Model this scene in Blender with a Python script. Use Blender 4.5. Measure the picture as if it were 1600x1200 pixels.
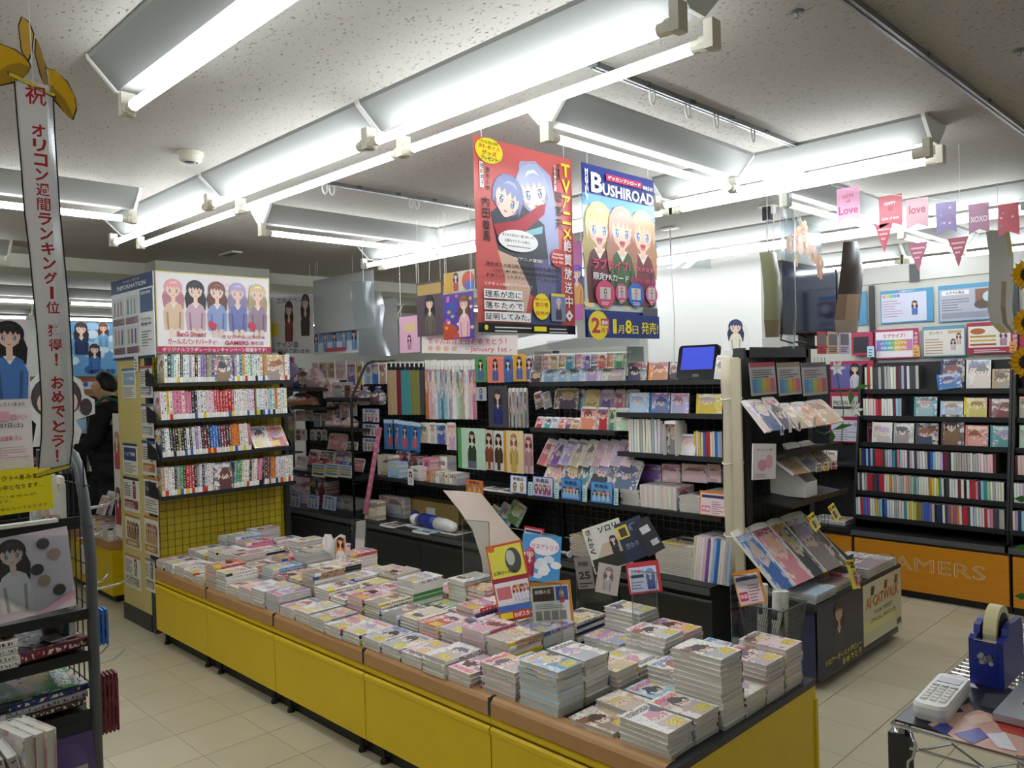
import bpy, math, random
from math import sin, cos, pi, radians as rad
from mathutils import Vector as V, Matrix
random.seed(7)
S = bpy.context.scene
for o in list(bpy.data.objects): bpy.data.objects.remove(o)

# ------------------------------------------------------------------ camera
FPX = 1253.0; CAMH = 1.6
_ya, _pi, _ro = rad(-45.25), rad(-0.61), rad(-1.54)
FW = V((sin(_ya)*cos(_pi), cos(_ya)*cos(_pi), sin(_pi)))
_r = V((cos(_ya), -sin(_ya), 0)); _u = _r.cross(FW)
RT = _r*cos(_ro) + _u*sin(_ro); UP = _u*cos(_ro) - _r*sin(_ro)
CAM = V((0, 0, CAMH))
cd = bpy.data.cameras.new('camera'); cam = bpy.data.objects.new('camera', cd)
S.collection.objects.link(cam)
cd.sensor_width = 36; cd.lens = FPX/1600*36; cd.clip_start = 0.05; cd.clip_end = 60
m = Matrix.Identity(4)
for i in range(3): m[i][0], m[i][1], m[i][2], m[i][3] = RT[i], UP[i], -FW[i], CAM[i]
cam.matrix_world = m; S.camera = cam
# ------------------------------------------------------------------ world / exposure
S.view_settings.view_transform = 'Standard'; S.view_settings.look = 'None'
S.view_settings.gamma = 1; S.view_settings.use_curve_mapping = False
S.view_settings.exposure = 0.88
W = bpy.data.worlds.new('world'); S.world = W; W.use_nodes = True
W.node_tree.nodes['Background'].inputs[0].default_value = (.9, .95, 1, 1)
W.node_tree.nodes['Background'].inputs[1].default_value = 0.05
TUBE = 11.0

# pixel of the photograph -> point on a known plane of the room
def ray(x, y): return RT*((x-800)/FPX) - UP*((y-600)/FPX) + FW
def PZ(x, y, z): d = ray(x, y); return CAM + d*((z-CAMH)/d.z)
def PY(x, y, Y): d = ray(x, y); return CAM + d*(Y/d.y)
def PX(x, y, X): d = ray(x, y); return CAM + d*(X/d.x)
def depth(p): return (p-CAM).dot(FW)

# ------------------------------------------------------------------ colours
def lin(c):
    if isinstance(c, str):
        c = c.lstrip('#'); c = [int(c[i:i+2], 16)/255 for i in (0, 2, 4)]
    return tuple((x/12.92 if x <= .04045 else ((x+.055)/1.055)**2.4) for x in c[:3]) + (1,)
PAL = {'w': ('white', 'f0ece6'), 'k': ('black', '26242a'), 'r': ('red', 'c8323c'), 'p': ('pink', 'e68aa8'),
 'b': ('blue', '2f74c4'), 'n': ('navy', '28346e'), 'y': ('yellow', 'e8cf3a'), 'g': ('green', '4d9a58'),
 'o': ('orange', 'e08436'), 'v': ('violet', '8a66b4'), 'c': ('cream', 'e6dcbe'), 't': ('teal', '4a9aa0'),
 'm': ('maroon', '7c2836'), 's': ('silver grey', 'b8b8b8'), 'l': ('pale blue', 'a4cbe8'), 'e': ('tan', 'c8aa84'),
 'd': ('dark brown', '54382c'), 'q': ('pale pink', 'f2cdd4'), 'a': ('charcoal', '4a4a50'), 'u': ('olive', '8c8a4a'),
 'h': ('coral', 'e8836e'), 'i': ('gold', 'cfa044'), 'f': ('pale green', 'b8dcb4'), 'x': ('lavender', 'cbbce4')}
def PC(k): return lin(PAL[k][1])
def PN(k): return PAL[k][0]

# ------------------------------------------------------------------ materials
def newmat(n):
    M = bpy.data.materials.new(n); M.use_nodes = True; nt = M.node_tree
    return M, nt, nt.nodes['Principled BSDF']
def N(nt, t, **kw):
    n = nt.nodes.new(t)
    for k, v in kw.items(): setattr(n, k, v)
    return n
MT = {}
def solid(n, col, rough=.5, metal=0, spec=.5, noise=0, bump=0, nscale=20, coat=0):
    M, nt, b = newmat(n); c = lin(col)
    b.inputs['Base Color'].default_value = c; b.inputs['Roughness'].default_value = rough
    b.inputs['Metallic'].default_value = metal; b.inputs['Specular IOR Level'].default_value = spec
    b.inputs['Coat Weight'].default_value = coat
    if noise or bump:
        tc = N(nt, 'ShaderNodeTexCoord'); nz = N(nt, 'ShaderNodeTexNoise'); nz.inputs['Scale'].default_value = nscale
        nz.inputs['Detail'].default_value = 4
        nt.links.new(tc.outputs['Object'], nz.inputs['Vector'])
        if noise:
            mx = N(nt, 'ShaderNodeMix', data_type='RGBA'); mx.inputs[6].default_value = tuple(x*(1-noise) for x in c[:3])+(1,)
            mx.inputs[7].default_value = tuple(min(1, x*(1+noise)) for x in c[:3])+(1,)
            nt.links.new(nz.outputs['Fac'], mx.inputs[0]); nt.links.new(mx.outputs[2], b.inputs['Base Color'])
        if bump:
            bp = N(nt, 'ShaderNodeBump'); bp.inputs['Strength'].default_value = bump; bp.inputs['Distance'].default_value = .002
            nt.links.new(nz.outputs['Fac'], bp.inputs['Height']); nt.links.new(bp.outputs[0], b.inputs['Normal'])
    MT[n] = M; return M
solid('yellow', 'e4c200', .38, noise=.05, nscale=6)
solid('yellow_panel', 'd9c130', .5, noise=.06, nscale=8)
solid('pale_panel', 'd6c47c', .5, noise=.07, nscale=5)
solid('wood_edge', 'b88a56', .42, noise=.10, nscale=14)
solid('black', '1c1d1f', .45)
solid('dark_metal', '2b2d2f', .42, noise=.06)
solid('grey_metal', '55585a', .4)
solid('rubber', '151515', .7)
solid('white_enamel', '868784', .5)
solid('white_paint', 'e2e1dc', .7, noise=.02, bump=.1)
solid('off_white', 'd9d8cf', .7, noise=.03)
solid('beige_plastic', 'd8d3c2', .5)
solid('chrome', 'd4d6d8', .16, metal=1)
solid('steel', '9a9c9e', .3, metal=1)
solid('paper', 'ece9e2', .6)
solid('tan_canvas', 'c9bea4', .75, noise=.08, bump=.3, nscale=60)
solid('tan_sheet', 'b7a394', .45, noise=.12, nscale=9)
solid('kraft', 'a58a52', .7, noise=.05)
solid('skin', 'd9a98c', .5)
solid('hair', '171314', .5)
solid('cloth_black', '14151a', .85, bump=.3, nscale=80)
solid('cloth_dark', '24262c', .85, bump=.3, nscale=80)
solid('strap_green', '2c7058', .7)
solid('blue_plastic', '20308c', .35)
solid('tape', 'e4d9a4', .35)
solid('white_plastic', 'e8e6e2', .35)
solid('lcd', '8a8a92', .25)
solid('silver_plastic', 'b4b8bd', .35, metal=.4)
solid('leaf', '3f7d34', .5, noise=.2)
solid('petal', 'f0bc10', .55, noise=.1)
solid('seed', '2a1c10', .8, bump=.5, nscale=200)
solid('tv_black', '0d0e12', .12)
solid('screen_glass', '1a2140', .08)
solid('mesh_steel', '6f7275', .35, metal=.8)
solid('beige_clip', 'b59a5a', .4)

def emis(n, col, s):
    M, nt, b = newmat(n); b.inputs['Base Color'].default_value = (.8, .8, .8, 1)
    b.inputs['Emission Color'].default_value = lin(col); b.inputs['Emission Strength'].default_value = s; MT[n] = M
emis('tube_glow', 'f4fbff', TUBE)
emis('screen_blue', '2438b8', .5); MT['screen_blue'].node_tree.nodes['Principled BSDF'].inputs['Base Color'].default_value = lin('1a2a8a')

def clear(n, tint, fac=.1, rough=.05):
    M = bpy.data.materials.new(n); M.use_nodes = True; nt = M.node_tree; nt.nodes.clear()
    out = N(nt, 'ShaderNodeOutputMaterial'); tr = N(nt, 'ShaderNodeBsdfTransparent'); gl = N(nt, 'ShaderNodeBsdfGlossy')
    tr.inputs[0].default_value = lin(tint); gl.inputs['Roughness'].default_value = rough
    gl.inputs[0].default_value = (.95, .97, 1, 1)
    lw = N(nt, 'ShaderNodeLayerWeight'); lw.inputs[0].default_value = .5
    fr = N(nt, 'ShaderNodeMath', operation='POWER'); fr.inputs[1].default_value = 5; nt.links.new(lw.outputs['Facing'], fr.inputs[0])
    ad = N(nt, 'ShaderNodeMath', operation='ADD', use_clamp=True); ad.inputs[1].default_value = fac
    mx = N(nt, 'ShaderNodeMixShader')
    nt.links.new(fr.outputs[0], ad.inputs[0]); nt.links.new(ad.outputs[0], mx.inputs[0])
    nt.links.new(tr.outputs[0], mx.inputs[1]); nt.links.new(gl.outputs[0], mx.inputs[2]); nt.links.new(mx.outputs[0], out.inputs[0])
    MT[n] = M
clear('acrylic', 'eef2f2', .03, .03)
clear('film', 'eef2f4', .03, .15)
clear('acrylic_edge', 'c9d4d2', .25, .1)

def m_print():                      # flat print: colour stored per face
    M, nt, b = newmat('print'); a = N(nt, 'ShaderNodeAttribute', attribute_name='Col')
    nt.links.new(a.outputs['Color'], b.inputs['Base Color']); b.inputs['Roughness'].default_value = .35; MT['print'] = M
m_print()
def m_plain():                      # plain colour of the object
    M, nt, b = newmat('plain'); oi = N(nt, 'ShaderNodeObjectInfo')
    nt.links.new(oi.outputs['Color'], b.inputs['Base Color']); b.inputs['Roughness'].default_value = .4; MT['plain'] = M
m_plain()
def m_art(name, au, av, k, rough=.25, sticker=False, soft=.2):
    """an illustrated cover: mottled ground in the object's main colour, a drawn head and shoulders, a title band, for some a yellow label"""
    M, nt, b = newmat(name); L = nt.links.new
    oi = N(nt, 'ShaderNodeObjectInfo'); tc = N(nt, 'ShaderNodeTexCoord'); sx = N(nt, 'ShaderNodeSeparateXYZ'); L(tc.outputs['Generated'], sx.inputs[0])
    def mth(op, a, b_=None, c=None):
        n = N(nt, 'ShaderNodeMath', operation=op)
        for i, q in enumerate((a, b_, c)):
            if q is None: continue
            if isinstance(q, (int, float)): n.inputs[i].default_value = q
            else: L(q, n.inputs[i])
        return n.outputs[0]
    def rnd(f): return mth('FRACT', mth('MULTIPLY', oi.outputs['Random'], f))
    def mixc(f, c1, c2):
        n = N(nt, 'ShaderNodeMix', data_type='RGBA')
        for i, q in ((0, f), (6, c1), (7, c2)):
            if isinstance(q, (int, float)): n.inputs[i].default_value = q
            elif isinstance(q, str): n.inputs[i].default_value = lin(q)
            else: L(q, n.inputs[i])
        return n.outputs[2]
    def ramp(f, cols):
        n = N(nt, 'ShaderNodeValToRGB'); n.color_ramp.interpolation = 'CONSTANT'; e = n.color_ramp.elements
        e[0].position = 0; e[0].color = lin(cols[0]); e[1].position = 1/len(cols); e[1].color = lin(cols[1])
        for i, c in enumerate(cols[2:]): q = e.new((i+2)/len(cols)); q.color = lin(c)
        L(f, n.inputs[0]); return n.outputs[0]
    u, v = sx.outputs[au], sx.outputs[av]
    off = mth('MULTIPLY', oi.outputs['Random'], 37.3); cb = N(nt, 'ShaderNodeCombineXYZ'); L(mth('ADD', u, off), cb.inputs[0]); L(mth('MULTIPLY', v, k), cb.inputs[1])
    nz = N(nt, 'ShaderNodeTexNoise'); nz.inputs['Scale'].default_value = 5; nz.inputs['Detail'].default_value = 3; L(cb.outputs[0], nz.inputs['Vector'])
    ad = N(nt, 'ShaderNodeVectorMath', operation='MULTIPLY_ADD'); ad.inputs[1].default_value = (.4, .4, .4); L(nz.outputs['Color'], ad.inputs[0]); L(cb.outputs[0], ad.inputs[2])
    vo = N(nt, 'ShaderNodeTexVoronoi'); vo.inputs['Scale'].default_value = 7; L(ad.outputs[0], vo.inputs['Vector'])
    sp = N(nt, 'ShaderNodeSeparateColor'); L(vo.outputs['Color'], sp.inputs[0])
    pal = ramp(sp.outputs[0], ('f4f1ec', 'f0d8c8', 'e8e4ea', 'd89aa4', 'f6efe8', 'a8c0d8', 'f2ece4', '8a7470', 'f0e0a8', 'ffffff'))
    col = mixc(mth('GREATER_THAN', sp.outputs[1], .5), pal, oi.outputs['Color'])
    col = mixc(mth('MULTIPLY', nz.outputs['Fac'], .3), col, 'f4f0ea')
    wob = mth('MULTIPLY', mth('SUBTRACT', nz.outputs['Fac'], .5), .34)
    cu = mth('ADD', mth('MULTIPLY', rnd(7.7), .3), .35); cv = mth('ADD', mth('MULTIPLY', rnd(3.3), .14), .52)
    du = mth('SUBTRACT', u, cu); dv = mth('MULTIPLY', mth('SUBTRACT', v, cv), k)
    def disc(dy, r): return mth('LESS_THAN', mth('ADD', mth('SQRT', mth('ADD', mth('MULTIPLY', du, du), mth('POWER', mth('ABSOLUTE', mth('ADD', dv, dy)), 2))), wob), r)
    hair = ramp(rnd(5.9), ('3a2c30', '7a5240', 'e4cc94', 'd89aa8', '5a5a78', 'b8a8cc', '2a2426', 'a86a4a'))
    body = mth('MULTIPLY', mth('LESS_THAN', mth('ADD', dv, wob), -.2), mth('LESS_THAN', mth('ABSOLUTE', mth('ADD', du, wob)), .33))
    col = mixc(body, col, mixc(.45, oi.outputs['Color'], ramp(rnd(9.1), ('4a5a90', 'e8e4e4', '8a3a44', '3a3a44', 'c8a070', '7aa0a0'))))
    def head(col, hair):
        col = mixc(disc(.0, .27), col, hair); col = mixc(disc(.08, .19), col, 'f4d8c6'); col = mixc(disc(-.13, .19), col, hair)
        def eye(o_): return mth('LESS_THAN', mth('SQRT', mth('ADD', mth('POWER', mth('ABSOLUTE', mth('ADD', du, o_)), 2), mth('POWER', mth('ABSOLUTE', mth('ADD', dv, .11)), 2))), .032)
        return mixc(mth('MAXIMUM', eye(.075), eye(-.075)), col, ramp(rnd(23.1), ('3a4a80', '5a3a2a', '3a6a4a', '6a3a6a')))
    # for about half of them a second, smaller figure behind
    du0, dv0 = du, dv; du = mth('ADD', du, mth('SUBTRACT', mth('MULTIPLY', mth('GREATER_THAN', rnd(29.), .5), .64), .32)); dv = mth('SUBTRACT', dv, .12)
    c2 = head(col, ramp(rnd(31.7), ('8a5a48', 'd8c090', '4a4a60', 'c88a98', '6a5048', 'b0a0c0'))); col = mixc(mth('GREATER_THAN', rnd(19.3), .45), col, c2); du, dv = du0, dv0
    col = head(col, hair)
    n2 = N(nt, 'ShaderNodeTexNoise'); n2.inputs['Scale'].default_value = 26; n2.inputs['Detail'].default_value = 2; L(cb.outputs[0], n2.inputs['Vector'])
    col = mixc(mth('MULTIPLY', mth('GREATER_THAN', n2.outputs['Fac'], .64), .6), col, '5a4a54')
    # title lettering near the head of the sheet
    band = mth('MULTIPLY', mth('GREATER_THAN', v, .8), mth('LESS_THAN', v, .94)); band = mth('MULTIPLY', band, mth('LESS_THAN', mth('ABSOLUTE', mth('SUBTRACT', u, .5)), .42))
    col = mixc(mth('MULTIPLY', band, mth('GREATER_THAN', n2.outputs['Fac'], .47)), col, ramp(rnd(11.3), ('d8405a', 'ffffff', '2a2a34', 'e8b030', '3a70b8', 'f4f0f0')))
    if sticker:
        d = mth('MULTIPLY', mth('MULTIPLY', mth('GREATER_THAN', u, .1), mth('LESS_THAN', u, .55)), mth('MULTIPLY', mth('GREATER_THAN', v, .06), mth('LESS_THAN', v, .3)))
        d = mth('MULTIPLY', d, mth('GREATER_THAN', rnd(17.), .5)); col = mixc(d, col, mixc(mth('GREATER_THAN', n2.outputs['Fac'], .56), 'f0dc58', '8a6a2a'))
    if soft: col = mixc(soft, col, oi.outputs['Color'])
    L(col, b.inputs['Base Color']); b.inputs['Roughness'].default_value = rough; MT[name] = M
m_art('cover', 1, 0, 1.42, .22, True, .12); m_art('art', 0, 2, 1.3, .25, False, .3)
def m_spine():
    M, nt, b = newmat('spine'); L = nt.links.new
    oi = N(nt, 'ShaderNodeObjectInfo'); tc = N(nt, 'ShaderNodeTexCoord'); sx = N(nt, 'ShaderNodeSeparateXYZ'); L(tc.outputs['Generated'], sx.inputs[0])
    cm = N(nt, 'ShaderNodeCombineXYZ'); mu = N(nt, 'ShaderNodeMath', operation='MULTIPLY'); mu.inputs[1].default_value = 91; L(oi.outputs['Random'], mu.inputs[0])
    L(sx.outputs[0], cm.inputs[0]); L(mu.outputs[0], cm.inputs[1]); L(sx.outputs[2], cm.inputs[2])
    mp = N(nt, 'ShaderNodeMapping'); mp.inputs['Scale'].default_value = (1, 1, .05); L(cm.outputs[0], mp.inputs[0])
    nz = N(nt, 'ShaderNodeTexNoise'); nz.inputs['Scale'].default_value = 34; nz.inputs['Detail'].default_value = 0; L(mp.outputs[0], nz.inputs['Vector'])
    g = N(nt, 'ShaderNodeMath', operation='GREATER_THAN'); g.inputs[1].default_value = .56; L(nz.outputs['Fac'], g.inputs[0])
    ab = N(nt, 'ShaderNodeMath', operation='SUBTRACT'); ab.inputs[1].default_value = .5; L(sx.outputs[2], ab.inputs[0])
    a2 = N(nt, 'ShaderNodeMath', operation='ABSOLUTE'); L(ab.outputs[0], a2.inputs[0]); a3 = N(nt, 'ShaderNodeMath', operation='LESS_THAN'); a3.inputs[1].default_value = .24; L(a2.outputs[0], a3.inputs[0])
    g_ = N(nt, 'ShaderNodeMath', operation='MULTIPLY'); L(g.outputs[0], g_.inputs[0]); L(a3.outputs[0], g_.inputs[1]); g = g_
    # lettering colour: dark on light spines, light on dark ones
    hs = N(nt, 'ShaderNodeRGBToBW'); L(oi.outputs['Color'], hs.inputs[0])
    k = N(nt, 'ShaderNodeMath', operation='LESS_THAN'); k.inputs[1].default_value = .3; L(hs.outputs[0], k.inputs[0])
    tx = N(nt, 'ShaderNodeMix', data_type='RGBA'); tx.inputs[6].default_value = lin('5a4a58'); tx.inputs[7].default_value = lin('e8e2d8'); L(k.outputs[0], tx.inputs[0])
    mx = N(nt, 'ShaderNodeMix', data_type='RGBA'); L(g.outputs[0], mx.inputs[0]); L(oi.outputs['Color'], mx.inputs[6]); L(tx.outputs[2], mx.inputs[7])
    # publisher's band at the foot
    lo = N(nt, 'ShaderNodeMath', operation='LESS_THAN'); lo.inputs[1].default_value = .2; L(sx.outputs[0], lo.inputs[0])
    rp = N(nt, 'ShaderNodeValToRGB'); rp.color_ramp.interpolation = 'CONSTANT'; e = rp.color_ramp.elements
    e[0].color = lin('f2efe8'); e[1].position = .35; e[1].color = lin('f0d030')
    for p, c in ((.5, 'e8e4da'), (.65, '2a2a30'), (.72, 'd8443a'), (.82, 'ffffff'), (.92, '3c6ab8')): q = e.new(p); q.color = lin(c)
    fr = N(nt, 'ShaderNodeMath', operation='FRACT'); m7 = N(nt, 'ShaderNodeMath', operation='MULTIPLY'); m7.inputs[1].default_value = 13.7
    L(oi.outputs['Random'], m7.inputs[0]); L(m7.outputs[0], fr.inputs[0]); L(fr.outputs[0], rp.inputs[0])
    m3 = N(nt, 'ShaderNodeMix', data_type='RGBA'); L(lo.outputs[0], m3.inputs[0]); L(mx.outputs[2], m3.inputs[6]); L(rp.outputs[0], m3.inputs[7])
    L(m3.outputs[2], b.inputs['Base Color']); b.inputs['Roughness'].default_value = .3; MT['spine'] = M
m_spine()
def m_pages():
    M, nt, b = newmat('pages'); L = nt.links.new; tc = N(nt, 'ShaderNodeTexCoord'); oi = N(nt, 'ShaderNodeObjectInfo')
    mp = N(nt, 'ShaderNodeMapping'); mp.inputs['Scale'].default_value = (1, 1, 40); L(tc.outputs['Generated'], mp.inputs[0])
    nz = N(nt, 'ShaderNodeTexNoise'); nz.inputs['Scale'].default_value = 1.2; L(mp.outputs[0], nz.inputs['Vector'])
    rp = N(nt, 'ShaderNodeValToRGB'); rp.color_ramp.elements[0].position = .3; rp.color_ramp.elements[0].color = lin('b9b5aa'); rp.color_ramp.elements[1].position = .6; rp.color_ramp.elements[1].color = lin('dedad0')
    L(nz.outputs['Fac'], rp.inputs[0]); L(rp.outputs[0], b.inputs['Base Color']); b.inputs['Roughness'].default_value = .6; MT['pages'] = M
m_pages()
def m_floor():
    M, nt, b = newmat('floor_tile'); L = nt.links.new; tc = N(nt, 'ShaderNodeTexCoord'); oi = N(nt, 'ShaderNodeObjectInfo')
    ge = N(nt, 'ShaderNodeNewGeometry')
    nz = N(nt, 'ShaderNodeTexNoise'); nz.inputs['Scale'].default_value = 3; nz.inputs['Detail'].default_value = 6; L(ge.outputs['Position'], nz.inputs['Vector'])
    mx = N(nt, 'ShaderNodeMix', data_type='RGBA'); mx.inputs[6].default_value = lin('bdb295'); mx.inputs[7].default_value = lin('d2c8ae'); L(nz.outputs['Fac'], mx.inputs[0])
    hs = N(nt, 'ShaderNodeHueSaturation'); mr = N(nt, 'ShaderNodeMapRange'); mr.inputs[3].default_value = .95; mr.inputs[4].default_value = 1.05; L(oi.outputs['Random'], mr.inputs[0])
    L(mr.outputs[0], hs.inputs['Value']); L(mx.outputs[2], hs.inputs['Color']); L(hs.outputs[0], b.inputs['Base Color'])
    n2 = N(nt, 'ShaderNodeTexNoise'); n2.inputs['Scale'].default_value = 5; n2.inputs['Detail'].default_value = 5; L(ge.outputs['Position'], n2.inputs['Vector'])
    m2 = N(nt, 'ShaderNodeMapRange'); m2.inputs[3].default_value = .22; m2.inputs[4].default_value = .5; L(n2.outputs['Fac'], m2.inputs[0]); L(m2.outputs[0], b.inputs['Roughness'])
    MT['floor_tile'] = M
m_floor(); solid('grout', '8d836c', .8)
def m_ceil():                       # rock-wool board: short worm-like pits
    M, nt, b = newmat('ceiling'); L = nt.links.new; ge = N(nt, 'ShaderNodeNewGeometry')
    mp = N(nt, 'ShaderNodeMapping'); mp.inputs['Scale'].default_value = (1, 2.2, 1); mp.inputs['Rotation'].default_value = (0, 0, .5); L(ge.outputs['Position'], mp.inputs[0])
    nz = N(nt, 'ShaderNodeTexNoise'); nz.inputs['Scale'].default_value = 62; nz.inputs['Detail'].default_value = 2; L(mp.outputs[0], nz.inputs['Vector'])
    rp = N(nt, 'ShaderNodeValToRGB'); rp.color_ramp.elements[0].position = .27; rp.color_ramp.elements[0].color = (0, 0, 0, 1); rp.color_ramp.elements[1].position = .36; L(nz.outputs['Fac'], rp.inputs[0])
    bp = N(nt, 'ShaderNodeBump'); bp.inputs['Strength'].default_value = .9; bp.inputs['Distance'].default_value = .006; L(rp.outputs[0], bp.inputs['Height']); L(bp.outputs[0], b.inputs['Normal'])
    mx = N(nt, 'ShaderNodeMix', data_type='RGBA'); mx.inputs[6].default_value = lin('726b62'); mx.inputs[7].default_value = lin('aca79f'); L(rp.outputs[0], mx.inputs[0])
    L(mx.outputs[2], b.inputs['Base Color']); b.inputs['Roughness'].default_value = .8; MT['ceiling'] = M
m_ceil()
def m_laminate():                   # orange-stained wood laminate
    M, nt, b = newmat('orange_laminate'); L = nt.links.new; tc = N(nt, 'ShaderNodeTexCoord')
    mp = N(nt, 'ShaderNodeMapping'); mp.inputs['Scale'].default_value = (1.5, 1, 14); L(tc.outputs['Object'], mp.inputs[0])
    nz = N(nt, 'ShaderNodeTexNoise'); nz.inputs['Scale'].default_value = 4; nz.inputs['Detail'].default_value = 5; L(mp.outputs[0], nz.inputs['Vector'])
    mx = N(nt, 'ShaderNodeMix', data_type='RGBA'); mx.inputs[6].default_value = lin('c27a12'); mx.inputs[7].default_value = lin('dc9420'); L(nz.outputs['Fac'], mx.inputs[0])
    L(mx.outputs[2], b.inputs['Base Color']); b.inputs['Roughness'].default_value = .3; MT['orange_laminate'] = M
m_laminate()

# ------------------------------------------------------------------ mesh helpers
class MB:
    def __init__(s): s.v = []; s.f = []; s.mi = []; s.c = []
    def add(s, vs, fs, mi=0, col=None):
        o = len(s.v); s.v += [tuple(p) for p in vs]
        for f in fs: s.f.append([i+o for i in f]); s.mi.append(mi); s.c.append(col or (1, 1, 1, 1))
        return s
    def box(s, x0, x1, y0, y1, z0, z1, mi=0, col=None):
        vs = [(x, y, z) for z in (z0, z1) for y in (y0, y1) for x in (x0, x1)]
        return s.add(vs, [(0, 2, 3, 1), (4, 5, 7, 6), (0, 1, 5, 4), (2, 6, 7, 3), (0, 4, 6, 2), (1, 3, 7, 5)], mi, col)
    def cyl(s, p, q, r, n=8, mi=0, r2=None, col=None, cap=True):
        p = V(p); q = V(q); d = (q-p).normalized(); a = d.orthogonal().normalized(); b = d.cross(a); r2 = r if r2 is None else r2
        vs = [p+(a*cos(2*pi*i/n)+b*sin(2*pi*i/n))*r for i in range(n)] + [q+(a*cos(2*pi*i/n)+b*sin(2*pi*i/n))*r2 for i in range(n)]
        fs = [(i, (i+1) % n, n+(i+1) % n, n+i) for i in range(n)]
        if cap: fs += [tuple(range(n-1, -1, -1)), tuple(range(n, 2*n))]
        return s.add(vs, fs, mi, col)
    def tube(s, pts, r, n=6, mi=0, col=None):
        pts = [V(p) for p in pts]; rings = []; prev = None
        for i, p in enumerate(pts):
            d = (pts[min(i+1, len(pts)-1)]-pts[max(i-1, 0)]).normalized()
            a = d.orthogonal().normalized() if prev is None else (prev-d*prev.dot(d)).normalized()
            prev = a; b = d.cross(a); rr = r[i] if isinstance(r, (list, tuple)) else r
            rings.append([p+(a*cos(2*pi*k/n)+b*sin(2*pi*k/n))*rr for k in range(n)])
        vs = [q for g in rings for q in g]; fs = []
        for i in range(len(pts)-1):
            for k in range(n): fs.append((i*n+k, i*n+(k+1) % n, (i+1)*n+(k+1) % n, (i+1)*n+k))
        fs += [tuple(range(n-1, -1, -1)), tuple(range((len(pts)-1)*n, len(pts)*n))]
        return s.add(vs, fs, mi, col)
    def prism(s, prof, axis, a, b, mi=0, col=None):     # closed 2-D profile swept along x, y or z
        n = len(prof)
        def mk(t, p): return (t, p[0], p[1]) if axis == 'x' else (p[0], t, p[1]) if axis == 'y' else (p[0], p[1], t)
        vs = [mk(a, p) for p in prof] + [mk(b, p) for p in prof]
        fs = [(i, (i+1) % n, n+(i+1) % n, n+i) for i in range(n)] + [tuple(range(n-1, -1, -1)), tuple(range(n, 2*n))]
        return s.add(vs, fs, mi, col)
    def lathe(s, prof, c=(0, 0, 0), n=16, mi=0, col=None):
        vs = []; fs = []
        for r, z in prof: vs += [(c[0]+r*cos(2*pi*k/n), c[1]+r*sin(2*pi*k/n), c[2]+z) for k in range(n)]
        for i in range(len(prof)-1):
            for k in range(n): fs.append((i*n+k, i*n+(k+1) % n, (i+1)*n+(k+1) % n, (i+1)*n+k))
        fs += [tuple(range(n-1, -1, -1)), tuple(range((len(prof)-1)*n, len(prof)*n))]
        return s.add(vs, fs, mi, col)
    def mesh(s, name, mats, smooth=False):
        me = bpy.data.meshes.new(name); me.from_pydata(s.v, [], s.f)
        for k in (mats if isinstance(mats, (list, tuple)) else [mats]): me.materials.append(MT[k])
        me.polygons.foreach_set('material_index', s.mi)
        if smooth: me.polygons.foreach_set('use_smooth', [True]*len(s.f))
        if any(c != (1, 1, 1, 1) for c in s.c):
            at = me.color_attributes.new('Col', 'FLOAT_COLOR', 'CORNER'); d = []
            for f, c in zip(s.f, s.c): d += list(c)*len(f)
            at.data.foreach_set('color', d)
        me.update(); return me
    def build(s, name, mats, parent=None, smooth=False):
        return link(bpy.data.objects.new(name, s.mesh(name, mats, smooth)), parent)
def link(o, parent=None):
    S.collection.objects.link(o)
    if parent is not None: o.parent = parent
    return o
def tag(o, label, cat, group=None):
    o['label'] = label; o['category'] = cat
    if group: o['group'] = group
    return o
def thing(name, label, cat, loc=(0, 0, 0), rz=0, group=None):
    o = link(bpy.data.objects.new(name, None)); o.location = loc; o.rotation_euler = (0, 0, rz); o.empty_display_size = .05
    return tag(o, label, cat, group)
def struct(o): o['kind'] = 'structure'; return o
def copy_tree(o, parent=None):
    c = link(o.copy(), parent)
    for ch in list(o.children): copy_tree(ch, c)
    return c
def basis(org, ex, ey, ez):
    M = Matrix.Identity(4)
    for i in range(3): M[i][0], M[i][1], M[i][2], M[i][3] = ex[i], ey[i], ez[i], org[i]
    return M
def put(me, name, label, cat, org, ex, ey, ez, col=None, group=None, parent=None):
    o = link(bpy.data.objects.new(name, me), parent); o.matrix_basis = basis(org, ex, ey, ez)
    if col: o.color = col
    if label: tag(o, label, cat, group)
    return o
BOX = lambda *a: MB().box(*a)

# text as flat mesh, one unit high (glyphs from the built-in font)
_tc = {}
def text_geo(t, bold=0):
    bold = min(bold, .014 if any('\u3400' <= c <= '\u9fff' for c in t) else .03)
    k = (t, bold)
    if k in _tc: return _tc[k]
    cu = bpy.data.curves.new('t', 'FONT'); cu.body = t; cu.size = 1; cu.resolution_u = 2 if t.isascii() else 1; cu.offset = bold; cu.fill_mode = 'FRONT'
    ob = bpy.data.objects.new('t', cu); S.collection.objects.link(ob)
    dg = bpy.context.evaluated_depsgraph_get(); ev = ob.evaluated_get(dg); me = ev.to_mesh()
    vs = [(v.co.x, v.co.y) for v in me.vertices]; fs = [tuple(p.vertices) for p in me.polygons]; ev.to_mesh_clear()
    bpy.data.objects.remove(ob); bpy.data.curves.remove(cu)
    if not vs: vs = [(0, 0), (1, 0), (0, 1)]; fs = [(0, 1, 2)]
    x0 = min(v[0] for v in vs); x1 = max(v[0] for v in vs); y0 = min(v[1] for v in vs); y1 = max(v[1] for v in vs)
    _tc[k] = (vs, fs, x0, x1, y0, y1); return _tc[k]
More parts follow.
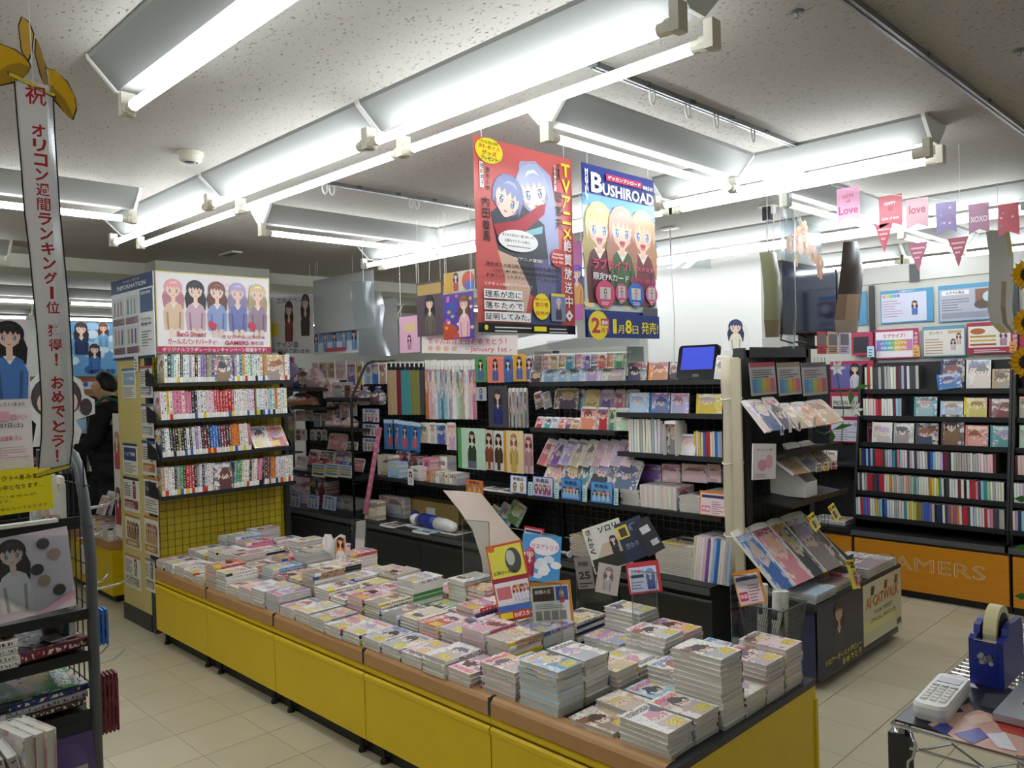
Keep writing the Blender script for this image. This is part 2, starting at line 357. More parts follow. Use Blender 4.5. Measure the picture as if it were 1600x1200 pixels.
class PR:                            # flat print on a sheet, layers a fraction of a millimetre apart; local x right, z up, front -y
    def __init__(s, y0=-.0012, step=.00006): s.m = MB(); s.y = y0; s.st = step
    def nx(s): s.y -= s.st; return s.y
    def poly(s, pts, col):
        y = s.nx(); s.m.add([(p[0], y, p[1]) for p in pts], [tuple(range(len(pts)))], 0, lin(col)); return s
    def rect(s, x0, z0, x1, z1, col): return s.poly([(x0, z0), (x1, z0), (x1, z1), (x0, z1)], col)
    def ell(s, cx, cz, rx, rz, col, n=16): return s.poly([(cx+rx*cos(2*pi*i/n), cz+rz*sin(2*pi*i/n)) for i in range(n)], col)
    def text(s, t, x, z, w, h, col, bold=.02, out=None):     # fitted into the box x, z, w, h (lower left)
        vs, fs, x0, x1, y0, y1 = text_geo(t, bold)
        if out:
            s.text(t, x, z, w, h, out, bold+.05)
        y = s.nx(); kx = w/max(x1-x0, .01); kz = h/max(y1-y0, .01)
        s.m.add([(x+(a-x0)*kx, y, z+(b-y0)*kz) for a, b in vs], fs, 0, lin(col)); return s
    def vtext(s, t, x, ztop, size, col, bold=.02, pitch=1.08, out=None, sk=0):
        z = ztop
        for ch in t:
            if ch == ' ': z -= size*.6; continue
            if ch in 'ー': s.rect(x+size*.42+sk*(ztop-z), z-size*.95, x+size*.58+sk*(ztop-z), z-size*.05, col)
            elif ch in '!！1': s.text(ch, x+size*.4, z-size, size*.2, size*.9, col, bold, out)
            else: s.text(ch, x, z-size, size*.92, size*.92, col, bold, out)
            z -= size*pitch
        return s
    def lines(s, x0, z0, x1, z1, n, col, th=.4):
        d = (z1-z0)/n
        for i in range(n):
            e = x1-(x1-x0)*random.choice((0, .05, .1, .25, .4)); s.rect(x0, z0+i*d, e, z0+i*d+d*th, col)
        return s
    def figure(s, cx, zb, h, hair, cloth, skin='f2cdb6', eye='4a3a48', big=1.0, smile=0):   # generic drawn figure, head and upper body
        r = h*.165*big; hz = zb+h-r*1.1; dk = '%02x%02x%02x' % tuple(int(int(hair[i:i+2], 16)*.78) for i in (0, 2, 4)); dc = '%02x%02x%02x' % tuple(int(int(cloth[i:i+2], 16)*.75) for i in (0, 2, 4))
        s.poly([(cx-r*.9, hz+r*.3), (cx-r*1.35, hz-r*1.0), (cx-r*1.15, hz-r*2.3), (cx-r*.5, hz-r*1.9), (cx+r*.5, hz-r*1.9), (cx+r*1.2, hz-r*2.5), (cx+r*1.35, hz-r*1.1), (cx+r*.9, hz+r*.3)], dk)
        s.poly([(cx-h*.19, zb), (cx-h*.21, zb+h*.34), (cx-h*.15, zb+h*.50), (cx-r*.35, zb+h*.56), (cx+r*.35, zb+h*.56), (cx+h*.15, zb+h*.50), (cx+h*.21, zb+h*.34), (cx+h*.19, zb)], cloth)
        s.poly([(cx-h*.13, zb), (cx-h*.15, zb+h*.36), (cx-h*.11, zb+h*.36), (cx-h*.09, zb)], dc); s.poly([(cx+h*.09, zb), (cx+h*.11, zb+h*.36), (cx+h*.15, zb+h*.36), (cx+h*.13, zb)], dc)
        s.poly([(cx-r*.45, zb+h*.555), (cx, zb+h*.44), (cx+r*.45, zb+h*.555)], 'f4efe8'); s.rect(cx-r*.24, zb+h*.50, cx+r*.24, hz-r*.5, skin)
        s.head(cx, hz, r, 0, hair, skin, eye, smile, h > .06); return s
    def head(s, cx, cz, r, ang, hair, skin='f4d8c8', eye='4a3a48', smile=0, detail=True):
        ca, sa = cos(rad(ang)), sin(rad(ang)); dk = '%02x%02x%02x' % tuple(int(int(hair[i:i+2], 16)*.8) for i in (0, 2, 4))
        def T(p): return (cx+r*(p[0]*ca-p[1]*sa), cz+r*(p[0]*sa+p[1]*ca))
        def pl(pts, c): s.poly([T(p) for p in pts], c)
        def el(x, z, a, b_, c, n=10): pl([(x+a*cos(2*pi*i/n), z+b_*sin(2*pi*i/n)) for i in range(n)], c)
        el(0, .12, 1.14, 1.1, dk, 18)
        pl([(-.82, .25), (-.84, -.25), (-.6, -.72), (-.22, -1.02), (0, -1.1), (.22, -1.02), (.6, -.72), (.84, -.25), (.82, .25), (0, .6)], skin)
        if detail:
            for k in (-1, 1):
                el(k*.42, -.28, .21, .2, 'fbf8f6'); el(k*.41, -.29, .15, .19, eye); el(k*.41, -.35, .08, .09, 'a8b4d8'); el(k*.37, -.2, .05, .06, 'ffffff', 6)
                pl([(k*.42-.24, -.12), (k*.42, -.03), (k*.42+.24, -.12), (k*.42, -.09)], '3a2c34'); el(k*.58, -.62, .16, .07, 'f2b0a8', 8)
            if smile: pl([(-.26, -.66), (-.14, -.92), (0, -.96), (.14, -.92), (.26, -.66), (0, -.62)], 'b84858'); pl([(-.12, -.86), (0, -.92), (.12, -.86), (0, -.8)], 'ea9aa0')
            else: el(0, -.78, .13, .04, 'c05a60', 8)
        pl([(-.98, -.75), (-1.12, 0), (-1.0, .6), (-.55, 1.08), (0, 1.2), (.55, 1.08), (1.0, .6), (1.12, 0), (.98, -.75), (.86, -.2), (.8, .15), (.62, .02), (.5, .32), (.3, -.02), (.12, .36), (-.08, .0), (-.3, .38), (-.5, .02), (-.66, .3), (-.82, .12), (-.88, -.3)], hair)
        pl([(-.45, .55), (-.2, .85), (.3, .88), (.6, .55), (.25, .72), (-.15, .7)], '%02x%02x%02x' % tuple(min(255, int(int(hair[i:i+2], 16)*1.2+16)) for i in (0, 2, 4)))
        return s
    def build(s, parent, name='print'): return s.m.build(name, 'print', parent)
def sheet(name, label, cat, c, w, h, yaw=0, tilt=0, roll=0, col='ece9e2', t=.0016, fn=None, group=None, bow=0):
    """thin board or paper centred at c; front faces -Y at yaw 0 and +X at yaw 90"""
    b = MB(); n = 1 if not bow else 8
    for i in range(n):
        x0, x1 = -w/2+w*i/n, -w/2+w*(i+1)/n
        f = lambda x: bow*(1-(2*x/w)**2)
        b.add([(x0, f(x0), -h/2), (x1, f(x1), -h/2), (x1, f(x1), h/2), (x0, f(x0), h/2), (x0, f(x0)+t, -h/2), (x1, f(x1)+t, -h/2), (x1, f(x1)+t, h/2), (x0, f(x0)+t, h/2)],
              [(0, 1, 2, 3), (5, 4, 7, 6), (4, 0, 3, 7), (1, 5, 6, 2), (3, 2, 6, 7), (4, 5, 1, 0)], 0, lin(col))
    o = b.build(name, 'print'); o.matrix_basis = Matrix.Translation(c) @ Matrix.Rotation(rad(yaw), 4, 'Z') @ Matrix.Rotation(rad(tilt), 4, 'X') @ Matrix.Rotation(rad(roll), 4, 'Y')
    tag(o, label, cat, group)
    if fn:
        p = PR(y0=-.0008); fn(p, w, h); p.build(o)
    return o

# ================================================================== the room
ZC = 2.56
fl = struct(BOX(-12, 3.2, -3, 8.2, -.1, -.004).build('floor', 'grout'))
tile = MB().prism([(-.149, -.004), (.149, -.004), (.1475, 0), (-.1475, 0)], 'y', -.149, .149).mesh('floor_tile', 'floor_tile')
def tile_block(x0, x1, y0, y1):
    y = y0
    while y < y1-.01:
        x = x0
        while x < x1-.01:
            o = link(bpy.data.objects.new('floor_tile', tile), fl); o.location = (x+.15, y+.15, 0); x += .3
        y += .3
tile_block(-7.3, -2.2, .545, 2.045)
tile_block(-7.9, -7.3, 1.145, 2.045)
tile_block(-2.29, .11, 2.945, 5.945)
tile_block(-1.39, -.19, 2.345, 2.945)
bg = BOX(-12, 3.2, -3, .545, -.004, 0).box(-12, -7.9, .545, 8.2, -.004, 0).box(-2.2, 3.2, .545, 2.345, -.004, 0).box(-7.9, -2.29, 2.045, 8.2, -.004, 0).box(.11, 3.2, 2.345, 8.2, -.004, 0).box(-2.29, .11, 5.945, 8.2, -.004, 0)
bg.build('floor_sheet', 'floor_tile', fl)
struct(BOX(-12, 3.2, -3, 8.2, ZC, ZC+.1).build('ceiling', 'ceiling'))
struct(BOX(-12.1, -12, -3, 8.2, 0, ZC).build('wall_left', 'white_paint'))
struct(BOX(3.2, 3.3, -3, 8.2, 0, ZC).build('wall_right', 'white_paint'))
struct(BOX(-12, 3.2, 8.2, 8.3, 0, ZC).build('wall_back', 'white_paint'))
struct(BOX(-12, 3.2, -3.1, -3, 0, ZC).build('wall_front', 'white_paint'))
struct(BOX(-7.2, -6.3, 2.42, 3.37, 0, ZC).build('wall_pillar', 'off_white'))
struct(BOX(-4.0, -2.96, 5.6, 6.5, 0, ZC).build('wall_pillar', 'white_paint'))
struct(MB().prism([(-6.55, 2.47), (-6.5, ZC), (-7.0, ZC), (-6.95, 2.47)], 'y', -3, 8.2).build('trim_1', 'off_white'))
struct(MB().prism([(-9.55, 2.47), (-9.5, ZC), (-10.0, ZC), (-9.95, 2.47)], 'y', -3, 8.2).build('trim_2', 'off_white'))
pw = struct(BOX(-2.95, 1.4, 6.2, 6.26, 0, 2.21).build('wall_partition', 'off_white'))
BOX(-2.95, 1.4, 6.185, 6.26, 2.212, 2.34).build('frieze', 'white_paint', pw)
BOX(-2.1, -2.03, 6.18, 6.186, 2.20, 2.33).build('frieze_clip', 'grey_metal', pw)

# ------------------------------------------------------------------ fluorescent fixtures
def fixture(n_tubes, L, label, group, cord=False):
    t = thing('ceiling_light', label, 'light', group=group)
    wt, wb = (.105, .028) if n_tubes == 1 else (.12, .03)
    h = MB().prism([(-wt, 0), (wt, 0), (wt-.004, -.012), (wb, -.09), (-wb, -.09), (-wt+.004, -.012)], 'x', -L/2+.006, L/2-.006)
    h.build('housing', 'white_enamel', t)
    for s in (-1, 1):
        e = MB().prism([(-wt-.004, .0), (wt+.004, .0), (wt, -.014), (wb+.004, -.094), (-wb-.004, -.094), (-wt, -.014)], 'x', s*L/2-.007, s*L/2+.007)
        e.build('end_plate', 'white_paint', t)
    ys = (0,) if n_tubes == 1 else (-.075, .075)
    for y in ys:
        z = -.138 if n_tubes == 1 else -.140
        MB().cyl((-L/2+.055, y, z), (L/2-.055, y, z), .0152, 12).build('tube', 'tube_glow', t, True)
        for s in (-1, 1):
            k = MB().box(s*L/2-.013, s*L/2+.013, y-.02, y+.02, z-.02, -.088)
            k.cyl((s*(L/2-.03), y, z), (s*(L/2-.055), y, z), .0165, 12).cyl((s*(L/2-.012), y, z), (s*(L/2-.032), y, z), .021, 10)
            k.build('socket', 'beige_plastic', t)
    if cord:
        MB().cyl((.1, .03, -.09), (.1, .03, -.23), .0012, 5).lathe([(.002, 0), (.005, -.004), (.006, -.02), (.003, -.026)], (.1, .03, -.226), 8).build('pull_cord', 'white_plastic', t)
    return t
dbl = fixture(2, 1.262, 'x', 'twin tube lights'); sgl = fixture(1, 1.25, 'x', 'single tube lights')
ROWS = {1.71: 'over the yellow book island', 3.42: 'over the aisle behind the book island', 5.03: 'behind the television rack', 6.78: 'beyond the white disc partition', -.4: 'over the aisle by the wire cart'}
first = True
for y, where in ROWS.items():
    for x in (-1.69, -2.96, -4.23):
        o = dbl if first else copy_tree(dbl); first = False
        o.location = (x, y, ZC)
        o['label'] = 'twin tube ceiling light ' + where + {-1.69: ', curtain-rail end', -2.96: ', middle one', -4.23: ', bookcase end'}[x]; o['group'] = 'twin tube lights ' + where
first = True
for x, y, r, lab in ((-1.87, 2.68, 90, 'single tube light right beside the two hanging posters'), (-4.08, 2.77, 90, 'single tube light near the yellow bookcase, over the island'),
        (-4.13, .86, 90, 'single tube light crossing behind the red-lettered banner'), (-1.87, 4.42, 90, 'single tube light above the television'),
        (-1.87, 6.0, 90, 'single tube light above the disc racks'), (-1.87, .89, 0, 'long single tube light with wide white shade near the smoke detector'),
        (-6.05, .75, 90, 'single tube light left of the beam, behind the banner'), (-8.6, 1.75, 90, 'far single tube light beyond the beam, first row'), (-8.6, 3.05, 90, 'far single tube light beyond the beam, over the shopper'),
        (-10.6, 2.0, 90, 'added fill tube light beyond the beam, last row'), (-10.6, 3.3, 90, 'added fill tube light beyond the beam, last row'),
        (-5.6, 5.9, 90, 'single tube light at the back behind the white sheets'), (-4.08, 5.9, 90, 'single tube light near the white pillar'),
        (-8.6, 4.4, 90, 'added fill tube light beyond the beam, level with the pillar'), (-8.6, 5.8, 90, 'added fill tube light beyond the beam, near the back wall'), (-10.6, 4.6, 90, 'added fill tube light beyond the beam, last row'), (-10.6, 6.0, 90, 'added fill tube light beyond the beam, last row'), (-7.4, 7.0, 90, 'added fill tube light in the back corner'), (-5.6, 7.3, 90, 'added fill tube light on the back wall side'), (.9, 1.7, 0, 'single tube light over the wire cart'), (.9, 3.4, 0, 'single tube light over the cart aisle'), (.9, 5.2, 0, 'single tube light by the end of the disc racks'), (.9, -.4, 0, 'single tube light at the shop entrance')):  # far and back-wall tubes on this row are added to brighten the dark walls
    o = sgl if first else copy_tree(sgl); first = False
    o.location = (x, y, ZC); o.rotation_euler = (0, 0, rad(r)); o['label'] = lab; o['group'] = 'single tube lights'

# ------------------------------------------------------------------ small things on the ceiling
t = thing('smoke_detector', 'round cream smoke detector on the ceiling', 'smoke detector', (-3.29, 1.42, ZC))
MB().lathe([(.052, 0), (.052, -.014), (.048, -.016)], n=24).build('base_ring', 'beige_plastic', t)
MB().lathe([(.046, -.016), (.044, -.036), (.03, -.042), (.03, -.03)], n=24).build('sensor_head', 'beige_plastic', t)
MB().lathe([(.029, -.031), (.02, -.047), (.004, -.049)], n=20).build('sensor_grille', 'grey_metal', t)
def rail(x, y0, y1, label, hooks):
    t = thing('curtain_rail', label, 'curtain rail', (x, 0, ZC), group='curtain rails')
    MB().prism([(-.012, 0), (.012, 0), (.012, -.018), (.004, -.018), (.004, -.014), (-.004, -.014), (-.004, -.018), (-.012, -.018)], 'y', y0, y1).build('track', 'steel', t)
    k = (y1-y0)/5
    for i in range(6): BOX(-.016, .016, y0+i*k-.012, y0+i*k+.012, -.012, .0).build('bracket', 'grey_metal', t)
    for y in hooks:
        MB().tube([(-.0, y-.012, -.016), (0, y-.014, -.04), (0, y-.008, -.058), (0, y, -.064), (0, y+.008, -.058), (0, y+.014, -.04), (0, y+.012, -.016)], .004, 6).build('rail_ring', 'white_plastic', t, True)
rail(-.85, 1.4, 4.6, 'long bare steel curtain rail on the ceiling above the wire cart', ())
rail(-1.57, 1.95, 3.3, 'steel curtain rail with four white rings on the ceiling', (PZ(1015, 135, ZC).y, PZ(1068, 158, ZC).y, PZ(1112, 176, ZC).y, PZ(1165, 200, ZC).y))
rail(-3.36, 2.05, 3.25, 'steel curtain rail behind the twin tubes, beside the posters', (2.1, 2.14, 2.62, 2.66))
for lab, x, y in (('small dark hook plate on the ceiling beside the twin tubes', 1245, 18), ('small dark hook on the ceiling above the disc racks', 1593, 78)):
    p = PZ(x, y, ZC); t = thing('ceiling_hook', lab, 'hook', p, .5)
    MB().lathe([(.02, 0), (.018, -.003), (.004, -.004)], n=12).build('plate', 'grey_metal', t)
    MB().tube([(0, 0, -.003), (.004, 0, -.012), (.0, 0, -.02), (-.006, 0, -.015)], .0015, 5).build('hook', 'grey_metal', t)
p = PZ(360, 395, ZC); t = thing('ceiling_vent', 'small low vent plate on the ceiling in front of the white pillar', 'vent', p)
MB().box(-.11, .11, -.04, .04, -.012, 0).build('frame', 'beige_plastic', t)
for i in range(3): BOX(-.09, .09, -.028+i*.022, -.016+i*.022, -.016, -.011).build('slat', 'grey_metal', t)
p = PZ(1200, 322, ZC); t = thing('power_adapter', 'black power adapter plugged in the ceiling with hanging cords', 'power adapter', p)
BOX(-.05, .05, -.03, .03, -.006, 0).build('outlet_plate', 'beige_plastic', t)
BOX(-.025, .022, -.025, .025, -.085, -.006).build('adapter', 'black', t)
BOX(.024, .04, -.016, .016, -.05, -.006).build('plug', 'white_plastic', t)
MB().tube([(-.005, 0, -.085), (-.012, .004, -.16), (-.003, 0, -.26), (-.01, .0, -.36)], .003, 5).build('cord', 'black', t)
MB().tube([(.032, 0, -.05), (.03, .004, -.15), (.028, 0, -.26), (.034, .02, -.42)], .003, 5).build('cord', 'white_plastic', t)
p = PZ(1047, 356, ZC); t = thing('ceiling_cable', 'thin white cord hanging before the white pillar', 'cord', p)
BOX(-.06, .06, -.025, .025, -.012, 0).build('ceiling_plate', 'beige_plastic', t)
MB().tube([(0, 0, -.012), (.002, 0, -.3), (.012, 0, -.5), (.016, 0, -.62), (.008, 0, -.85), (.01, 0, -1.1)], .0045, 6).build('cord', 'white_plastic', t, True)

# ================================================================== yellow island
YF, YB, XL, XR, ZT = 1.90, 2.80, -5.11, -1.31, .47
def cabinet(i, xa, xb):
    lab = 'yellow metal base cabinet of the book island, ' + ['next to the bookcase', 'second from the bookcase', 'in the middle of the island', 'second from the open yellow end panel', 'at the open yellow end panel'][i]
    t = thing('island_cabinet', lab, 'cabinet', (xa, YF, 0), group='yellow island cabinets'); w = xb-xa
    BOX(.004, w-.004, .035, YB-YF, .075, .405).build('body', 'yellow', t)
    # door: flat face, rolled lip on top and a dark recess above
    pr = [(.03, .085), (0, .085), (0, .335), (-.006, .345), (-.006, .360), (.002, .368), (.018, .362), (.03, .345)]
    MB().prism(pr, 'x', .003, w-.003).build('door', 'yellow', t)
    MB().prism([(.033, .372), (.006, .372), (.0, .38), (.0, .392), (.012, .402), (.033, .402)], 'x', .001, w-.001).build('top_rail', 'yellow', t)
    for k in (.08, w-.08):
        MB().lathe([(.018, 0), (.018, .012), (.012, .02), (.012, .078)], (k, .034, 0), 10).build('foot', 'rubber', t)
    BOX(.0, w, .055, .075, .0, .08).build('plinth', 'black', t)
xs = [-5.11, -4.372, -3.612, -2.845, -2.07, -1.325]
for i in range(5): cabinet(i, xs[i], xs[i+1])
t = thing('island_worktop', 'long worktop of the yellow island with brown wooden front edge', 'worktop', (XL, YF, .402))
W_ = XR-XL
BOX(0, W_-.015, .022, YB-YF, .004, ZT-.4025).build('board', 'black', t)
for i in range(5):
    MB().prism([(-.004, .004), (-.004, .052), (.003, .062), (.014, .0685), (.05, .0695), (.05, .0655), (.02, .06), (.02, .004)], 'x', xs[i]-XL+.008, xs[i+1]-XL-.008).build('edge_strip', 'wood_edge', t)
    BOX(xs[i+1]-XL-.008, xs[i+1]-XL+.006, -.003, .02, .006, .066).build('joint_cap', 'dark_metal', t)
BOX(W_-.014, W_+.008, -.002, YB-YF, .046, .0695).build('end_trim', 'dark_metal', t)
t = thing('island_end_panel', 'yellow end panel closing the book island', 'panel', (XR, YF, 0))
BOX(-.010, .006, .004, YB-YF, .012, .4475).build('panel', 'yellow', t)
BOX(-.013, .012, -.006, .012, .012, .40).build('corner_post', 'yellow', t)
BOX(-.012, .012, YB-YF-.012, YB-YF+.006, .012, .40).build('corner_post', 'yellow', t)

# ------------------------------------------------------------------ books
def book_mesh():                     # unit book lying flat: x long, y across (spine at -y), z thick
    b = MB()
    b.box(-.5, .5, -.49, .5, .93, 1, 0); b.box(-.5, .5, -.49, .5, 0, .07, 0)
    b.prism([(-.49, 0), (-.49, 1), (-.505, .9), (-.51, .5), (-.505, .1)], 'x', -.5, .5, 1)
    b.box(-.487, .487, -.485, .478, .07, .93, 2)
    return b
BOOK = book_mesh().mesh('book', ['cover', 'spine', 'pages']); BOOKP = book_mesh().mesh('booklet', ['cover', 'plain', 'pages'])
X3, Y3, Z3 = V((1, 0, 0)), V((0, 1, 0)), V((0, 0, 1))
def rotz(v, a): return V((v.x*cos(a)-v.y*sin(a), v.x*sin(a)+v.y*cos(a), v.z))
rest = MB(); n_ind = 0
GB = 'comics piled on the yellow island'
COVER = 'wwwwwwwwcqqlxesphfyr'
def stack(x, y, n, along_x, keep, zb=ZT, L=.182, Wd=.128, th=None, spine_vis=.5, colk=None, jit=1, rest_to=None, where=None, row=''):
    """a pile of books; the top 'keep' are individual books, what lies beneath joins the bulk"""
    global n_ind
    z = zb; ck = colk or random.choice(COVER); ck2 = random.choice('wwqprnkbgmy')
    th0 = th or random.uniform(.013, .019)
    flip = random.random() < spine_vis
    for i in range(n):
        h = th0*random.uniform(.95, 1.08); a = random.gauss(0, .018)*jit
        dx, dy = random.gauss(0, .0018)*jit, random.gauss(0, .0018)*jit
        if along_x: ex, ey = X3, Y3
        else: ex, ey = Y3, -X3          # spine (-y local) faces +X
        if not flip: ex, ey = -ex, -ey  # spine turned away
        ex, ey = rotz(ex, a), rotz(ey, a); c = V((x+dx, y+dy, z))
        if n-i <= keep:
            w = where or ('by the yellow end panel' if x > -2.2 else 'on the bookcase side of the yellow island' if x < -3.6 else 'midway along the yellow island')
            put(BOOK, 'comic_book', '%s comic, %s of a %s-row pile %s' % (PN(ck), 'topmost' if i == n-1 else 'second' if i == n-2 else 'third', row, w), 'book', c, ex*L, ey*Wd, Z3*h, PC(ck), GB if not where else 'books '+where)
            n_ind += 1
        else:
            sp = PC(ck2) if random.random() < .5 else PC('w'); pg = lin(random.choice(('cfcbc0', 'd8d4ca', 'c4c0b6')))
            M = basis(c, ex*L, ey*Wd, Z3*h); q = MB()
            q.box(-.5, .5, -.5, .5, .9, 1, 0, PC(ck)); q.box(-.5, .5, -.505, -.49, .0, .9, 0, sp); q.box(-.487, .487, -.49, .48, .02, .9, 0, pg)
            (rest_to or rest).add([M @ V(p) for p in q.v], q.f); (rest_to or rest).c[-len(q.f):] = q.c
        z += h
    return z
# near end: long side along the island
near = {1.992: ((-1.43, 5, 'w'), (-1.64, 1, 'e'), (-1.86, 9, 'l'), (-2.06, 6, 'q')), 2.128: ((-1.425, 5, 'w'), (-1.635, 2, 'e'), (-1.86, 9, 'w'), (-2.06, 4, 'c')),
        2.264: ((-1.415, 13, 'w'), (-1.62, 2, 'l'), (-1.83, 5, 'c'), (-2.04, 3, 'p')), 2.40: ((-1.41, 4, 'c'), (-1.62, 5, 'w'), (-1.83, 4, 'w'), (-2.04, 2, 'f')),
        2.536: ((-1.41, 8, 'q'), (-1.615, 6, 'l'), (-1.82, 8, 'w'), (-2.03, 4, 'x')), 2.672: ((-1.41, 9, 'q'), (-1.61, 5, 'l'), (-1.82, 7, 'h'), (-2.03, 9, 'w'))}
for y, row in near.items():
    for x, n, ck in row: stack(x, y, n, True, 3 if n > 4 else 2, row=('front', 'second', 'third', 'fourth', 'fifth', 'back')[list(near).index(y)], colk=ck, spine_vis=.12, th=.0168 if n < 10 else .0172)
# the rest: long side across, spines towards the end panel
x = -5.035; col = 0
while x < -2.2:
    for r in range(4):
        y = 1.995+r*.2+random.uniform(-.006, .006)
        if r == 0: n = random.choice((3, 3, 4, 5, 6, 3))
        elif r == 3: n = random.choice((4, 6, 7, 8))
        else: n = random.choice((4, 5, 6, 7, 8, 9))
        if col in (5, 6) and r == 0: n = 7
        if col == 4 and r == 0: n = 2
        stack(x, y, n, False, 2 if r < 2 else 1, spine_vis=.72, row=('front', 'second', 'third', 'back')[r])
    x += .1395; col += 1
o = rest.build('comic_pile_underlayers', 'print'); o['kind'] = 'stuff'; tag(o, 'lower books under the top ones in the piles on the yellow island', 'books')
# one book standing on edge against the pile
put(BOOK, 'comic_book', 'dark purple comic standing on edge between the piles at the island front', 'book', V((-2.17, 1.985, ZT)), Z3*.182+V((0, .0, 0)), rotz(V((-.35, .94, 0)), 0)*.12, rotz(V((.94, .35, 0)), 0)*.018, lin('5a3a5e'), GB)

# ================================================================== bookcase beside the pillar
_n0 = set(S.objects)
XB = -5.22                            # front edge of its shelves
t = thing('bookcase', 'black-framed bookcase with yellow back and wire grid, full of upright comics', 'bookcase', (0, 0, 0))
BOX(-5.47, -5.445, 2.03, 2.97, .47, 1.8).build('back_panel', 'yellow_panel', t)
g = MB()
for i in range(19): y = 2.06+i*.048; g.cyl((-5.43, y, .48), (-5.43, y, 1.75), .0016, 4)
for i in range(27): z = .49+i*.048; g.cyl((-5.427, 2.04, z), (-5.427, 2.95, z), .0016, 4)
g.build('wire_grid', 'black', t)
for y in (2.02, 2.965): BOX(-5.46, -5.40, y-.014, y+.014, .0, 1.82).build('post', 'dark_metal', t)
BOX(-5.46, -5.41, 2.02, 2.965, 0, .12).build('base_rail', 'dark_metal', t)
BZ = (1.608, 1.375, 1.142, .897)
for z in BZ:
    s = MB().prism([(-5.42, z-.012), (XB, z-.022), (XB, z+.004), (XB-.003, z+.004), (XB-.004, z-.003), (-5.42, z)], 'y', 2.0, 2.93); s.build('shelf', 'black', t)
    for y in (2.0, 2.928): MB().prism([(-5.42, z-.012), (-5.42, z+.09), (XB-.06, z+.05), (XB-.01, z-.02)], 'y', y-.006, y).build('bracket', 'black', t)
def spine_row(code, x_or_y0, z, fixed, axis, dirn, h=.182, dep=.115, th=(.0165, .021), lean=0, label='', name='comic_book', cat='book', group='', me=None, p_end=None, gapk='_'):
    """upright books or cases, spines out, along axis 'y' (facing +X) or 'x' (facing -Y)"""
    p = x_or_y0
    for ch in code:
        w = random.uniform(*th)
        if p_end is not None and p+w > p_end: break
        if ch == gapk: p += w; continue
        hh = h*random.uniform(.96, 1.03) if ch != 'w' else h*random.uniform(.985, 1.015)
        a = lean+random.gauss(0, .006)
        if axis == 'y': ex = V((0, sin(a), cos(a))); out = V((1, 0, 0)); ez = V((0, cos(a), -sin(a))); org = V((fixed-dep/2, p, z))
        else: ex = V((sin(a), 0, cos(a))); out = V((0, -1, 0)); ez = V((cos(a), 0, -sin(a))); org = V((p, fixed+dep/2, z))
        org = org + ex*hh/2
        c = PC(ch); c = tuple(min(1, max(0, q*random.uniform(.85, 1.12))) for q in c[:3])+(1,)
        put(me or (BOOKP if name != 'comic_book' else BOOK), name, label % PN(ch), cat, org, ex*hh, -out*dep, ez*w*.97, c, group)
        p += w
    return p
GS = 'comics standing in the yellow-backed bookcase'
LS = '%s-spined comic upright on the {} shelf of the yellow-backed bookcase'
R1 = 'wktwwkwwswkwvvusn' ; R1b = 'vwbywwswwwwoe'; R1c = 'wwuuukkq'
p = spine_row(R1, 2.045, BZ[0], XB-.02, 'y', 1, label=LS.format('top'), group=GS, lean=.02)
def facing(px_y, z, w, h, ck, label, tilt=-8, me=None, X=None, name='comic_book', cat='book', group=GS, th=.015):
    o = put(me or BOOK, name, label, cat, V(((X or XB)-.03, px_y, z)), Z3*h, V((0, -1, 0))*w, V((1, 0, 0))*th, PC(ck), group)
    o.matrix_basis = Matrix.Translation(o.matrix_basis.translation) @ Matrix.Rotation(rad(tilt), 4, 'Y') @ basis(V((0, 0, h/2)), Z3*h, V((0, 1, 0))*w, V((-1, 0, 0))*-th) if False else basis(V(((X or XB)-.03, px_y, z))+V((sin(rad(tilt))*h/2, 0, cos(rad(tilt))*h/2)), V((sin(rad(tilt)), 0, cos(rad(tilt))))*h, V((0, 1, 0))*w, V((cos(rad(tilt)), 0, -sin(rad(tilt))))*th)
    return o
facing(p+.068, BZ[0], .128, .182, 'a', 'dark comic facing out on the top shelf of the yellow-backed bookcase')
p = spine_row(R1b, p+.14, BZ[0], XB-.02, 'y', 1, label=LS.format('top'), group=GS)
facing(p+.066, BZ[0], .125, .18, 'e', 'tan comic facing out on the top shelf of the yellow-backed bookcase')
p = spine_row(R1c, p+.135, BZ[0], XB-.02, 'y', 1, label=LS.format('top'), group=GS, p_end=2.92)
p = spine_row('wwywpppqppkkwwwqqqrrrrrrrwwwwwwwq_wwwwclwowwww', 2.02, BZ[1], XB-.02, 'y', 1, label=LS.format('second'), group=GS, lean=-.02, p_end=2.915)
p = spine_row('awwkkkukkwkwvwkmkbbbnmmkmooowwwpqo', 2.02, BZ[2], XB-.02, 'y', 1, label=LS.format('third'), group=GS, lean=-.05, p_end=2.63)
facing(2.70, BZ[2], .13, .175, 'w', 'white comic lying open-faced at the end of the third bookcase shelf', -35)
facing(2.83, BZ[2], .13, .175, 'h', 'colourful comic leaning at the end of the third bookcase shelf', -38)
p = spine_row('ewwwksgkrrrkswkwww', 2.01, BZ[3], XB-.02, 'y', 1, label=LS.format('lowest'), group=GS, lean=.0)
facing(p+.07, BZ[3], .128, .18, 'a', 'dark comic facing out on the lowest shelf of the yellow-backed bookcase')
p = spine_row('tggwwwkwwpp_dmouuguswf', p+.14, BZ[3], XB-.02, 'y', 1, label=LS.format('lowest'), group=GS, lean=.06, p_end=2.74)
spine_row('oowwwwwwws', 2.75, BZ[3], XB-.02, 'y', 1, label=LS.format('lowest'), group=GS, lean=.03, p_end=2.93)

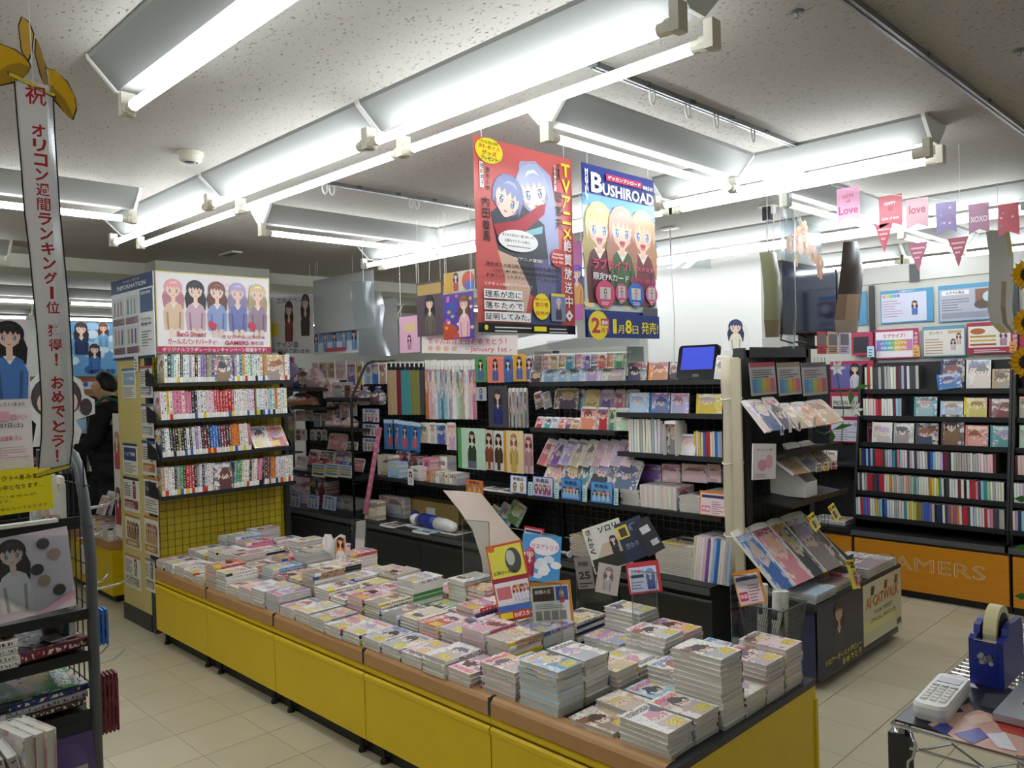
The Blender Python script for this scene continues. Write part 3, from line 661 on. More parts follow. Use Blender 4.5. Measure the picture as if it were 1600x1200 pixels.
# poster standing on the bookcase
def art_band(p, w, h):
    p.rect(-w/2, -h/2, w/2, -h/2+h*.075, 'b8305e'); p.text('オリジナルコラボレーションキャンペーン開催中です！', -w*.46, -h*.49, w*.92, h*.055, 'f4e8ee')
    p.rect(-w/2+.006, -h*.42, w/2-.006, h/2-.008, 'efe9ea')
    random.seed(3)
    for i in range(26): x, z = random.uniform(-w*.46, w*.46), random.uniform(-h*.1, h*.42); p.ell(x, z, .03, .012, random.choice(('f4dfe4', 'e6eef4', 'f6efd8', 'f0d6de')), 8)
    for i, (hr, cl) in enumerate((('e8a0a8', 'ddc0a0'), ('2e2a34', 'c8a8b8'), ('7a4a3c', '8a9ac8'), ('b0a0cc', '7078b0'), ('d8c08c', '9a8090'))):
        p.figure(-w*.36+i*w*.185, -h*.22, h*.62, hr, cl)
        p.rect(-w*.40+i*w*.185, -h*.30, -w*.365+i*w*.185, -h*.2, 'e8cfc0'); p.rect(-w*.345+i*w*.185, -h*.30, -w*.31+i*w*.185, -h*.2, 'e8cfc0')
    for x in (-.06, .22): p.poly([(x, -h*.16), (x+.05, -h*.22), (x+.06, -h*.14), (x+.01, -h*.09)], 'd0304e')
    p.text('BanG Dream!', -w*.34, -h*.30, w*.24, h*.06, 'b02a4e', .04, 'ffffff'); p.text('ガールズバンドパーティ!', -w*.42, -h*.40, w*.42, h*.075, 'd2425e', .05, 'ffffff')
    p.text('オリジナルコラボ in', .03, -h*.32, w*.4, h*.05, 'c04a62', .03); p.text('GAMERS', .05, -h*.4, w*.22, h*.055, 'b83a58', .06); p.text('新宿店', .05+w*.24, -h*.4, w*.12, h*.05, 'b83a58', .03)
sheet('poster', 'wide pale poster of five drawn girls above the yellow-backed bookcase', 'poster', V((-5.30, 2.42, 2.065)), .78, .52, 90, 0, 0, 'ded27a', fn=art_band)

for o in set(S.objects)-_n0:
    if o.parent is None: o.location += V((.12, -.045, 0))
# side of the bookcase with notices, and its yellow panel
YS = 1.962
t = thing('yellow_partition', 'yellow side panel of the bookcase with dark skirting', 'panel', (0, 0, 0))
BOX(-5.84, -5.345, YS, YS+.02, .11, 1.80).build('panel', 'pale_panel', t)
BOX(-5.84, -5.345, YS-.006, YS+.02, 0, .11).build('skirting', 'dark_metal', t)
def info(p, w, h):
    p.rect(-w/2, h*.33, w/2, h/2, '20386e'); p.rect(-w/2, -h/2, w/2, -h*.47, '20386e')
    p.text('INFORMATION', -w*.34, h*.365, w*.68, h*.055, 'dfe6f0', .04); p.text('GAMERS 新宿店', -w*.2, h*.44, w*.4, h*.035, 'b8c4dc', .02)
    p.rect(w*.2, h*.04, w*.48, h*.31, '2c5080'); p.text('最新情報', w*.22, h*.25, w*.22, h*.04, 'e8eef4')
    for i in range(2):
        for j in range(2):
            x, z = -w*.47+i*w*.33, -h*.43+j*h*.36
            p.rect(x, z+h*.1, x+w*.29, z+h*.34, 'd8dde2'); p.rect(x, z, x+w*.29, z+h*.085, 'a08088')
            for k in range(3): p.rect(x+w*.04+k*w*.08, z+h*.12, x+w*.08+k*w*.08, z+h*.3, random.choice(('8a6a52', '5a70a0', 'c09a84', '9aa4b0')))
            p.lines(x+w*.02, z+h*.01, x+w*.27, z+h*.08, 3, '3a3038')
    p.text('アプリでも', w*.22, -h*.06, w*.22, h*.035, '2a2a30'); p.text('配信中', w*.22, -h*.12, w*.22, h*.04, '2a2a30'); p.lines(w*.22, -h*.36, w*.46, -h*.16, 6, '6a6a72', .3)
a, b = PY(177, 470, YS), PY(243, 470, YS)
sheet('information_board', 'navy-headed INFORMATION board on the side of the bookcase', 'sign', V(((a.x+b.x)/2, YS-.012, 2.045)), b.x-a.x, .54, 0, 0, 0, 'eef0f2', .004, info)
def notice(c1, c2, kind):
    def f(p, w, h):
        p.rect(-w/2, h*.42, w/2, h/2, c1)
        if kind == 0: p.rect(-w*.42, -h*.05, w*.42, h*.36, c2); p.text('フェア開催', -w*.36, h*.1, w*.7, h*.12, 'f4f4f4'); p.lines(-w*.42, -h*.44, w*.42, -h*.1, 5, '8a8a90')
        elif kind == 1: p.figure(w*.2, -h*.1, h*.5, '4a3a40', c2); p.lines(-w*.44, -h*.05, 0, h*.36, 6, '7a6a70'); p.rect(-w*.42, -h*.4, w*.42, -h*.16, c2); p.lines(-w*.38, -h*.38, w*.3, -h*.2, 3, 'f0e8e0')
        else:
            for i in range(4): p.figure(-w*.3+i*w*.2, -h*.2, h*.5, random.choice(('c08a5a', '6a4a3a', '8a6a5a')), c2, big=1.1)
            p.rect(-w*.42, -h*.42, w*.42, -h*.24, c1); p.text('好評発売中', -w*.3, -h*.39, w*.6, h*.11, 'f4ece0')
    return f
NB = [(191, 575, 214, 623, '5a8ab4', '9ab8cc', 0, 'pale blue product notice'), (219, 571, 240, 622, 'b45a5a', '8088a8', 1, 'red and grey product notice'), (221, 630, 242, 685, '6a7080', '9aa0a8', 1, 'grey photographic notice'),
      (192, 692, 217, 742, '304a78', '304a78', 0, 'navy fair notice'), (222, 688, 246, 743, '3a5a90', 'b87838', 1, 'blue and orange notice'), (193, 745, 220, 800, '3a3a44', '9a4a44', 1, 'white and brick-red notice'),
      (225, 744, 249, 803, 'c08a3a', '3a3a50', 0, 'dark notice with orange header'), (196, 804, 222, 858, 'c08a4a', 'a8805a', 2, 'notice with a row of brown figures'), (226, 806, 250, 868, 'c0883a', 'c8a070', 2, 'orange-headed notice with small figures'),
      (196, 866, 222, 920, 'c88a4a', '8a9a70', 1, 'green and orange notice near the skirting'), (228, 872, 244, 925, '8a8a80', '8a7a60', 1, 'narrow brown notice near the skirting')]
for x0, y0, x1, y1, c1, c2, k, lab in NB:
    a, b = PY(x0, y0, YS), PY(x1, y1, YS); w = b.x-a.x; z = (PY((x0+x1)/2, y0, YS).z+PY((x0+x1)/2, y1, YS).z)/2; h = (y1-y0)*depth(a)/FPX*1.0
    if w < .05: continue
    sheet('notice', lab+' on the yellow side of the bookcase', 'notice', V(((a.x+b.x)/2, YS-.004, z)), w*.96, h*.96, 0, 0, 0, 'ece8de', fn=notice(c1, c2, k), group='notices on the bookcase side')
sheet('number_tag', 'small white paper tag on the bookcase corner', 'tag', V((PY(217, 568, YS).x, YS-.018, PY(217, 568, YS).z)), .07, .1, 0, 0, 0, 'ece9e2', fn=lambda p, w, h: p.lines(-w*.3, -h*.4, w*.3, h*.4, 4, '333338'))

# ================================================================== long black shelving behind the island
YG, YD = 4.06, 3.58                   # wire back plane, front of the base cabinets
def base_cab(xa, xb, lab):
    t = thing('base_cabinet', lab, 'cabinet', (xa, YD, 0), group='dark base cabinets'); w = xb-xa
    BOX(.002, w-.002, .02, YG-YD, .06, .46).build('body', 'dark_metal', t)
    MB().prism([(.019, .07), (0, .07), (0, .40), (-.006, .41), (0, .42), (.019, .42)], 'x', .004, w-.004).build('door', 'grey_metal' if False else 'dark_metal', t)
    BOX(.02, w-.02, .06, .08, 0, .06).build('plinth', 'black', t)
    BOX(0, w, -.02, YG-YD, .46, .492).build('deck', 'black', t)
    BOX(0.001, w-.001, -.028, -.0201, .452, .485).build('deck_lip', 'grey_metal', t)
gx = [-7.3, -6.4, -5.5, -4.6, -3.7, -2.8, -2.2]
names = ['behind the bookcase', 'with the gift bags on top', 'under the rolled plush', 'behind the tan curled sheet', 'under the white book pile', 'at the canvas roll']
for i in range(6): base_cab(gx[i], gx[i+1], 'dark grey base cabinet of the long shelving, '+names[i])
def grid_bay(xa, xb, ztop, lab, shelves, posts=True, back=True):
    t = thing('shelving_bay', lab, 'shelf', (xa, YG, 0), group='black wire shelving bays'); w = xb-xa
    g = MB()
    n = int(w/.05)
    for i in range(n+1): g.cyl((i*w/n, 0, .493), (i*w/n, 0, ztop), .0015, 4)
    k = int((ztop-.5)/.05)
    for i in range(k+1): g.cyl((0, -.003, .5+i*(ztop-.5)/k), (w, -.003, .5+i*(ztop-.5)/k), .0015, 4)
    g.build('wire_grid', 'steel', t)
    if back: BOX(0, w, .012, .03, .493, ztop-.02).build('back_panel', 'black', t)
    for x in (.012, w-.012): BOX(x-.012, x+.012, -.012, .03, .493, ztop+.02).build('post', 'black', t)
    for z, d, x0, x1 in shelves:
        MB().prism([(-.006, z-.02), (-d, z-.024), (-d, z+.005), (-d+.003, z+.005), (-d+.004, z), (-.006, z)], 'x', x0-xa+.003, x1-xa-.003).build('shelf_board', 'dark_metal', t)
    return t
grid_bay(-6.95, -5.56, 1.62, 'black wire shelving bay with gift goods nearest the bookcase', [(1.447, .30, -6.1, -5.58), (1.53, .28, -6.93, -6.12), (1.364, .28, -6.93, -6.12), (1.19, .28, -6.15, -5.58), (.78, .30, -6.93, -5.58)])
grid_bay(-5.545, -3.66, 1.74, 'wide black wire shelving bay hung with long straps', [(.822, .34, -5.53, -3.67)])
grid_bay(-3.65, -2.2, 1.6, 'black wire shelving bay holding the portable player', [(1.548, .30, -3.64, -2.21), (1.362, .30, -2.93, -2.21), (1.254, .30, -3.64, -2.94), (1.132, .30, -2.93, -2.21), (.828, .36, -3.64, -2.21)])
# side frame with a rounded corner
t = thing('tubular_divider', 'black tubular side frame dividing the wire shelving', 'frame', (-5.555, 0, 0))
MB().tube([(0, 3.66, .494), (0, 3.66, 1.42), (0, 3.67, 1.46), (0, 3.80, 1.70), (0, 3.83, 1.73), (0, 3.88, 1.745), (0, 4.05, 1.745)], .011, 8).build('frame_tube', 'black', t, True)
for z in (.75, 1.0, 1.25): MB().cyl((0, 3.66, z), (0, 4.05, z), .004, 6).build('cross_wire', 'black', t)

# unit goods
def pack_mesh():      # flat hanging packet: header card, art sheet, clear bag rim; x wide, z high, front -y, origin bottom centre
    b = MB(); b.box(-.5, .5, -.25, .25, 0, .9, 0); b.prism([(-.5, .9), (.5, .9), (.46, .985), (.1, 1), (-.1, 1), (-.46, .985)], 'y', -.4, .4, 1)
    b.box(-.52, -.5, -.5, .5, 0, .9, 1); b.box(.5, .52, -.5, .5, 0, .9, 1); return b
PACK = pack_mesh().mesh('packet', ['art', 'paper']); PACK2 = pack_mesh().mesh('hook_packet', ['art', 'plain'])
def strap_mesh():     # long narrow clear tube with black or white cap
    b = MB(); b.prism([(-.45, -.3), (.45, -.3), (.5, 0), (.45, .3), (-.45, .3), (-.5, 0)], 'z', 0, .84, 0)
    b.prism([(-.3, -.35), (.3, -.35), (.3, .35), (-.3, .35)], 'z', .84, .97, 1); b.prism([(-.5, -.1), (.5, -.1), (.5, .1), (-.5, .1)], 'z', .9, 1, 2); return b
STRAPB = strap_mesh().mesh('strap', ['plain', 'black', 'paper']); STRAPW = strap_mesh().mesh('strap_pale', ['art', 'paper', 'paper'])
def case_mesh():      # disc case facing out: tray, lid, hinge strip
    b = MB(); b.box(-.5, .5, .05, .5, 0, 1, 1); b.box(-.40, .49, -.5, .05, .015, .985, 0); b.box(-.5, -.41, -.42, .05, .0, 1, 2); b.box(.485, .5, -.45, .05, 0, 1, 1); return b
CASE = case_mesh().mesh('disc_case', ['art', 'grey_metal', 'plain'])
def bag_mesh():       # soft gathered bag
    b = MB(); n = 12; prof = [(.30, 0), (.5, .06), (.52, .3), (.46, .55), (.30, .75), (.12, .86), (.17, .96), (.2, 1)]
    for i, (r, z) in enumerate(prof): pass
    vs = []; fs = []
    for i, (r, z) in enumerate(prof):
        for k in range(n): a = 2*pi*k/n; q = r*(1+.10*sin(k*2.3+i*1.7)); vs.append((q*cos(a), q*sin(a)*.9, z))
    for i in range(len(prof)-1):
        for k in range(n): fs.append((i*n+k, i*n+(k+1) % n, (i+1)*n+(k+1) % n, (i+1)*n+k))
    fs += [tuple(range(n-1, -1, -1)), tuple(range((len(prof)-1)*n, len(prof)*n))]
    return b.add(vs, fs)
BAG = bag_mesh().mesh('goods_bag', ['art'], True)
def carton_mesh():    # small carton with lid flap and window
    b = MB(); b.box(-.5, .5, -.5, .5, 0, .96, 0); b.prism([(-.5, .96), (.5, .96), (.48, 1), (-.48, 1)], 'y', -.5, .5, 1); b.box(-.36, .36, -.505, -.5, .18, .62, 1); return b
CARTON = carton_mesh().mesh('carton', ['art', 'plain'])
MESHK = {'pack': PACK, 'case': CASE, 'bag': BAG, 'carton': CARTON, 'sb': STRAPB, 'sw': STRAPW}
KN = {'pack': ('goods_packet', 'packet'), 'case': ('disc_case', 'disc case'), 'bag': ('goods_bag', 'bag'), 'carton': ('goods_carton', 'box'), 'sb': ('strap_packet', 'strap'), 'sw': ('strap_packet', 'strap'), 'card': ('art_card', 'card')}
def gi(kind, x0, y0, x1, y1, Y, ck, label, group, th=.012, tilt=0, z=None, roll=0, name=None, cat=None):
    """goods on a plane facing -Y, from the pixels they cover"""
    yc = (y0+y1)/2; xc = (x0+x1)/2; a, b = PY(x0, yc, Y), PY(x1, yc, Y); zb, zt = PY(xc, y1, Y).z, PY(xc, y0, Y).z
    if z is not None: zt += z-zb; zb = z
    w, h = b.x-a.x, zt-zb
    if kind in ('bag',): th = min(w*.8, .15)
    o = link(bpy.data.objects.new(name or KN[kind][0], MESHK[kind]))
    o.matrix_basis = Matrix.Translation(V(((a.x+b.x)/2, Y, zb))) @ Matrix.Rotation(rad(tilt), 4, 'X') @ Matrix.Rotation(rad(roll), 4, 'Y') @ Matrix.Diagonal((w, th, h, 1))
    o.color = PC(ck); tag(o, (label % PN(ck)) if '%s' in label else label, cat or KN[kind][1], group); return o
YH = 3.9
G = 'hanging goods on the wire shelving'
D = -.03
L1 = '%s packet hanging high on the bay nearest the bookcase'
for x0, y0, x1, y1, k in ((500, 566, 511, 590, 's'), (512, 565, 523, 590, 'e'), (525, 564, 541, 591, 'q'), (543, 566, 556, 602, 'v'), (557, 564, 567, 602, 'y')): gi('pack', x0, y0, x1, y1, YH, k, L1, G)
L2 = '%s packet hanging on the small hooks of the gift bay'
for x0, y0, x1, y1, k in ((463, 641, 476, 658, 'q'), (478, 641, 490, 658, 's'), (492, 645, 501, 667, 'b'), (502, 645, 511, 667, 'n'), (512, 628, 521, 653, 'p'), (523, 628, 532, 653, 'm'), (534, 628, 545, 653, 'm'), (547, 628, 557, 650, 's'),
        (463, 670, 470, 688, 'm'), (472, 670, 479, 688, 'q'), (486, 671, 493, 688, 's'), (495, 671, 502, 688, 'a'), (504, 671, 511, 688, 's'), (447, 643, 461, 690, 'u')): gi('pack', x0, y0, x1, y1, YH-.02, k, L2, G)
gi('bag', 462, 574, 482, 606, 3.86, 'n', 'dark plush bag on the top shelf next to the bookcase', G, z=1.531)
gi('bag', 482, 566, 504, 606, 3.86, 'q', 'pale pink plush bag on the top shelf next to the bookcase', G, z=1.531)
gi('bag', 448, 556, 465, 606, 3.86, 'v', 'violet wrapped plush on the top shelf touching the bookcase comics', G, z=1.531)
gi('bag', 452, 611, 497, 636, 3.9, 'h', 'crinkled red foil bag on the shelf beside the bookcase', G, z=1.365)
gi('carton', 513, 596, 525, 622, 3.85, 'q', 'pink upright box on the small gift shelf', G, .1, z=1.448, roll=-8)
gi('carton', 527, 598, 545, 622, 3.85, 's', 'grey striped box on the small gift shelf', G, .1, z=1.448)
gi('carton', 546, 602, 556, 622, 3.85, 'm', 'maroon box on the small gift shelf', G, .1, z=1.448)
gi('bag', 512, 651, 534, 669, 3.84, 'q', 'pink domed pouch on the lower gift shelf', G, z=1.191); gi('bag', 537, 651, 557, 669, 3.84, 'e', 'tan domed pouch on the lower gift shelf', G, z=1.191)
gi('pack', 512, 677, 539, 703, 3.85, 'p', 'pink illustrated folder below the gift shelf', G, tilt=-14); gi('pack', 541, 690, 557, 703, 3.85, 'u', 'olive folder below the gift shelf', G, tilt=-14)
for x0, y0, x1, y1, k in ((480, 702, 497, 727, 'p'), (498, 704, 519, 724, 'a'), (520, 704, 546, 726, 'x'), (549, 716, 566, 737, 'r'), (462, 712, 479, 728, 'q')): gi('pack', x0, y0, x1, y1, 3.86, k, '%s flat packet leaning above the price cards of the gift bay', G, tilt=-16)
for i, (x0, x1) in enumerate(((452, 469), (470, 488))): gi('carton', x0, 750+i, x1, 790, 3.8, 's' if i == 0 else 'q', ('grey' if i == 0 else 'pink')+' printed gift bag standing on the low deck', G, .12, z=.493)
for x0, x1, k in ((492, 506, 'd'), (508, 520, 'm'), (525, 545, 's'), (545, 562, 's')): gi('carton', x0, 748 if k != 's' else 776, x1, 792, 3.85, k, '%s box at the back of the low gift deck', G, .14, z=.493)
def price(c1, c2):
    def f(p, w, h):
        p.rect(-w/2, h*.3, w/2, h/2, c1)
        for i in range(4): p.rect(-w*.42, -h*.38+i*h*.16, w*.42, -h*.38+i*h*.16+h*.12, (c2, 'e0a850', '6ab0a0', '8a9ad0')[i])
        p.text('入荷', -w*.3, h*.33, w*.6, h*.13, 'ffffff')
    return f
def people_card(bg, n, c):
    def f(p, w, h):
        p.rect(-w*.47, -h*.46, w*.47, h*.46, bg)
        for i in range(n): p.figure(-w*.42+w*.84*(i+.5)/n, -h*.4, h*.5, ('4a3a3a', 'b08a5a', '6a5a80', 'c88a90', '3a4a6a')[i % 5], c, big=1.2)
        p.text('新商品', -w*.3, h*.2, w*.6, h*.2, '2a3a6a')
    return f
def gcard(x0, y0, x1, y1, Y, base, label, fn, name='price_card', cat='card', group='price cards on the shelf edges', tilt=-8, roll=0):
    xc, yc = (x0+x1)/2, (y0+y1)/2; c = PY(xc, yc, Y); w = PY(x1, yc, Y).x-PY(x0, yc, Y).x; h = PY(xc, y0, Y).z-PY(xc, y1, Y).z
    return sheet(name, label, cat, c, w, h, 0, tilt, roll, base, fn=fn, group=group)
gcard(488, 719, 508, 745, 3.72, 'ece9e2', 'red-headed rainbow price card on the gift bay', price('b83a4a', '4a5a8a')); gcard(509, 719, 529, 745, 3.72, 'ece9e2', 'second rainbow price card on the gift bay, beside the blue one', price('b84a5a', '50a0a0')); gcard(530, 722, 550, 746, 3.72, 'ece9e2', 'blue-headed price card on the gift bay', price('2a5aa8', '6a90c8'))
for (x0, y0, x1, y1), lab in (((449, 768, 470, 792), 'blue card before the gift bags'), ((480, 773, 499, 795), 'blue card between the gift bags and boxes'), ((504, 774, 526, 797), 'violet card before the dark gift boxes')): gcard(x0, y0, x1, y1, 3.60, '2f62b8', lab, people_card('b8c8e4', 3, '7a8ac0'))
# wide bay: hanging rows
for i, k in enumerate('lbe'): gi('pack', 569+i*12, 566, 580+i*12, 600, YH, k, '%s packet hanging in the rounded corner of the side frame', G)
for i, k in enumerate('sa'): gi('bag', 562+i*20, 604, 581+i*20, 633, YH, k, '%s clear pouch hanging under the rounded frame corner', G)
for i, (y0, y1) in enumerate(((638, 660), (662, 682), (684, 706))): gcard(566, y0, 593, y1, 3.86, '2a50a8', ('topmost', 'middle', 'lowest')[i]+' of three blue cards stacked behind the pink pole', people_card('d8d4dc', 4, 'b06a70'), tilt=0)
for i, k in enumerate('eemttuua'): gi('sb', 606+i*7.2, 565, 612.6+i*7.2, 648, YH, k, '%s neck strap packet with black cap, hanging on the wire', 'black-capped strap packets', .02)
for i, k in enumerate('oqwltlswfuwqp'): gi('sw', 665+i*6.1, 562+(i % 2), 670.8+i*6.1, 655, YH-.01, k, 'pale %s strap packet hanging in the long pale row', 'pale strap packets', .02)
ART = 'large illustrated sheets on the wire shelving'
for x0, y0, x1, y1, k, lab in ((742, 558, 760, 597, 'g', 'green art card high beside the pale straps'), (761, 557, 787, 598, 'h', 'coral art card with a seated figure high on the wire'), (788, 558, 800, 597, 'b', 'blue art card high on the wire'), (801, 553, 822, 596, 'i', 'gold art card high on the wire'), (823, 556, 831, 596, 'x', 'narrow lavender art card high on the wire'),
        (743, 605, 760, 626, 's', 'small grey packet under the green art card'), (763, 603, 793, 668, 'a', 'tall dark art sheet with a blue-skirted figure')): 
    c = PAL[k][1]
    gcard(x0, y0, x1, y1, YH-.02, c, lab, (lambda bg: lambda p, w, h: p.figure(0, -h*.42, h*.82, '3a2c34', '5a6aa0' if bg != '4a4a50' else '2a3470', big=.8))(c), 'art_sheet', 'art card', ART, 0)
for i in range(5): gi('pack', 796+i*6, 606, 800+i*6, 668, YH, 'a', 'dark art sheet hanging edge-on in the dark row', ART, .02)
for x0, y0, x1, y1, r in ((600, 655, 616, 702, 0), (614, 655, 627, 702, 0), (622, 657, 641, 704, 4), (639, 659, 657, 705, 5)):
    gcard(x0, y0, x1, y1, YH-.03-.01*(x0 > 618), '3a80c0', 'blue art packet with a small figure in the row of four', lambda p, w, h: (p.rect(-w*.5, h*.36, w*.5, h*.48, 'd8e4ee'), p.figure(w*.05, -h*.4, h*.7, '3a3040', 'c86a80', big=.7)), 'art_packet', 'packet', 'blue art packets', 0, r)
for x0, y0, x1, y1, k in ((658, 660, 671, 692, 'c'), (672, 660, 682, 693, 'w'), (683, 661, 697, 694, 'b'), (699, 660, 712, 703, 'q')): gi('pack', x0, y0, x1, y1, YH-.02, k, '%s illustrated packet right of the blue art packets', G)
for x0, y0, x1, y1, bg, ed, hr, cl, lab in ((715, 669, 759, 733, 'c4e2c8', '5aa860', '3a2a22', '3c4a34', 'green-edged picture of a girl in a hat and dark cape'), (758, 672, 770, 734, 'd8cbb8', 'c8b8a0', '3a2a22', '8a4a34', 'narrow picture of a figure in brown between the larger ones'), (771, 673, 787, 736, 'dcdcd8', 'c8c8c4', '26221f', '4a3a28', 'pale picture of a dark-haired figure in brown'),
        (787, 673, 818, 739, 'ead2a0', 'd89a30', 'b08050', 'c8a860', 'orange-edged picture of a long-haired figure in yellow trousers'), (819, 678, 833, 740, 'd8b8c0', 'c8a0a8', '8a3a40', 'b88a90', 'narrow pink picture at the end of the picture row')):
    gcard(x0, y0, x1, y1, 3.82, bg, lab, (lambda ed, hr, cl: lambda p, w, h: (p.rect(-w/2, -h/2, -w*.36, h/2, ed), p.rect(-w*.14, -h*.48, w*.16, -h*.1, '6a7080' if cl == '3c4a34' else cl), p.figure(w*.02, -h*.3, h*.72, hr, cl, big=.75)))(ed, hr, cl), 'framed_picture', 'picture', ART, 0)
# clutter on the middle shelf
ZM = .823
for x0, y0, x1, y1, Y, k, lab in ((597, 711, 622, 742, 3.86, 'c', 'cream box with a small figure on the middle shelf'), (613, 721, 631, 745, 3.80, 'l', 'pale blue carton on the middle shelf'), (627, 703, 648, 742, 3.92, 'm', 'maroon box at the back of the middle shelf'), (650, 708, 662, 742, 3.92, 'k', 'black windowed box on the middle shelf'),
        (648, 728, 668, 749, 3.80, 'w', 'white carton with pink print on the middle shelf'), (668, 716, 680, 751, 3.84, 'p', 'pink carton with red base on the middle shelf'), (682, 706, 694, 742, 3.94, 'u', 'olive carton at the back of the middle shelf'), (694, 706, 706, 742, 3.94, 'w', 'white bottle-shaped carton at the back of the middle shelf')):
    gi('carton', x0, y0, x1, y1, Y, k, lab, 'cartons on the middle shelf', .09, z=ZM)
for i in range(7): gi('carton', 676+i*7, 734+i*.7, 682+i*7, 752+i*.7, 3.79, 'oewscws'[i], '%s small carton in the row along the middle shelf edge', 'small cartons in a row', .12, z=ZM)
gcard(728, 750, 755, 771, 3.70, 'd86a30', 'orange picture card hanging from the middle shelf edge', people_card('e08a4a', 3, 'f0c890'), tilt=0)
gcard(637, 733, 646, 758, 3.70, 'f0eeee', 'white standee card of a small dark-haired figure at the shelf edge', lambda p, w, h: p.figure(0, -h*.4, h*.75, '26222a', 'e8d8d8'), 'standee', 'standee', None, 0)
for i, k in enumerate('ana'): put(PACK, 'flat_packet', '%s flat packet lying on the middle shelf before the pictures' % PN(k), 'packet', V((-4.15+i*.16, 3.84, ZM+.002)), X3*.15, Z3*.012, -Y3*.14, PC(k), G)
# low deck of the wide bay
ZD = .493
gi('carton', 576, 776, 596, 804, 3.68, 'c', 'plain cream box standing on the low deck', 'boxes on the low deck', .08, z=ZD)
gi('carton', 597, 768, 637, 799, 3.85, 's', 'grey picture box with red print on the low deck', 'boxes on the low deck', .06, z=ZD)
t = thing('kraft_box', 'brown kraft carton with a small label at the back of the low deck', 'box', (0, 0, 0)); a, b = PY(637, 790, 3.9), PY(716, 790, 3.9); w = b.x-a.x
BOX(a.x, b.x, 3.9, 4.03, ZD, ZD+.14).build('body', 'kraft', t); BOX(a.x-.002, b.x+.002, 3.898, 4.032, ZD+.14, ZD+.146).build('lid', 'kraft', t)
pl = MB(); pl.box(a.x+w*.38, a.x+w*.56, 3.8985, 3.8995, ZD+.03, ZD+.1).build('label', 'paper', t)
t = thing('plush_bottle', 'blue and white wrapped figure lying on the low deck', 'figure', (-4.78, 3.72, ZD), rad(-8), None)
MB().tube([(-.02, 0, .04), (.06, 0, .05), (.16, .0, .05), (.24, .01, .045)], [.03, .05, .052, .05], 10).build('blue_body', 'blue_plastic', t, True)
MB().tube([(.24, .01, .045), (.36, .02, .045), (.44, .02, .04), (.47, .02, .04)], [.048, .046, .04, .02], 10).build('white_body', 'white_plastic', t, True)
MB().lathe([(.01, .0), (.036, .012), (.045, .04), (.036, .068), (.012, .082)], (-.06, 0, 0), 12).build('head', 'white_plastic', t, True)
MB().tube([(-.06, 0, .08), (-.09, .01, .06), (-.10, .01, .03)], [.03, .028, .01], 8).build('cap', 'blue_plastic', t, True)
for i, k in enumerate('asla'): put(PACK, 'flat_packet', '%s flat packet lying on the low deck beside the blue figure' % PN(k), 'packet', V((-4.95+i*.2, 3.70+.1*(i % 2), ZD+.001)), X3*.17, Z3*.012, -Y3*.17, PC(k), G)
for i, k in enumerate('ttg'): gi('pack', 755+i*16, 790-i*4, 778+i*16, 825-i*4, 3.86, k, '%s folder leaning on the low deck beside the curled sheet' , G, tilt=-20, roll=20)
t = thing('pink_pole_banner', 'tall narrow pink stick leaning in front of the shelving', 'banner')
a, b = PY(593, 668, 3.70), PY(570, 803, 3.62); d = (a-b).normalized(); s = V((1, 0, 0)); o = MB(); wv = .028
o.add([b-s*wv, b+s*wv, a+s*wv, a-s*wv, b-s*wv+V((0, .006, 0)), b+s*wv+V((0, .006, 0)), a+s*wv+V((0, .006, 0)), a-s*wv+V((0, .006, 0))], [(0, 1, 2, 3), (5, 4, 7, 6), (4, 0, 3, 7), (1, 5, 6, 2), (3, 2, 6, 7), (4, 5, 1, 0)], 0, lin('d87a98'))
o.build('stick', 'print', t)
o = MB(); mid = b+(a-b)*.1; 
for k in range(9): c = b+(a-b)*(.15+k*.09); o.add([c+V((-.01, -.001, -.02)), c+V((.01, -.001, -.02)), c+V((.01, -.001, .02)), c+V((-.01, -.001, .02))], [(0, 1, 2, 3)], 0, lin('eeb4c4'))
o.build('print', 'print', t)

# ------------------------------------------------------------------ right bay of the long shelving
GR = 'goods on the portable-player bay'
a, b = PY(836, 570, 3.74), PY(980, 570, 3.74)
t = thing('acrylic_tray', 'clear acrylic tray holding bright cards on top of the shelving', 'tray', (a.x, 3.74, 1.63))
BOX(0, b.x-a.x, 0, .004, 0, .10).build('front_pane', 'acrylic', t); BOX(0, b.x-a.x, 0, .16, -.004, 0).build('tray_base', 'acrylic', t)
for x in (0, b.x-a.x): BOX(x-.003, x+.003, 0, .16, 0, .12).build('side_pane', 'acrylic_edge', t)
BOX(0, b.x-a.x, .12, .124, .13, .19).build('header_strip', 'film', t)
for i, k in enumerate('mpeitrvnrogf'): gi('pack', 832+i*12.6, 546-i*.7, 846+i*12.6, 571-i*.7, 3.80+(i % 2)*.012, k, '%s card standing in the clear tray on top of the shelving', 'cards in the clear tray', .006, tilt=-8, z=1.631)
for x0, y0, x1, y1, k, lab in ((848, 572, 869, 600, 'l', 'pale blue booklet at the left of the top shelf'), (871, 576, 887, 600, 'l', 'second pale blue booklet on the top shelf'), (889, 572, 913, 600, 'l', 'wide pale blue booklet on the top shelf'), (914, 572, 938, 600, 'x', 'lavender booklet on the top shelf'), (941, 575, 976, 598, 's', 'silvery wide packet on the top shelf'), (828, 572, 846, 592, 'k', 'black folder standing at the end of the top shelf')):
    gi('pack', x0, y0, x1, y1, 3.80, k, lab, GR, .012, tilt=-10, z=1.549)
for x0, x1, k, lab in ((981, 1011, 'a', 'grey disc case beside the portable player'), (1013, 1044, 'o', 'orange and white disc case beside the portable player'), (1047, 1060, 'a', 'dark disc case half hidden by the portable player')): gi('case', x0, 564, x1, 593, 3.80, k, lab, GR, .015, tilt=-8, z=1.549)
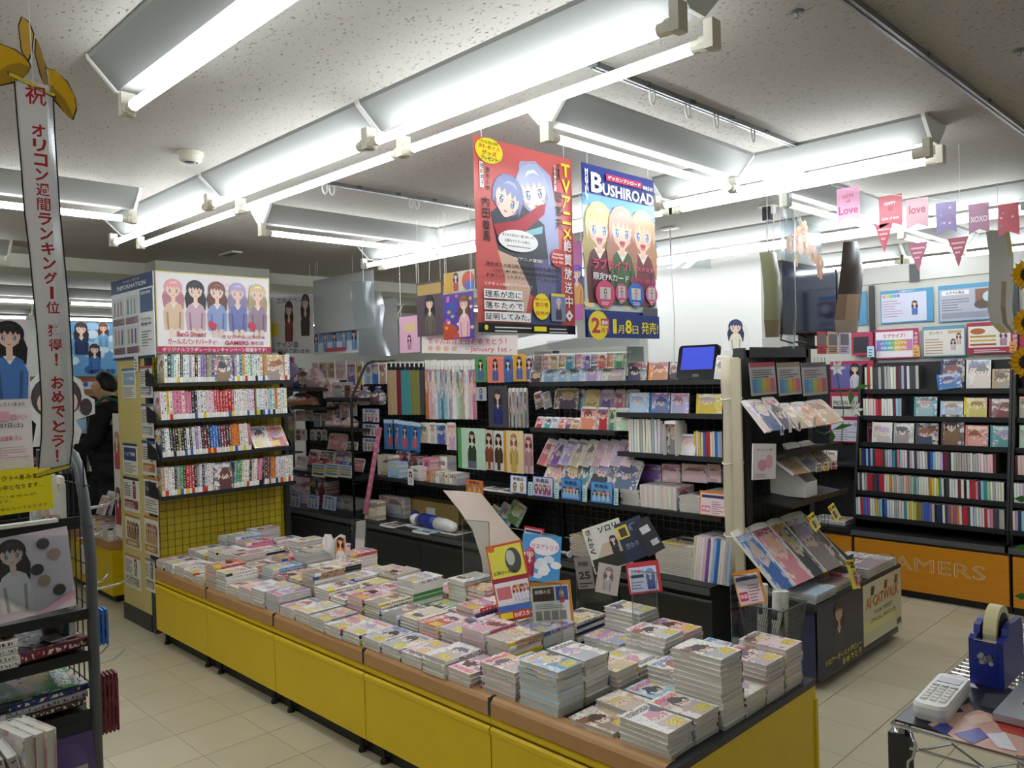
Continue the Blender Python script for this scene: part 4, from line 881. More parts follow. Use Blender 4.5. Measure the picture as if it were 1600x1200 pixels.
# portable player
c = PY(1088, 594, 3.78); t = thing('portable_player', 'black portable video player with a lit blue screen on the top shelf', 'player', (c.x, 3.78, 1.549))
def rrect(w, h, r, n=4): return [(sx*(w/2-r)+r*cos(a), sz*(h/2-r)+r*sin(a)) for sx, sz, a0 in ((1, 1, 0), (-1, 1, pi/2), (-1, -1, pi), (1, -1, 3*pi/2)) for a in [a0+pi/2*i/n for i in range(n+1)]]
q = MB(); pr = rrect(.25, .19, .018); q.add([(x, -.012, z+.098) for x, z in pr]+[(x, .012, z+.098) for x, z in pr], [tuple(range(len(pr)-1, -1, -1)), tuple(range(len(pr), 2*len(pr)))]+[(i, (i+1) % len(pr), len(pr)+(i+1) % len(pr), len(pr)+i) for i in range(len(pr))])
body = q.build('body', 'tv_black', t); body.rotation_euler = (rad(-14), 0, 0)
o = BOX(-.10, .10, -.0135, -.0125, .055, .18).build('screen', 'screen_blue', body)
BOX(-.02, .02, -.0135, -.0125, .015, .03).build('button', 'grey_metal', body)
BOX(-.11, .11, -.0, .12, 0, .025).build('base', 'tv_black', t)
gi('pack', 1116, 560, 1136, 598, 3.76, 'w', 'white notice packet between player and canvas roll', GR, .01, tilt=-6, roll=6, z=1.549)
# second shelf, left half
for x0, x1, k in ((838, 850, 'a'), (851, 862, 's')): gi('pack', x0, 611, x1, 638, 3.86, k, '%s folder leaning on the second shelf' , GR, tilt=-8, roll=-16)
gi('pack', 866, 606, 901, 639, 3.88, 'd', 'brown group picture folder on the second shelf', GR, tilt=-10)
for x0, x1, k in ((902, 911, 'l'), (913, 935, 'y'), (937, 957, 'v'), (959, 975, 'p'), (977, 997, 's')): gi('pack', x0, 608, x1, 641, 3.90, k, '%s character folder in the rear row of the second shelf', GR, tilt=-12)
for x0, x1, k in ((907, 930, 'h'), (932, 949, 'r'), (951, 961, 'g'), (962, 982, 'f')): gi('pack', x0, 634, x1, 670, 3.80, k, '%s character folder in the front row of the second shelf', GR, tilt=-8, z=1.255)
for x0, x1, k in ((836, 846, 'r'), (847, 859, 't'), (860, 870, 'l'), (871, 881, 'h'), (882, 891, 'm'), (892, 905, 'i')): gi('pack', x0, 651, x1, 670, 3.79, k, 'small %s packet at the front edge of the second shelf', GR, tilt=-28, z=1.255)
for x0, x1, k, lab in ((984, 1015, 'l', 'orange-sky disc case with blue edge on the second shelf'), (1016, 1047, 'b', 'blue group disc case on the second shelf'), (1048, 1077, 'x', 'white and violet disc case on the second shelf'), (1088, 1129, 'y', 'yellow disc case at the canvas roll')): gi('case', x0, 616, x1, 648, 3.80, k, lab, GR, .015, tilt=-6, z=1.363)
# third shelf: case spines
def spcase_mesh():    # case standing with its spine out; same axes as the book
    b = MB(); b.box(-.5, .5, -.49, .5, 0, .12, 2); b.box(-.5, .5, -.49, .5, .88, 1, 2); b.box(-.5, .5, -.5, -.47, .06, .94, 1); b.box(-.48, .48, -.46, .48, .12, .88, 0); return b
SPC = spcase_mesh().mesh('spine_case', ['pages', 'plain', 'grey_metal'])
x0 = PY(984, 700, 3.80).x; spine_row('wwwwswwwswws', x0, 1.133, 3.79, 'x', 1, .195, .13, (.0195, .021), 0, '%s tall disc case in the upright row on the third shelf', 'disc_case', 'disc case', 'tall cases on the third shelf', SPC)
gi('pack', 1046, 657, 1064, 711, 3.79, 'a', 'dark tall case at the end of the upright row', GR, .12, z=1.133)
gi('pack', 1058, 680, 1085, 714, 3.78, 'w', 'white magazine leaning on the third shelf', GR, .01, -14, z=1.133)
spine_row('ywycbrrcqbls', PY(1086, 700, 3.80).x, 1.133, 3.79, 'x', 1, .135, .12, (.0135, .016), 0, '%s slim case in the low row beside the canvas roll', 'disc_case', 'disc case', 'slim cases by the canvas roll', SPC, PY(1131, 700, 3.8).x)
# slanted folders above the price cards
for i, k in enumerate('hvxccqqxq'):
    gi('pack', 838+i*16.3, 681+(0 if i < 3 else 1), 853.5+i*16.3, 727+(0 if i < 3 else 2), 3.82, k, '%s folder with a small standing figure in the slanted upper row', 'slanted folders', .008, tilt=-30, roll=8)
for x0, x1, k in ((842, 868, 'e'), (869, 896, 'd'), (897, 914, 't'), (916, 951, 'a'), (953, 990, 'n')): gi('pack', x0, 714, x1, 768, 3.76, k, '%s folder in the slanted lower row behind the blue cards', 'slanted folders', .008, tilt=-26, roll=6)
for i, (x0, y0, x1, y1) in enumerate(((797, 743, 823, 771), (832, 745, 864, 776), (877, 748, 908, 781), (923, 753, 957, 786))):
    gcard(x0, y0, x1, y1, 3.685, '2c6cc8', ('blue-edged card with brown bear goods', 'blue-edged card with a grid of goods', 'blue card with five faces', 'bright blue card with four faces')[i]+' on the middle shelf edge', people_card(('eceaea', 'dcd4e2', '5a9ad8', '6ab0e4')[i], (2, 4, 5, 4)[i], ('c09a60', 'a05a80', '9ac8ea', 'b0d8f0')[i]), tilt=-4)
    gcard(x1+2, y0+10, x1+9, y1+3, 3.68, 'c4e2e4', 'small pale aqua price tag beside the blue cards', lambda p, w, h: p.lines(-w*.3, -h*.4, w*.3, h*.4, 5, '2a4a6a', .25), 'price_tag', 'tag', 'aqua price tags', -4)
# middle shelf right: cartons and book piles
for x0, x1, k, lab in ((1000, 1040, 'v', 'purple carton on the middle shelf'), (1042, 1070, 'q', 'white and red carton on the middle shelf'), (1073, 1112, 'q', 'wide white and red carton on the middle shelf'), (1113, 1134, 'q', 'white and red carton next to the canvas roll')): gi('carton', x0, 724, x1, 752, 3.96, k, lab, GR, .1)
bulk2 = MB()
def pile(x0, x1, Y, z0, n, th, L, lab, group, keep=2, ck='w', into=None, Wd=.15):
    a, b = PY(x0, 800, Y), PY(x1, 800, Y); z = z0; w = b.x-a.x
    for i in range(n):
        put(BOOK, 'thin_booklet', lab, 'book', V(((a.x+b.x)/2+random.gauss(0, .003), Y+L/2, z)), Y3*L, X3*w*.96, Z3*th, PC(ck), group); z += th
    return z
pile(970, 1000, 3.75, .829, 9, .0095, .18, 'thin white booklet in the left pile on the middle shelf', 'white booklets on the middle shelf')
pile(1061, 1095, 3.74, .829, 9, .0095, .18, 'thin white booklet in the right pile on the middle shelf', 'white booklets on the middle shelf')
spine_row('wcwwcwwcwwwwwcwwcwwcww', PY(1002, 780, 3.76).x, .829, 3.75, 'x', 1, .125, .18, (.0095, .0125), 0, 'thin %s booklet standing between the two piles on the middle shelf', 'thin_booklet', 'book', 'white booklets standing on the middle shelf', None, PY(1060, 780, 3.76).x)
spine_row('wwcwwwcwwwcw', PY(1097, 780, 3.76).x, .829, 3.77, 'x', 1, .12, .16, (.0095, .0125), 0, 'thin %s booklet standing behind the orange-edged card', 'thin_booklet', 'book', 'white booklets standing on the middle shelf', None, PY(1133, 780, 3.76).x)
def form(c1, c2='e88a9a'):
    def f(p, w, h): p.rect(-w*.46, -h*.46, w*.40, h*.40, 'f0d8dc'); p.rect(w*.40, -h/2, w/2, h/2, c1); p.rect(-w/2, h*.40, w/2, h/2, c1); p.rect(-w*.42, h*.22, w*.36, h*.34, '3a3a6a'); p.rect(-w*.42, -h*.36, -w*.12, -h*.1, c2); p.lines(-w*.06, -h*.4, w*.36, h*.14, 6, '9a6a78', .3); p.text('特典', -w*.4, -h*.3, w*.26, h*.14, 'ffffff')
    return f
gcard(1093, 768, 1137, 806, 3.68, 'e08a30', 'orange-edged pink notice card on the middle shelf at the canvas roll', form('e08a30'), tilt=-4)
# low deck piles
GL = 'magazines on the low deck'
pile(888, 962, 3.68, .493, 12, .0105, .25, 'white magazine in the low-deck pile behind the black books', GL, ck='e', Wd=.18)
pile(1022, 1082, 3.66, .493, 13, .0125, .25, 'white magazine in the tall low-deck pile beside the upright magazines', GL, ck='c', Wd=.18)
spine_row('cwwwqvwlbwwslwqwew', PY(1080, 880, 3.66).x, .493, 3.65, 'x', 1, .235, .2, (.015, .02), .12, '%s magazine standing on the low deck at the canvas roll', 'magazine', 'magazine', GL, None, PY(1140, 880, 3.66).x)
t = thing('steel_bar', 'long steel tube lying on the low deck', 'tube', (0, 0, 0)); a, b = PY(735, 822, 3.62), PY(888, 845, 3.62)
MB().cyl((a.x, 3.64, .512), (b.x, 3.62, .512), .018, 12).build('tube_body', 'steel', t, True); MB().cyl((b.x, 3.62, .512), (b.x+.012, 3.62, .512), .0195, 12).build('end_cap', 'white_plastic', t)

# ================================================================== end rack facing the disc aisle
XE = -2.13; yA, yB2 = 3.80, 4.52
t = thing('end_rack', 'dark steel end rack with sloping magazine shelves facing the disc aisle', 'rack', (0, 0, 0))
for y in (yA, yB2): BOX(XE-.03, XE+.03, y-.03, y+.03, 0, 1.71).build('post', 'dark_metal', t)
BOX(XE-.03, XE+.03, yA, yB2, 1.66, 1.715).build('top_beam', 'dark_metal', t)
MB().prism([(yA+.03, 1.66), (yA+.16, 1.66), (yA+.03, 1.56)], 'x', XE-.01, XE+.01).build('gusset', 'dark_metal', t)
BOX(XE-.05, XE-.035, yA, yB2, .1, 1.68).build('back_panel', 'black', t)
g = MB()
for i in range(22): y = yA+.04+i*.048; g.cyl((XE-.02, y, .45), (XE-.02, y, 1.66), .0015, 4)
for i in range(24): z = .47+i*.05; g.cyl((XE-.017, yA, z), (XE-.017, yB2, z), .0015, 4)
g.build('wire_grid', 'black', t)
def slope_shelf(z0, x0, z1, x1, lip=.03):
    MB().prism([(x0, z0), (x1, z1), (x1+.012, z1+lip), (x1+.016, z1+lip), (x1+.004, z1-.012), (x0, z0-.012)], 'y', yA+.03, yB2-.02).build('shelf', 'black', t)
slope_shelf(1.16, XE, 1.16, XE+.22, .02); slope_shelf(.93, XE, .90, XE+.24, .02); slope_shelf(.72, XE, .52, XE+.26, .03)
def slab3(name, label, cat, BL, BR, TL, th, ck=None, group=None, me=None, fn=None, base='ece9e2'):
    """thin thing with its front lower-left, lower-right and upper-left corners given"""
    ex = BR-BL; w = ex.length; ex = ex/w; ez = TL-BL; ez = ez-ex*ez.dot(ex); h = ez.length; ez = ez/h; ey = ez.cross(ex)
    if me is not None:
        o = put(me, name, label, cat, (BL+BR)/2+ez*h/2*0, ex*w, ey*th, ez*h, PC(ck), group); return o
    o = MB().box(-w/2, w/2, 0, th, -h/2, h/2, 0, lin(base)).build(name, 'print'); o.matrix_basis = basis((BL+BR)/2+ez*h/2, ex, ey, ez); tag(o, label, cat, group)
    if fn: p = PR(y0=-.0006); fn(p, w, h); p.build(o)
    return o
def mag(x0, y0, x1, y1, Xb, Xt, ck, lab, top=None, th=.012, group='magazines on the end rack', me=None, name='magazine', z=None):
    """magazine on the end rack: pixel of lower-left, lower-right, and the pixel row of its top"""
    a, b = PX(x0, y0, Xb), PX(x1, y1, Xb); c = PX(x0, top, Xt); c = V((Xt, a.y, c.z))
    return slab3(name, lab, 'magazine', a, b, c, th, ck, group, me or PACK)
# top: hanging cards and sleeves
for x0, x1, k, lab in ((1175, 1214, 'r', 'rainbow notice in a clear sleeve high on the end rack'), (1218, 1253, 'e', 'tan notice in a clear sleeve high on the end rack'), (1256, 1294, 'a', 'grey listing in a clear sleeve high on the end rack')):
    a, b = PX(x0, 619, XE+.10), PX(x1, 615, XE+.10); c = PX(x0, 567, XE+.10)
    slab3('sleeved_notice', lab, 'notice', a, b, V((XE+.09, a.y, c.z)), .004, base='a8a4a4', fn=(lambda k: lambda p, w, h: (p.rect(-w/2, h*.36, w/2, h/2, {'r': 'a83a50', 'e': '8a7a60', 'a': '55505a'}[k]), [p.rect(-w*.45+i*w*.18, -h*.42, -w*.27+i*w*.18, h*.0, ('5a80b0', '5aa0a0', 'b0a850', 'c88a50', 'b0607a')[i]) for i in range(5)], p.lines(-w*.42, h*.04, w*.4, h*.32, 4, '5a4a58', .35)))(k), group='sleeved notices')
for x0, x1, y0, k in ((1278, 1292, 553, 'r'), (1294, 1310, 553, 'e'), (1312, 1328, 553, 'x')):
    a, b = PX(x0, y0, XE+.04), PX(x1, y0, XE+.04); c = PX(x0, 518, XE+.04)
    slab3('sleeved_notice', PN(k)+' leaflet standing on the top beam of the end rack', 'notice', a, b, c, .004, base=PAL[k][1], fn=lambda p, w, h: (p.rect(-w*.4, -h*.1, w*.4, h*.4, '6a6a72'), p.lines(-w*.4, -h*.42, w*.4, -h*.15, 3, '2e2a38')), group='sleeved notices')
LM = '%s magazine on the upper shelf of the end rack'
for x0, y0, x1, y1, top, k in ((1196, 676, 1204, 675, 623, 'q'), (1203, 674, 1224, 672, 622, 'n'), (1226, 671, 1245, 669, 618, 'd'), (1246, 671, 1268, 668, 628, 'e'), (1269, 667, 1291, 664, 626, 'o'), (1292, 664, 1318, 659, 624, 'e')): mag(x0, y0, x1, y1, XE+.21, XE+.08, k, LM % PN(k), top)
for i, (x, y, c) in enumerate(((1222, 672, '2a6a8a'), (1235, 668, 'e8e4e0'), (1249, 666, 'c0303a'), (1273, 660, 'd8d4d4'))):
    a = PX(x, y, XE+.235); sheet('badge_tag', ('teal', 'white', 'red', 'silver')[i]+' oval badge clipped to the upper end-rack shelf', 'tag', a, .03, .05, 90, fn=(lambda c: lambda p, w, h: (p.ell(0, 0, w*.48, h*.48, 'f0eeee'), p.ell(0, 0, w*.36, h*.38, c)))(c), col='d8d4d0', group='badges on the end rack')
# middle: white file holder and pale folders
a, b = PX(1176, 750, XE+.20), PX(1212, 748, XE+.20); c = PX(1176, 693, XE+.20)
slab3('pamphlet', 'white pamphlet with pink drawings standing on the middle end-rack shelf', 'pamphlet', a, b, c, .006, base='f0eaea', fn=lambda p, w, h: (p.ell(-w*.1, -h*.1, w*.2, h*.16, 'e6a0b8'), p.ell(w*.2, 0, w*.16, h*.2, 'eab4c4'), p.text('サイン会', -w*.36, h*.3, w*.7, h*.06, 'c85a80'), p.lines(-w*.4, -h*.44, w*.2, -h*.32, 2, 'd8809c')))
t = thing('file_holder', 'open white cardboard file holder on the middle end-rack shelf', 'file holder', (XE+.02, PX(1225, 740, XE+.1).y, .915))
MB().prism([(0, 0), (.2, 0), (.2, .08), (.02, .24), (0, .24)], 'y', .0, .003).build('side', 'paper', t); MB().prism([(0, 0), (.2, 0), (.2, .08), (.02, .24), (0, .24)], 'y', .13, .133).build('side', 'paper', t); BOX(.197, .2, .003, .13, 0, .08).build('front', 'paper', t); BOX(0, .003, .003, .13, 0, .24).build('back', 'paper', t)
for x0, y0, x1, y1, top, k in ((1240, 742, 1265, 738, 700, 'e'), (1266, 738, 1288, 734, 686, 's'), (1289, 734, 1308, 729, 684, 'e')): mag(x0, y0, x1, y1, XE+.22, XE+.06, k, '%s folder on the middle shelf of the end rack' % PN(k), top)
for i, k in enumerate('uyr'): mag(1275+i*12, 738-i*2, 1283+i*12, 737-i*2, XE+.235, XE+.235, k, '%s hanging tag on the middle end-rack shelf' % PN(k), 724-i*2, .003, name='hanging_tag')
# lower: four big magazines
for x0, y0, x1, y1, tx, ty, k, lab in ((1216, 854, 1240, 845, 1174, 768, 'b', 'blue idol magazine'), (1241, 845, 1268, 834, 1203, 760, 'p', 'pink group magazine'), (1269, 834, 1288, 824, 1248, 752, 'a', 'dark grey magazine'), (1289, 824, 1322, 810, 1265, 748, 'd', 'dark portrait magazine')):
    a, b = PX(x0, y0, XE+.30), PX(x1, y1, XE+.30); a.z = b.z = .53; c = V((XE+.04, a.y, .79)); slab3('magazine', lab+' on the sloping lower shelf of the end rack', 'magazine', a+V((0, .002, 0)), b-V((0, .002, 0)), c, .014, k, 'magazines on the end rack', PACK)
for x, y, lab in ((1272, 815, 'yellow comment card on the grey magazine'), (1304, 800, 'yellow comment card on the portrait magazine')):
    c = PX(x, y, XE+.29); sheet('comment_card', lab, 'card', c, .085, .085, 90, -25, -10, 'e8dc50', fn=lambda p, w, h: (p.ell(-w*.34, h*.3, w*.12, h*.12, 'd0402a'), p.rect(-w*.3, -h*.36, -w*.02, h*.1, '6a4a40'), p.rect(w*.05, -h*.36, w*.32, h*.1, 'a8b0d0'), p.rect(-w*.1, h*.22, w*.42, h*.36, '5a5030')), group='yellow comment cards')
# low stand in front of it
X0, X1, Y0, Y1 = -2.06, -1.765, 3.84, 4.90
t = thing('magazine_stand', 'low dark stand with photo posters on its face, magazines on top', 'stand', (0, 0, 0))
BOX(X0, X1-.01, Y0+.03, Y1, .03, .40).build('body', 'dark_metal', t); BOX(X0, X1+.01, Y0-.06, Y1+.02, .40, .43).build('top', 'dark_metal', t); BOX(X0+.03, X1-.05, Y0+.06, Y1-.04, 0, .03).build('plinth', 'black', t); BOX(X1-.012, X1-.004, Y0+.03, Y1, .03, .06).build('foot_rail', 'grey_metal', t)
a, b = PX(1268, 950, X1+.004), PX(1345, 915, X1+.004); c2 = PX(1405, 885, X1+.004)
def p_dark(p, w, h):
    p.figure(-w*.05, -h*.38, h*.85, '1e1a20', '3a3a48', 'cfa088'); p.text('ソロアーティストデビュー', -w*.36, -h*.36, w*.8, h*.09, 'e8d83a', .05); p.text('おめでとう', w*.0, -h*.48, w*.44, h*.1, 'e8d83a', .05)
def p_cat(p, w, h):
    p.rect(-w/2, -h*.3, w*.3, -h*.1, 'e8e29a')
    for x, c in ((-.28, '3a3a36'), (.06, 'a84a2a'), (.34, '7a4a2a')):
        p.poly([(w*x-.02, h*.28), (w*x+.025, h*.28), (w*x+.022, h*.36), (w*x+.03, h*.44), (w*x+.012, h*.41), (w*x-.005, h*.44), (w*x-.012, h*.37)], c); p.poly([(w*x+.022, h*.30), (w*x+.04, h*.40), (w*x+.036, h*.42), (w*x+.018, h*.32)], c)
    p.text('AI·CATWALK', -w*.44, h*.08, w*.86, h*.19, 'd07a20', .06, '5a2e14'); p.text('TOUR TICKET', -w*.26, -h*.06, w*.5, h*.07, '7a7a70', .02); p.text('OFFICIAL FANCLUB', -w*.34, -h*.18, w*.66, h*.07, '7a7a70', .02)
    p.rect(w*.36, -h*.46, w*.48, -h*.36, '3a3a3a')
m1 = b.y; 
sheet('poster', 'dark poster with yellow lettering on the low stand', 'poster', V((X1+.012, (3.80+m1)/2, .235)), m1-3.80, .36, 90, 0, 0, '2a3048', .002, p_dark)
sheet('poster', 'cream cat poster on the face of the low stand', 'poster', V((X1+.012, (m1+c2.y)/2+.003, .245)), c2.y-m1-.006, .33, 90, 0, 0, 'ddd8b8', .002, p_cat)
sheet('poster', 'narrow navy poster on the near end of the low stand', 'poster', V((X1-.06, 3.803, .235)), .12, .36, 0, 0, 0, '323a58', .002)
for i in range(4): put(BOOK, 'magazine', 'blue-white idol magazine in the pile at the near end of the stand', 'magazine', V((-1.90+.004*i, 3.93-.003*i, .432+i*.012)), X3*-.27, -Y3*.24, Z3*.0115, PC('l'), 'magazines on the low stand')
for i in range(3): put(BOOK, 'magazine', 'grey magazine in the far pile on the stand', 'magazine', V((-1.90, 4.66, .432+i*.016)), X3*-.28, -Y3*.4, Z3*.0155, PC('s'), 'magazines on the low stand')
for i in range(2): put(BOOK, 'magazine', 'tan magazine under the wand in the middle pile on the stand', 'magazine', V((-1.91, 4.24, .432+i*.014)), X3*-.27, -Y3*.32, Z3*.0135, PC('e'), 'magazines on the low stand')
t = thing('light_stick', 'thin yellow and pink stick lying across the stand magazines', 'stick', (0, 0, 0)); a, b = PZ(1246, 890, .475), PZ(1316, 900, .475)
MB().cyl(a, a+(b-a)*.72, .009, 8).build('stick', 'petal', t, True); o = MB().cyl(a+(b-a)*.72, b, .009, 8, 0, None, lin('e05080')).build('tip', 'print', t)
c = PX(1333, 897, X1+.03); sheet('comment_card', 'tall yellow comment card hooked over the edge of the low stand', 'card', c, .09, .15, 90, -18, 8, 'e8dc50', fn=lambda p, w, h: (p.ell(-w*.3, h*.38, w*.14, h*.07, 'd0402a'), p.rect(-w*.1, h*.2, w*.42, h*.3, '5a5030'), p.rect(-w*.1, h*.32, w*.42, h*.42, '5a5030'), p.rect(-w*.02, -h*.4, w*.42, h*.12, 'd88aa0'), p.figure(w*.18, -h*.36, h*.4, '5a3a34', 'c04a6a')), group='yellow comment cards')
# canvas roll tied to the post
a = PY(1148, 700, 3.72); t = thing('canvas_roll', 'beige canvas sheet rolled and hung upright at the end of the shelving', 'canvas', (a.x, 3.70, 0))
q = []
for i in range(9): z = .545+i*(1.66-.545)/8; q.append((.004*sin(i*1.4), .003*cos(i*2.1), z))
MB().tube(q, [.045, .05, .049, .051, .048, .05, .049, .052, .046], 12).build('roll', 'tan_canvas', t, True)
MB().prism([(.03, -.055), (.075, -.045), (.078, -.035), (.03, -.03)], 'z', .50, 1.655).build('loose_edge', 'tan_canvas', t)
for z in (.75, 1.12, 1.45): MB().tube([(.054*cos(k*pi/8), .054*sin(k*pi/8), z+.004*sin(k)) for k in range(17)], .003, 5).build('tie', 'paper', t)

# ================================================================== disc racks
CZ = [(1.424, 6.04), (1.232, 6.0), (1.040, 5.96), (.872, 5.92), (.697, 5.88), (.525, 5.84)]    # shelf height, front edge
def disc_rack(xa, xb, lab):
    t = thing('disc_rack', lab, 'rack', (0, 0, 0), group='black disc racks')
    BOX(xa, xb, 6.13, 6.15, .43, 1.62).build('back_panel', 'black', t)
    for x in (xa, xb): MB().prism([(6.13, .43), (5.86, .43), (5.84, .52), (6.02, 1.6), (6.13, 1.62)], 'x', x-.008, x+.008).build('side', 'black', t)
    for z, y in CZ: MB().prism([(6.13, z-.012), (y, z-.030), (y-.004, z-.03), (y-.004, z+.004), (y+.002, z), (6.13, z)], 'x', xa+.009, xb-.009).build('shelf', 'black', t)
    BOX(xa, xb, 5.78, 6.13, .395, .43).build('ledge', 'black', t)
    BOX(xa, xb, 5.772, 5.78, .388, .424).build('ledge_trim', 'grey_metal', t)
disc_rack(-2.40, -1.425, 'black stepped disc rack with front-facing discs, beside the tall signs'); disc_rack(-1.405, -.43, 'black stepped disc rack next to the sunflower garland')
XM = [(-2.86, -2.385, 'orange laminate base cabinet behind the low stand'), (-2.375, -1.395, 'orange laminate base cabinet with outlined lettering'), (-1.385, -.4, 'orange laminate base cabinet nearest the wire cart')]
for xa, xb, lab in XM:
    t = thing('orange_cabinet', lab, 'cabinet', (0, 0, 0), group='orange base cabinets')
    BOX(xa, xb, 5.78, 6.13, .05, .388).build('body', 'black', t); BOX(xa+.006, xb-.006, 5.76, 5.779, .055, .372).build('door', 'orange_laminate', t); BOX(xa, xb, 5.80, 5.82, 0, .05).build('plinth', 'black', t)
    if xa == -2.375:
        p = PR(y0=5.7596, step=.0006); a, b = PY(1388, 900, 5.76), PY(1540, 910, 5.76)
        p.text('GAMERS', a.x-.10, .197, b.x-a.x+.10, .088, 'e8dcc0', 0); p.text('GAMERS', a.x-.0965, .2005, b.x-a.x+.093, .081, 'c87f16', -.02); p.build(t, 'lettering')
t = thing('sign_shelf', 'dark shelf unit holding notices left of the disc rack', 'shelf', (0, 0, 0))
BOX(-2.86, -2.41, 6.13, 6.15, .43, 1.62).build('back_panel', 'dark_metal', t); BOX(-2.86, -2.41, 5.92, 6.129, .86, .88).build('shelf', 'dark_metal', t); BOX(-2.86, -2.41, 5.78, 6.129, .395, .43).build('ledge', 'black', t); BOX(-2.868, -2.852, 5.8, 6.13, .43, 1.62).build('side', 'black', t)
for x, y0, y1, k in ((1283, 727, 745, 'e'), (1300, 726, 744, 'w')): gi('case', x-8, y0, x+9, y1, 5.98, k, '%s disc case on the low sign shelf' , 'discs on the sign shelf', .02, -10, .881)
for i in range(3): put(BOOK, 'magazine', 'white magazine lying on the ledge beside the disc rack', 'magazine', V((-2.6, 5.95, .431+i*.011)), X3*.26, Y3*.2, Z3*.0105, PC('w'), 'magazines on the ledge')
# discs, spines out
GD = 'discs standing in the stepped racks'
def disc_row(code, r, x0, x1, h=.125, th=(.0145, .0185), lab='upper'):
    z, y = CZ[r]; spine_row(code, x0, z+.001, y+.008, 'x', 1, h, .118, th, .0, '%s disc spine on the '+lab+' shelf of the '+('rack beside the tall signs' if x0 < -1.42 else 'sunflower rack'), 'disc_case', 'disc case', GD, SPC, x1)
random.seed(11)
disc_row('wrcaasasswwmasnwaas', 0, -2.385, -1.96, .165, (.018, .023), 'top'); disc_row('wwwwqrrwwwwmls', 1, -2.385, -2.08, .125, (.017, .021), 'second')
D4 = 'unnlnlarrrasqltaplwwaswaswwsnblwwxmmnwsssssswssqwqqqm'; D5 = 'sawsrrmanrrwcicsqfsqesftswwwwoywytwkawwwmwkwrrpaltfwswwwpwwwwww'; D6 = 'lwrbvvwwyslnbwwwsswwtwycyuuvbbvsknnwavovowrrawlwwwrqpaasswblleowwlnsw'
for r, code, nm in ((3, D4, 'fourth'), (4, D5, 'fifth'), (5, D6, 'lowest')): disc_row(code, r, -2.388, -1.44, .125, (.0145, .019), nm); disc_row(code[::-1], r, -1.395, -1.0, .125, (.0145, .019), nm)
def face(x0, y0, x1, y1, r, ck, lab, th=.012): z, y = CZ[r]; return gi('case', x0, y0, x1, y1, y+.03, ck, lab+' on the disc rack', 'front-facing discs', th, -8, z+.001)
for a in ((1469, 563, 1507, 610, 0, 'n', 'tall navy disc box'), (1509, 563, 1548, 609, 0, 'w', 'white disc box with a grey cube print'), (1550, 577, 1590, 608, 0, 'e', 'glossy pinkish disc case'), (1428, 619, 1464, 650, 1, 't', 'teal disc case with a portrait'), (1469, 623, 1505, 648, 1, 'l', 'shiny white and blue disc case'), (1506, 620, 1542, 651, 1, 'y', 'pair of yellow-based disc boxes'), (1545, 622, 1590, 652, 1, 'm', 'pair of maroon-based disc boxes'),
          (1362, 658, 1394, 690, 2, 'w', 'white disc case with a small row of people'), (1396, 658, 1428, 690, 2, 's', 'grey group disc case'), (1430, 659, 1466, 692, 2, 'a', 'teal-grey disc case'), (1470, 646, 1506, 694, 2, 'd', 'tall dark disc box with white side strip'), (1508, 661, 1544, 694, 2, 'h', 'coral glossy disc case'), (1547, 661, 1588, 695, 2, 't', 'green glossy disc case'),
          (1592, 618, 1612, 652, 1, 'c', 'cream disc case at the sunflower side'), (1592, 660, 1614, 696, 2, 'f', 'pale green disc case at the sunflower side')): face(*a)
# signs on the partition
YPn = 6.18
def pop(x0, y0, x1, y1, Y, base, lab, fn, group='signs above the disc racks'):
    xc, yc = (x0+x1)/2, (y0+y1)/2; c = PY(xc, yc, Y); w = PY(x1, yc, Y).x-PY(x0, yc, Y).x; h = PY(xc, y0, Y).z-PY(xc, y1, Y).z
    return sheet('sign_board', lab, 'sign', c, w, h, 0, 0, 0, base, .003, fn, group)
def blue1(p, w, h): p.rect(-w*.48, -h*.46, w*.38, h*.40, 'd8dcf0'); [p.rect(-w*.46+i*w*.07, h*.28, -w*.40+i*w*.07, h*.37, c) for i, c in enumerate(('e8a0a0', 'c8d870', '70c880', '60a8d8', '8080d0'))]; p.lines(-w*.46, -h*.3, -w*.06, h*.24, 7, 'b86a80', .22); p.figure(w*.16, -h*.28, h*.42, '2e2630', '4a70c0'); p.text('ご来店ありがとう', -w*.14, h*.42, w*.3, h*.06, 'ffffff')
def blue2(p, w, h): p.rect(-w*.48, -h*.48, w*.48, h*.38, 'b8bccc'); p.rect(-w*.44, h*.22, w*.02, h*.34, 'f0f0f0'); p.text('おすすめ商品', -w*.36, h*.24, w*.3, h*.08, '333338'); p.lines(-w*.44, -h*.2, w*.02, h*.16, 5, '44444c', .2); p.rect(w*.12, -h*.1, w*.48, h*.34, '8a5a48'); p.ell(w*.24, -h*.08, w*.14, h*.12, '5a4a40'); p.ell(w*.34, h*.12, w*.1, h*.14, 'c8d8e4'); p.rect(-w*.44, -h*.42, w*.46, -h*.26, '9a9eb0')
def rainbow(p, w, h):
    p.rect(-w*.47, -h*.46, w*.38, h*.42, 'f2eaf0'); p.text('ラブライブ！', -w*.3, h*.2, w*.5, h*.14, 'c83a6a', .03)
    for i, c in enumerate(('8a80c8', '60a0d0', '70b890', 'd8c050', 'e09850', 'c880b0')): p.rect(-w*.46+i*w*.138, -h*.24, -w*.46+(i+1)*w*.138, h*.14, c)
    p.text('μ’s ニューシングル', -w*.36, -h*.02, w*.6, h*.1, 'f6f2f8', .03); p.text('発売決定', -w*.36, -h*.18, w*.6, h*.09, 'f6f2f8', .02); p.vtext('今週の新譜', w*.4, h*.38, h*.13, 'f0e4e8')
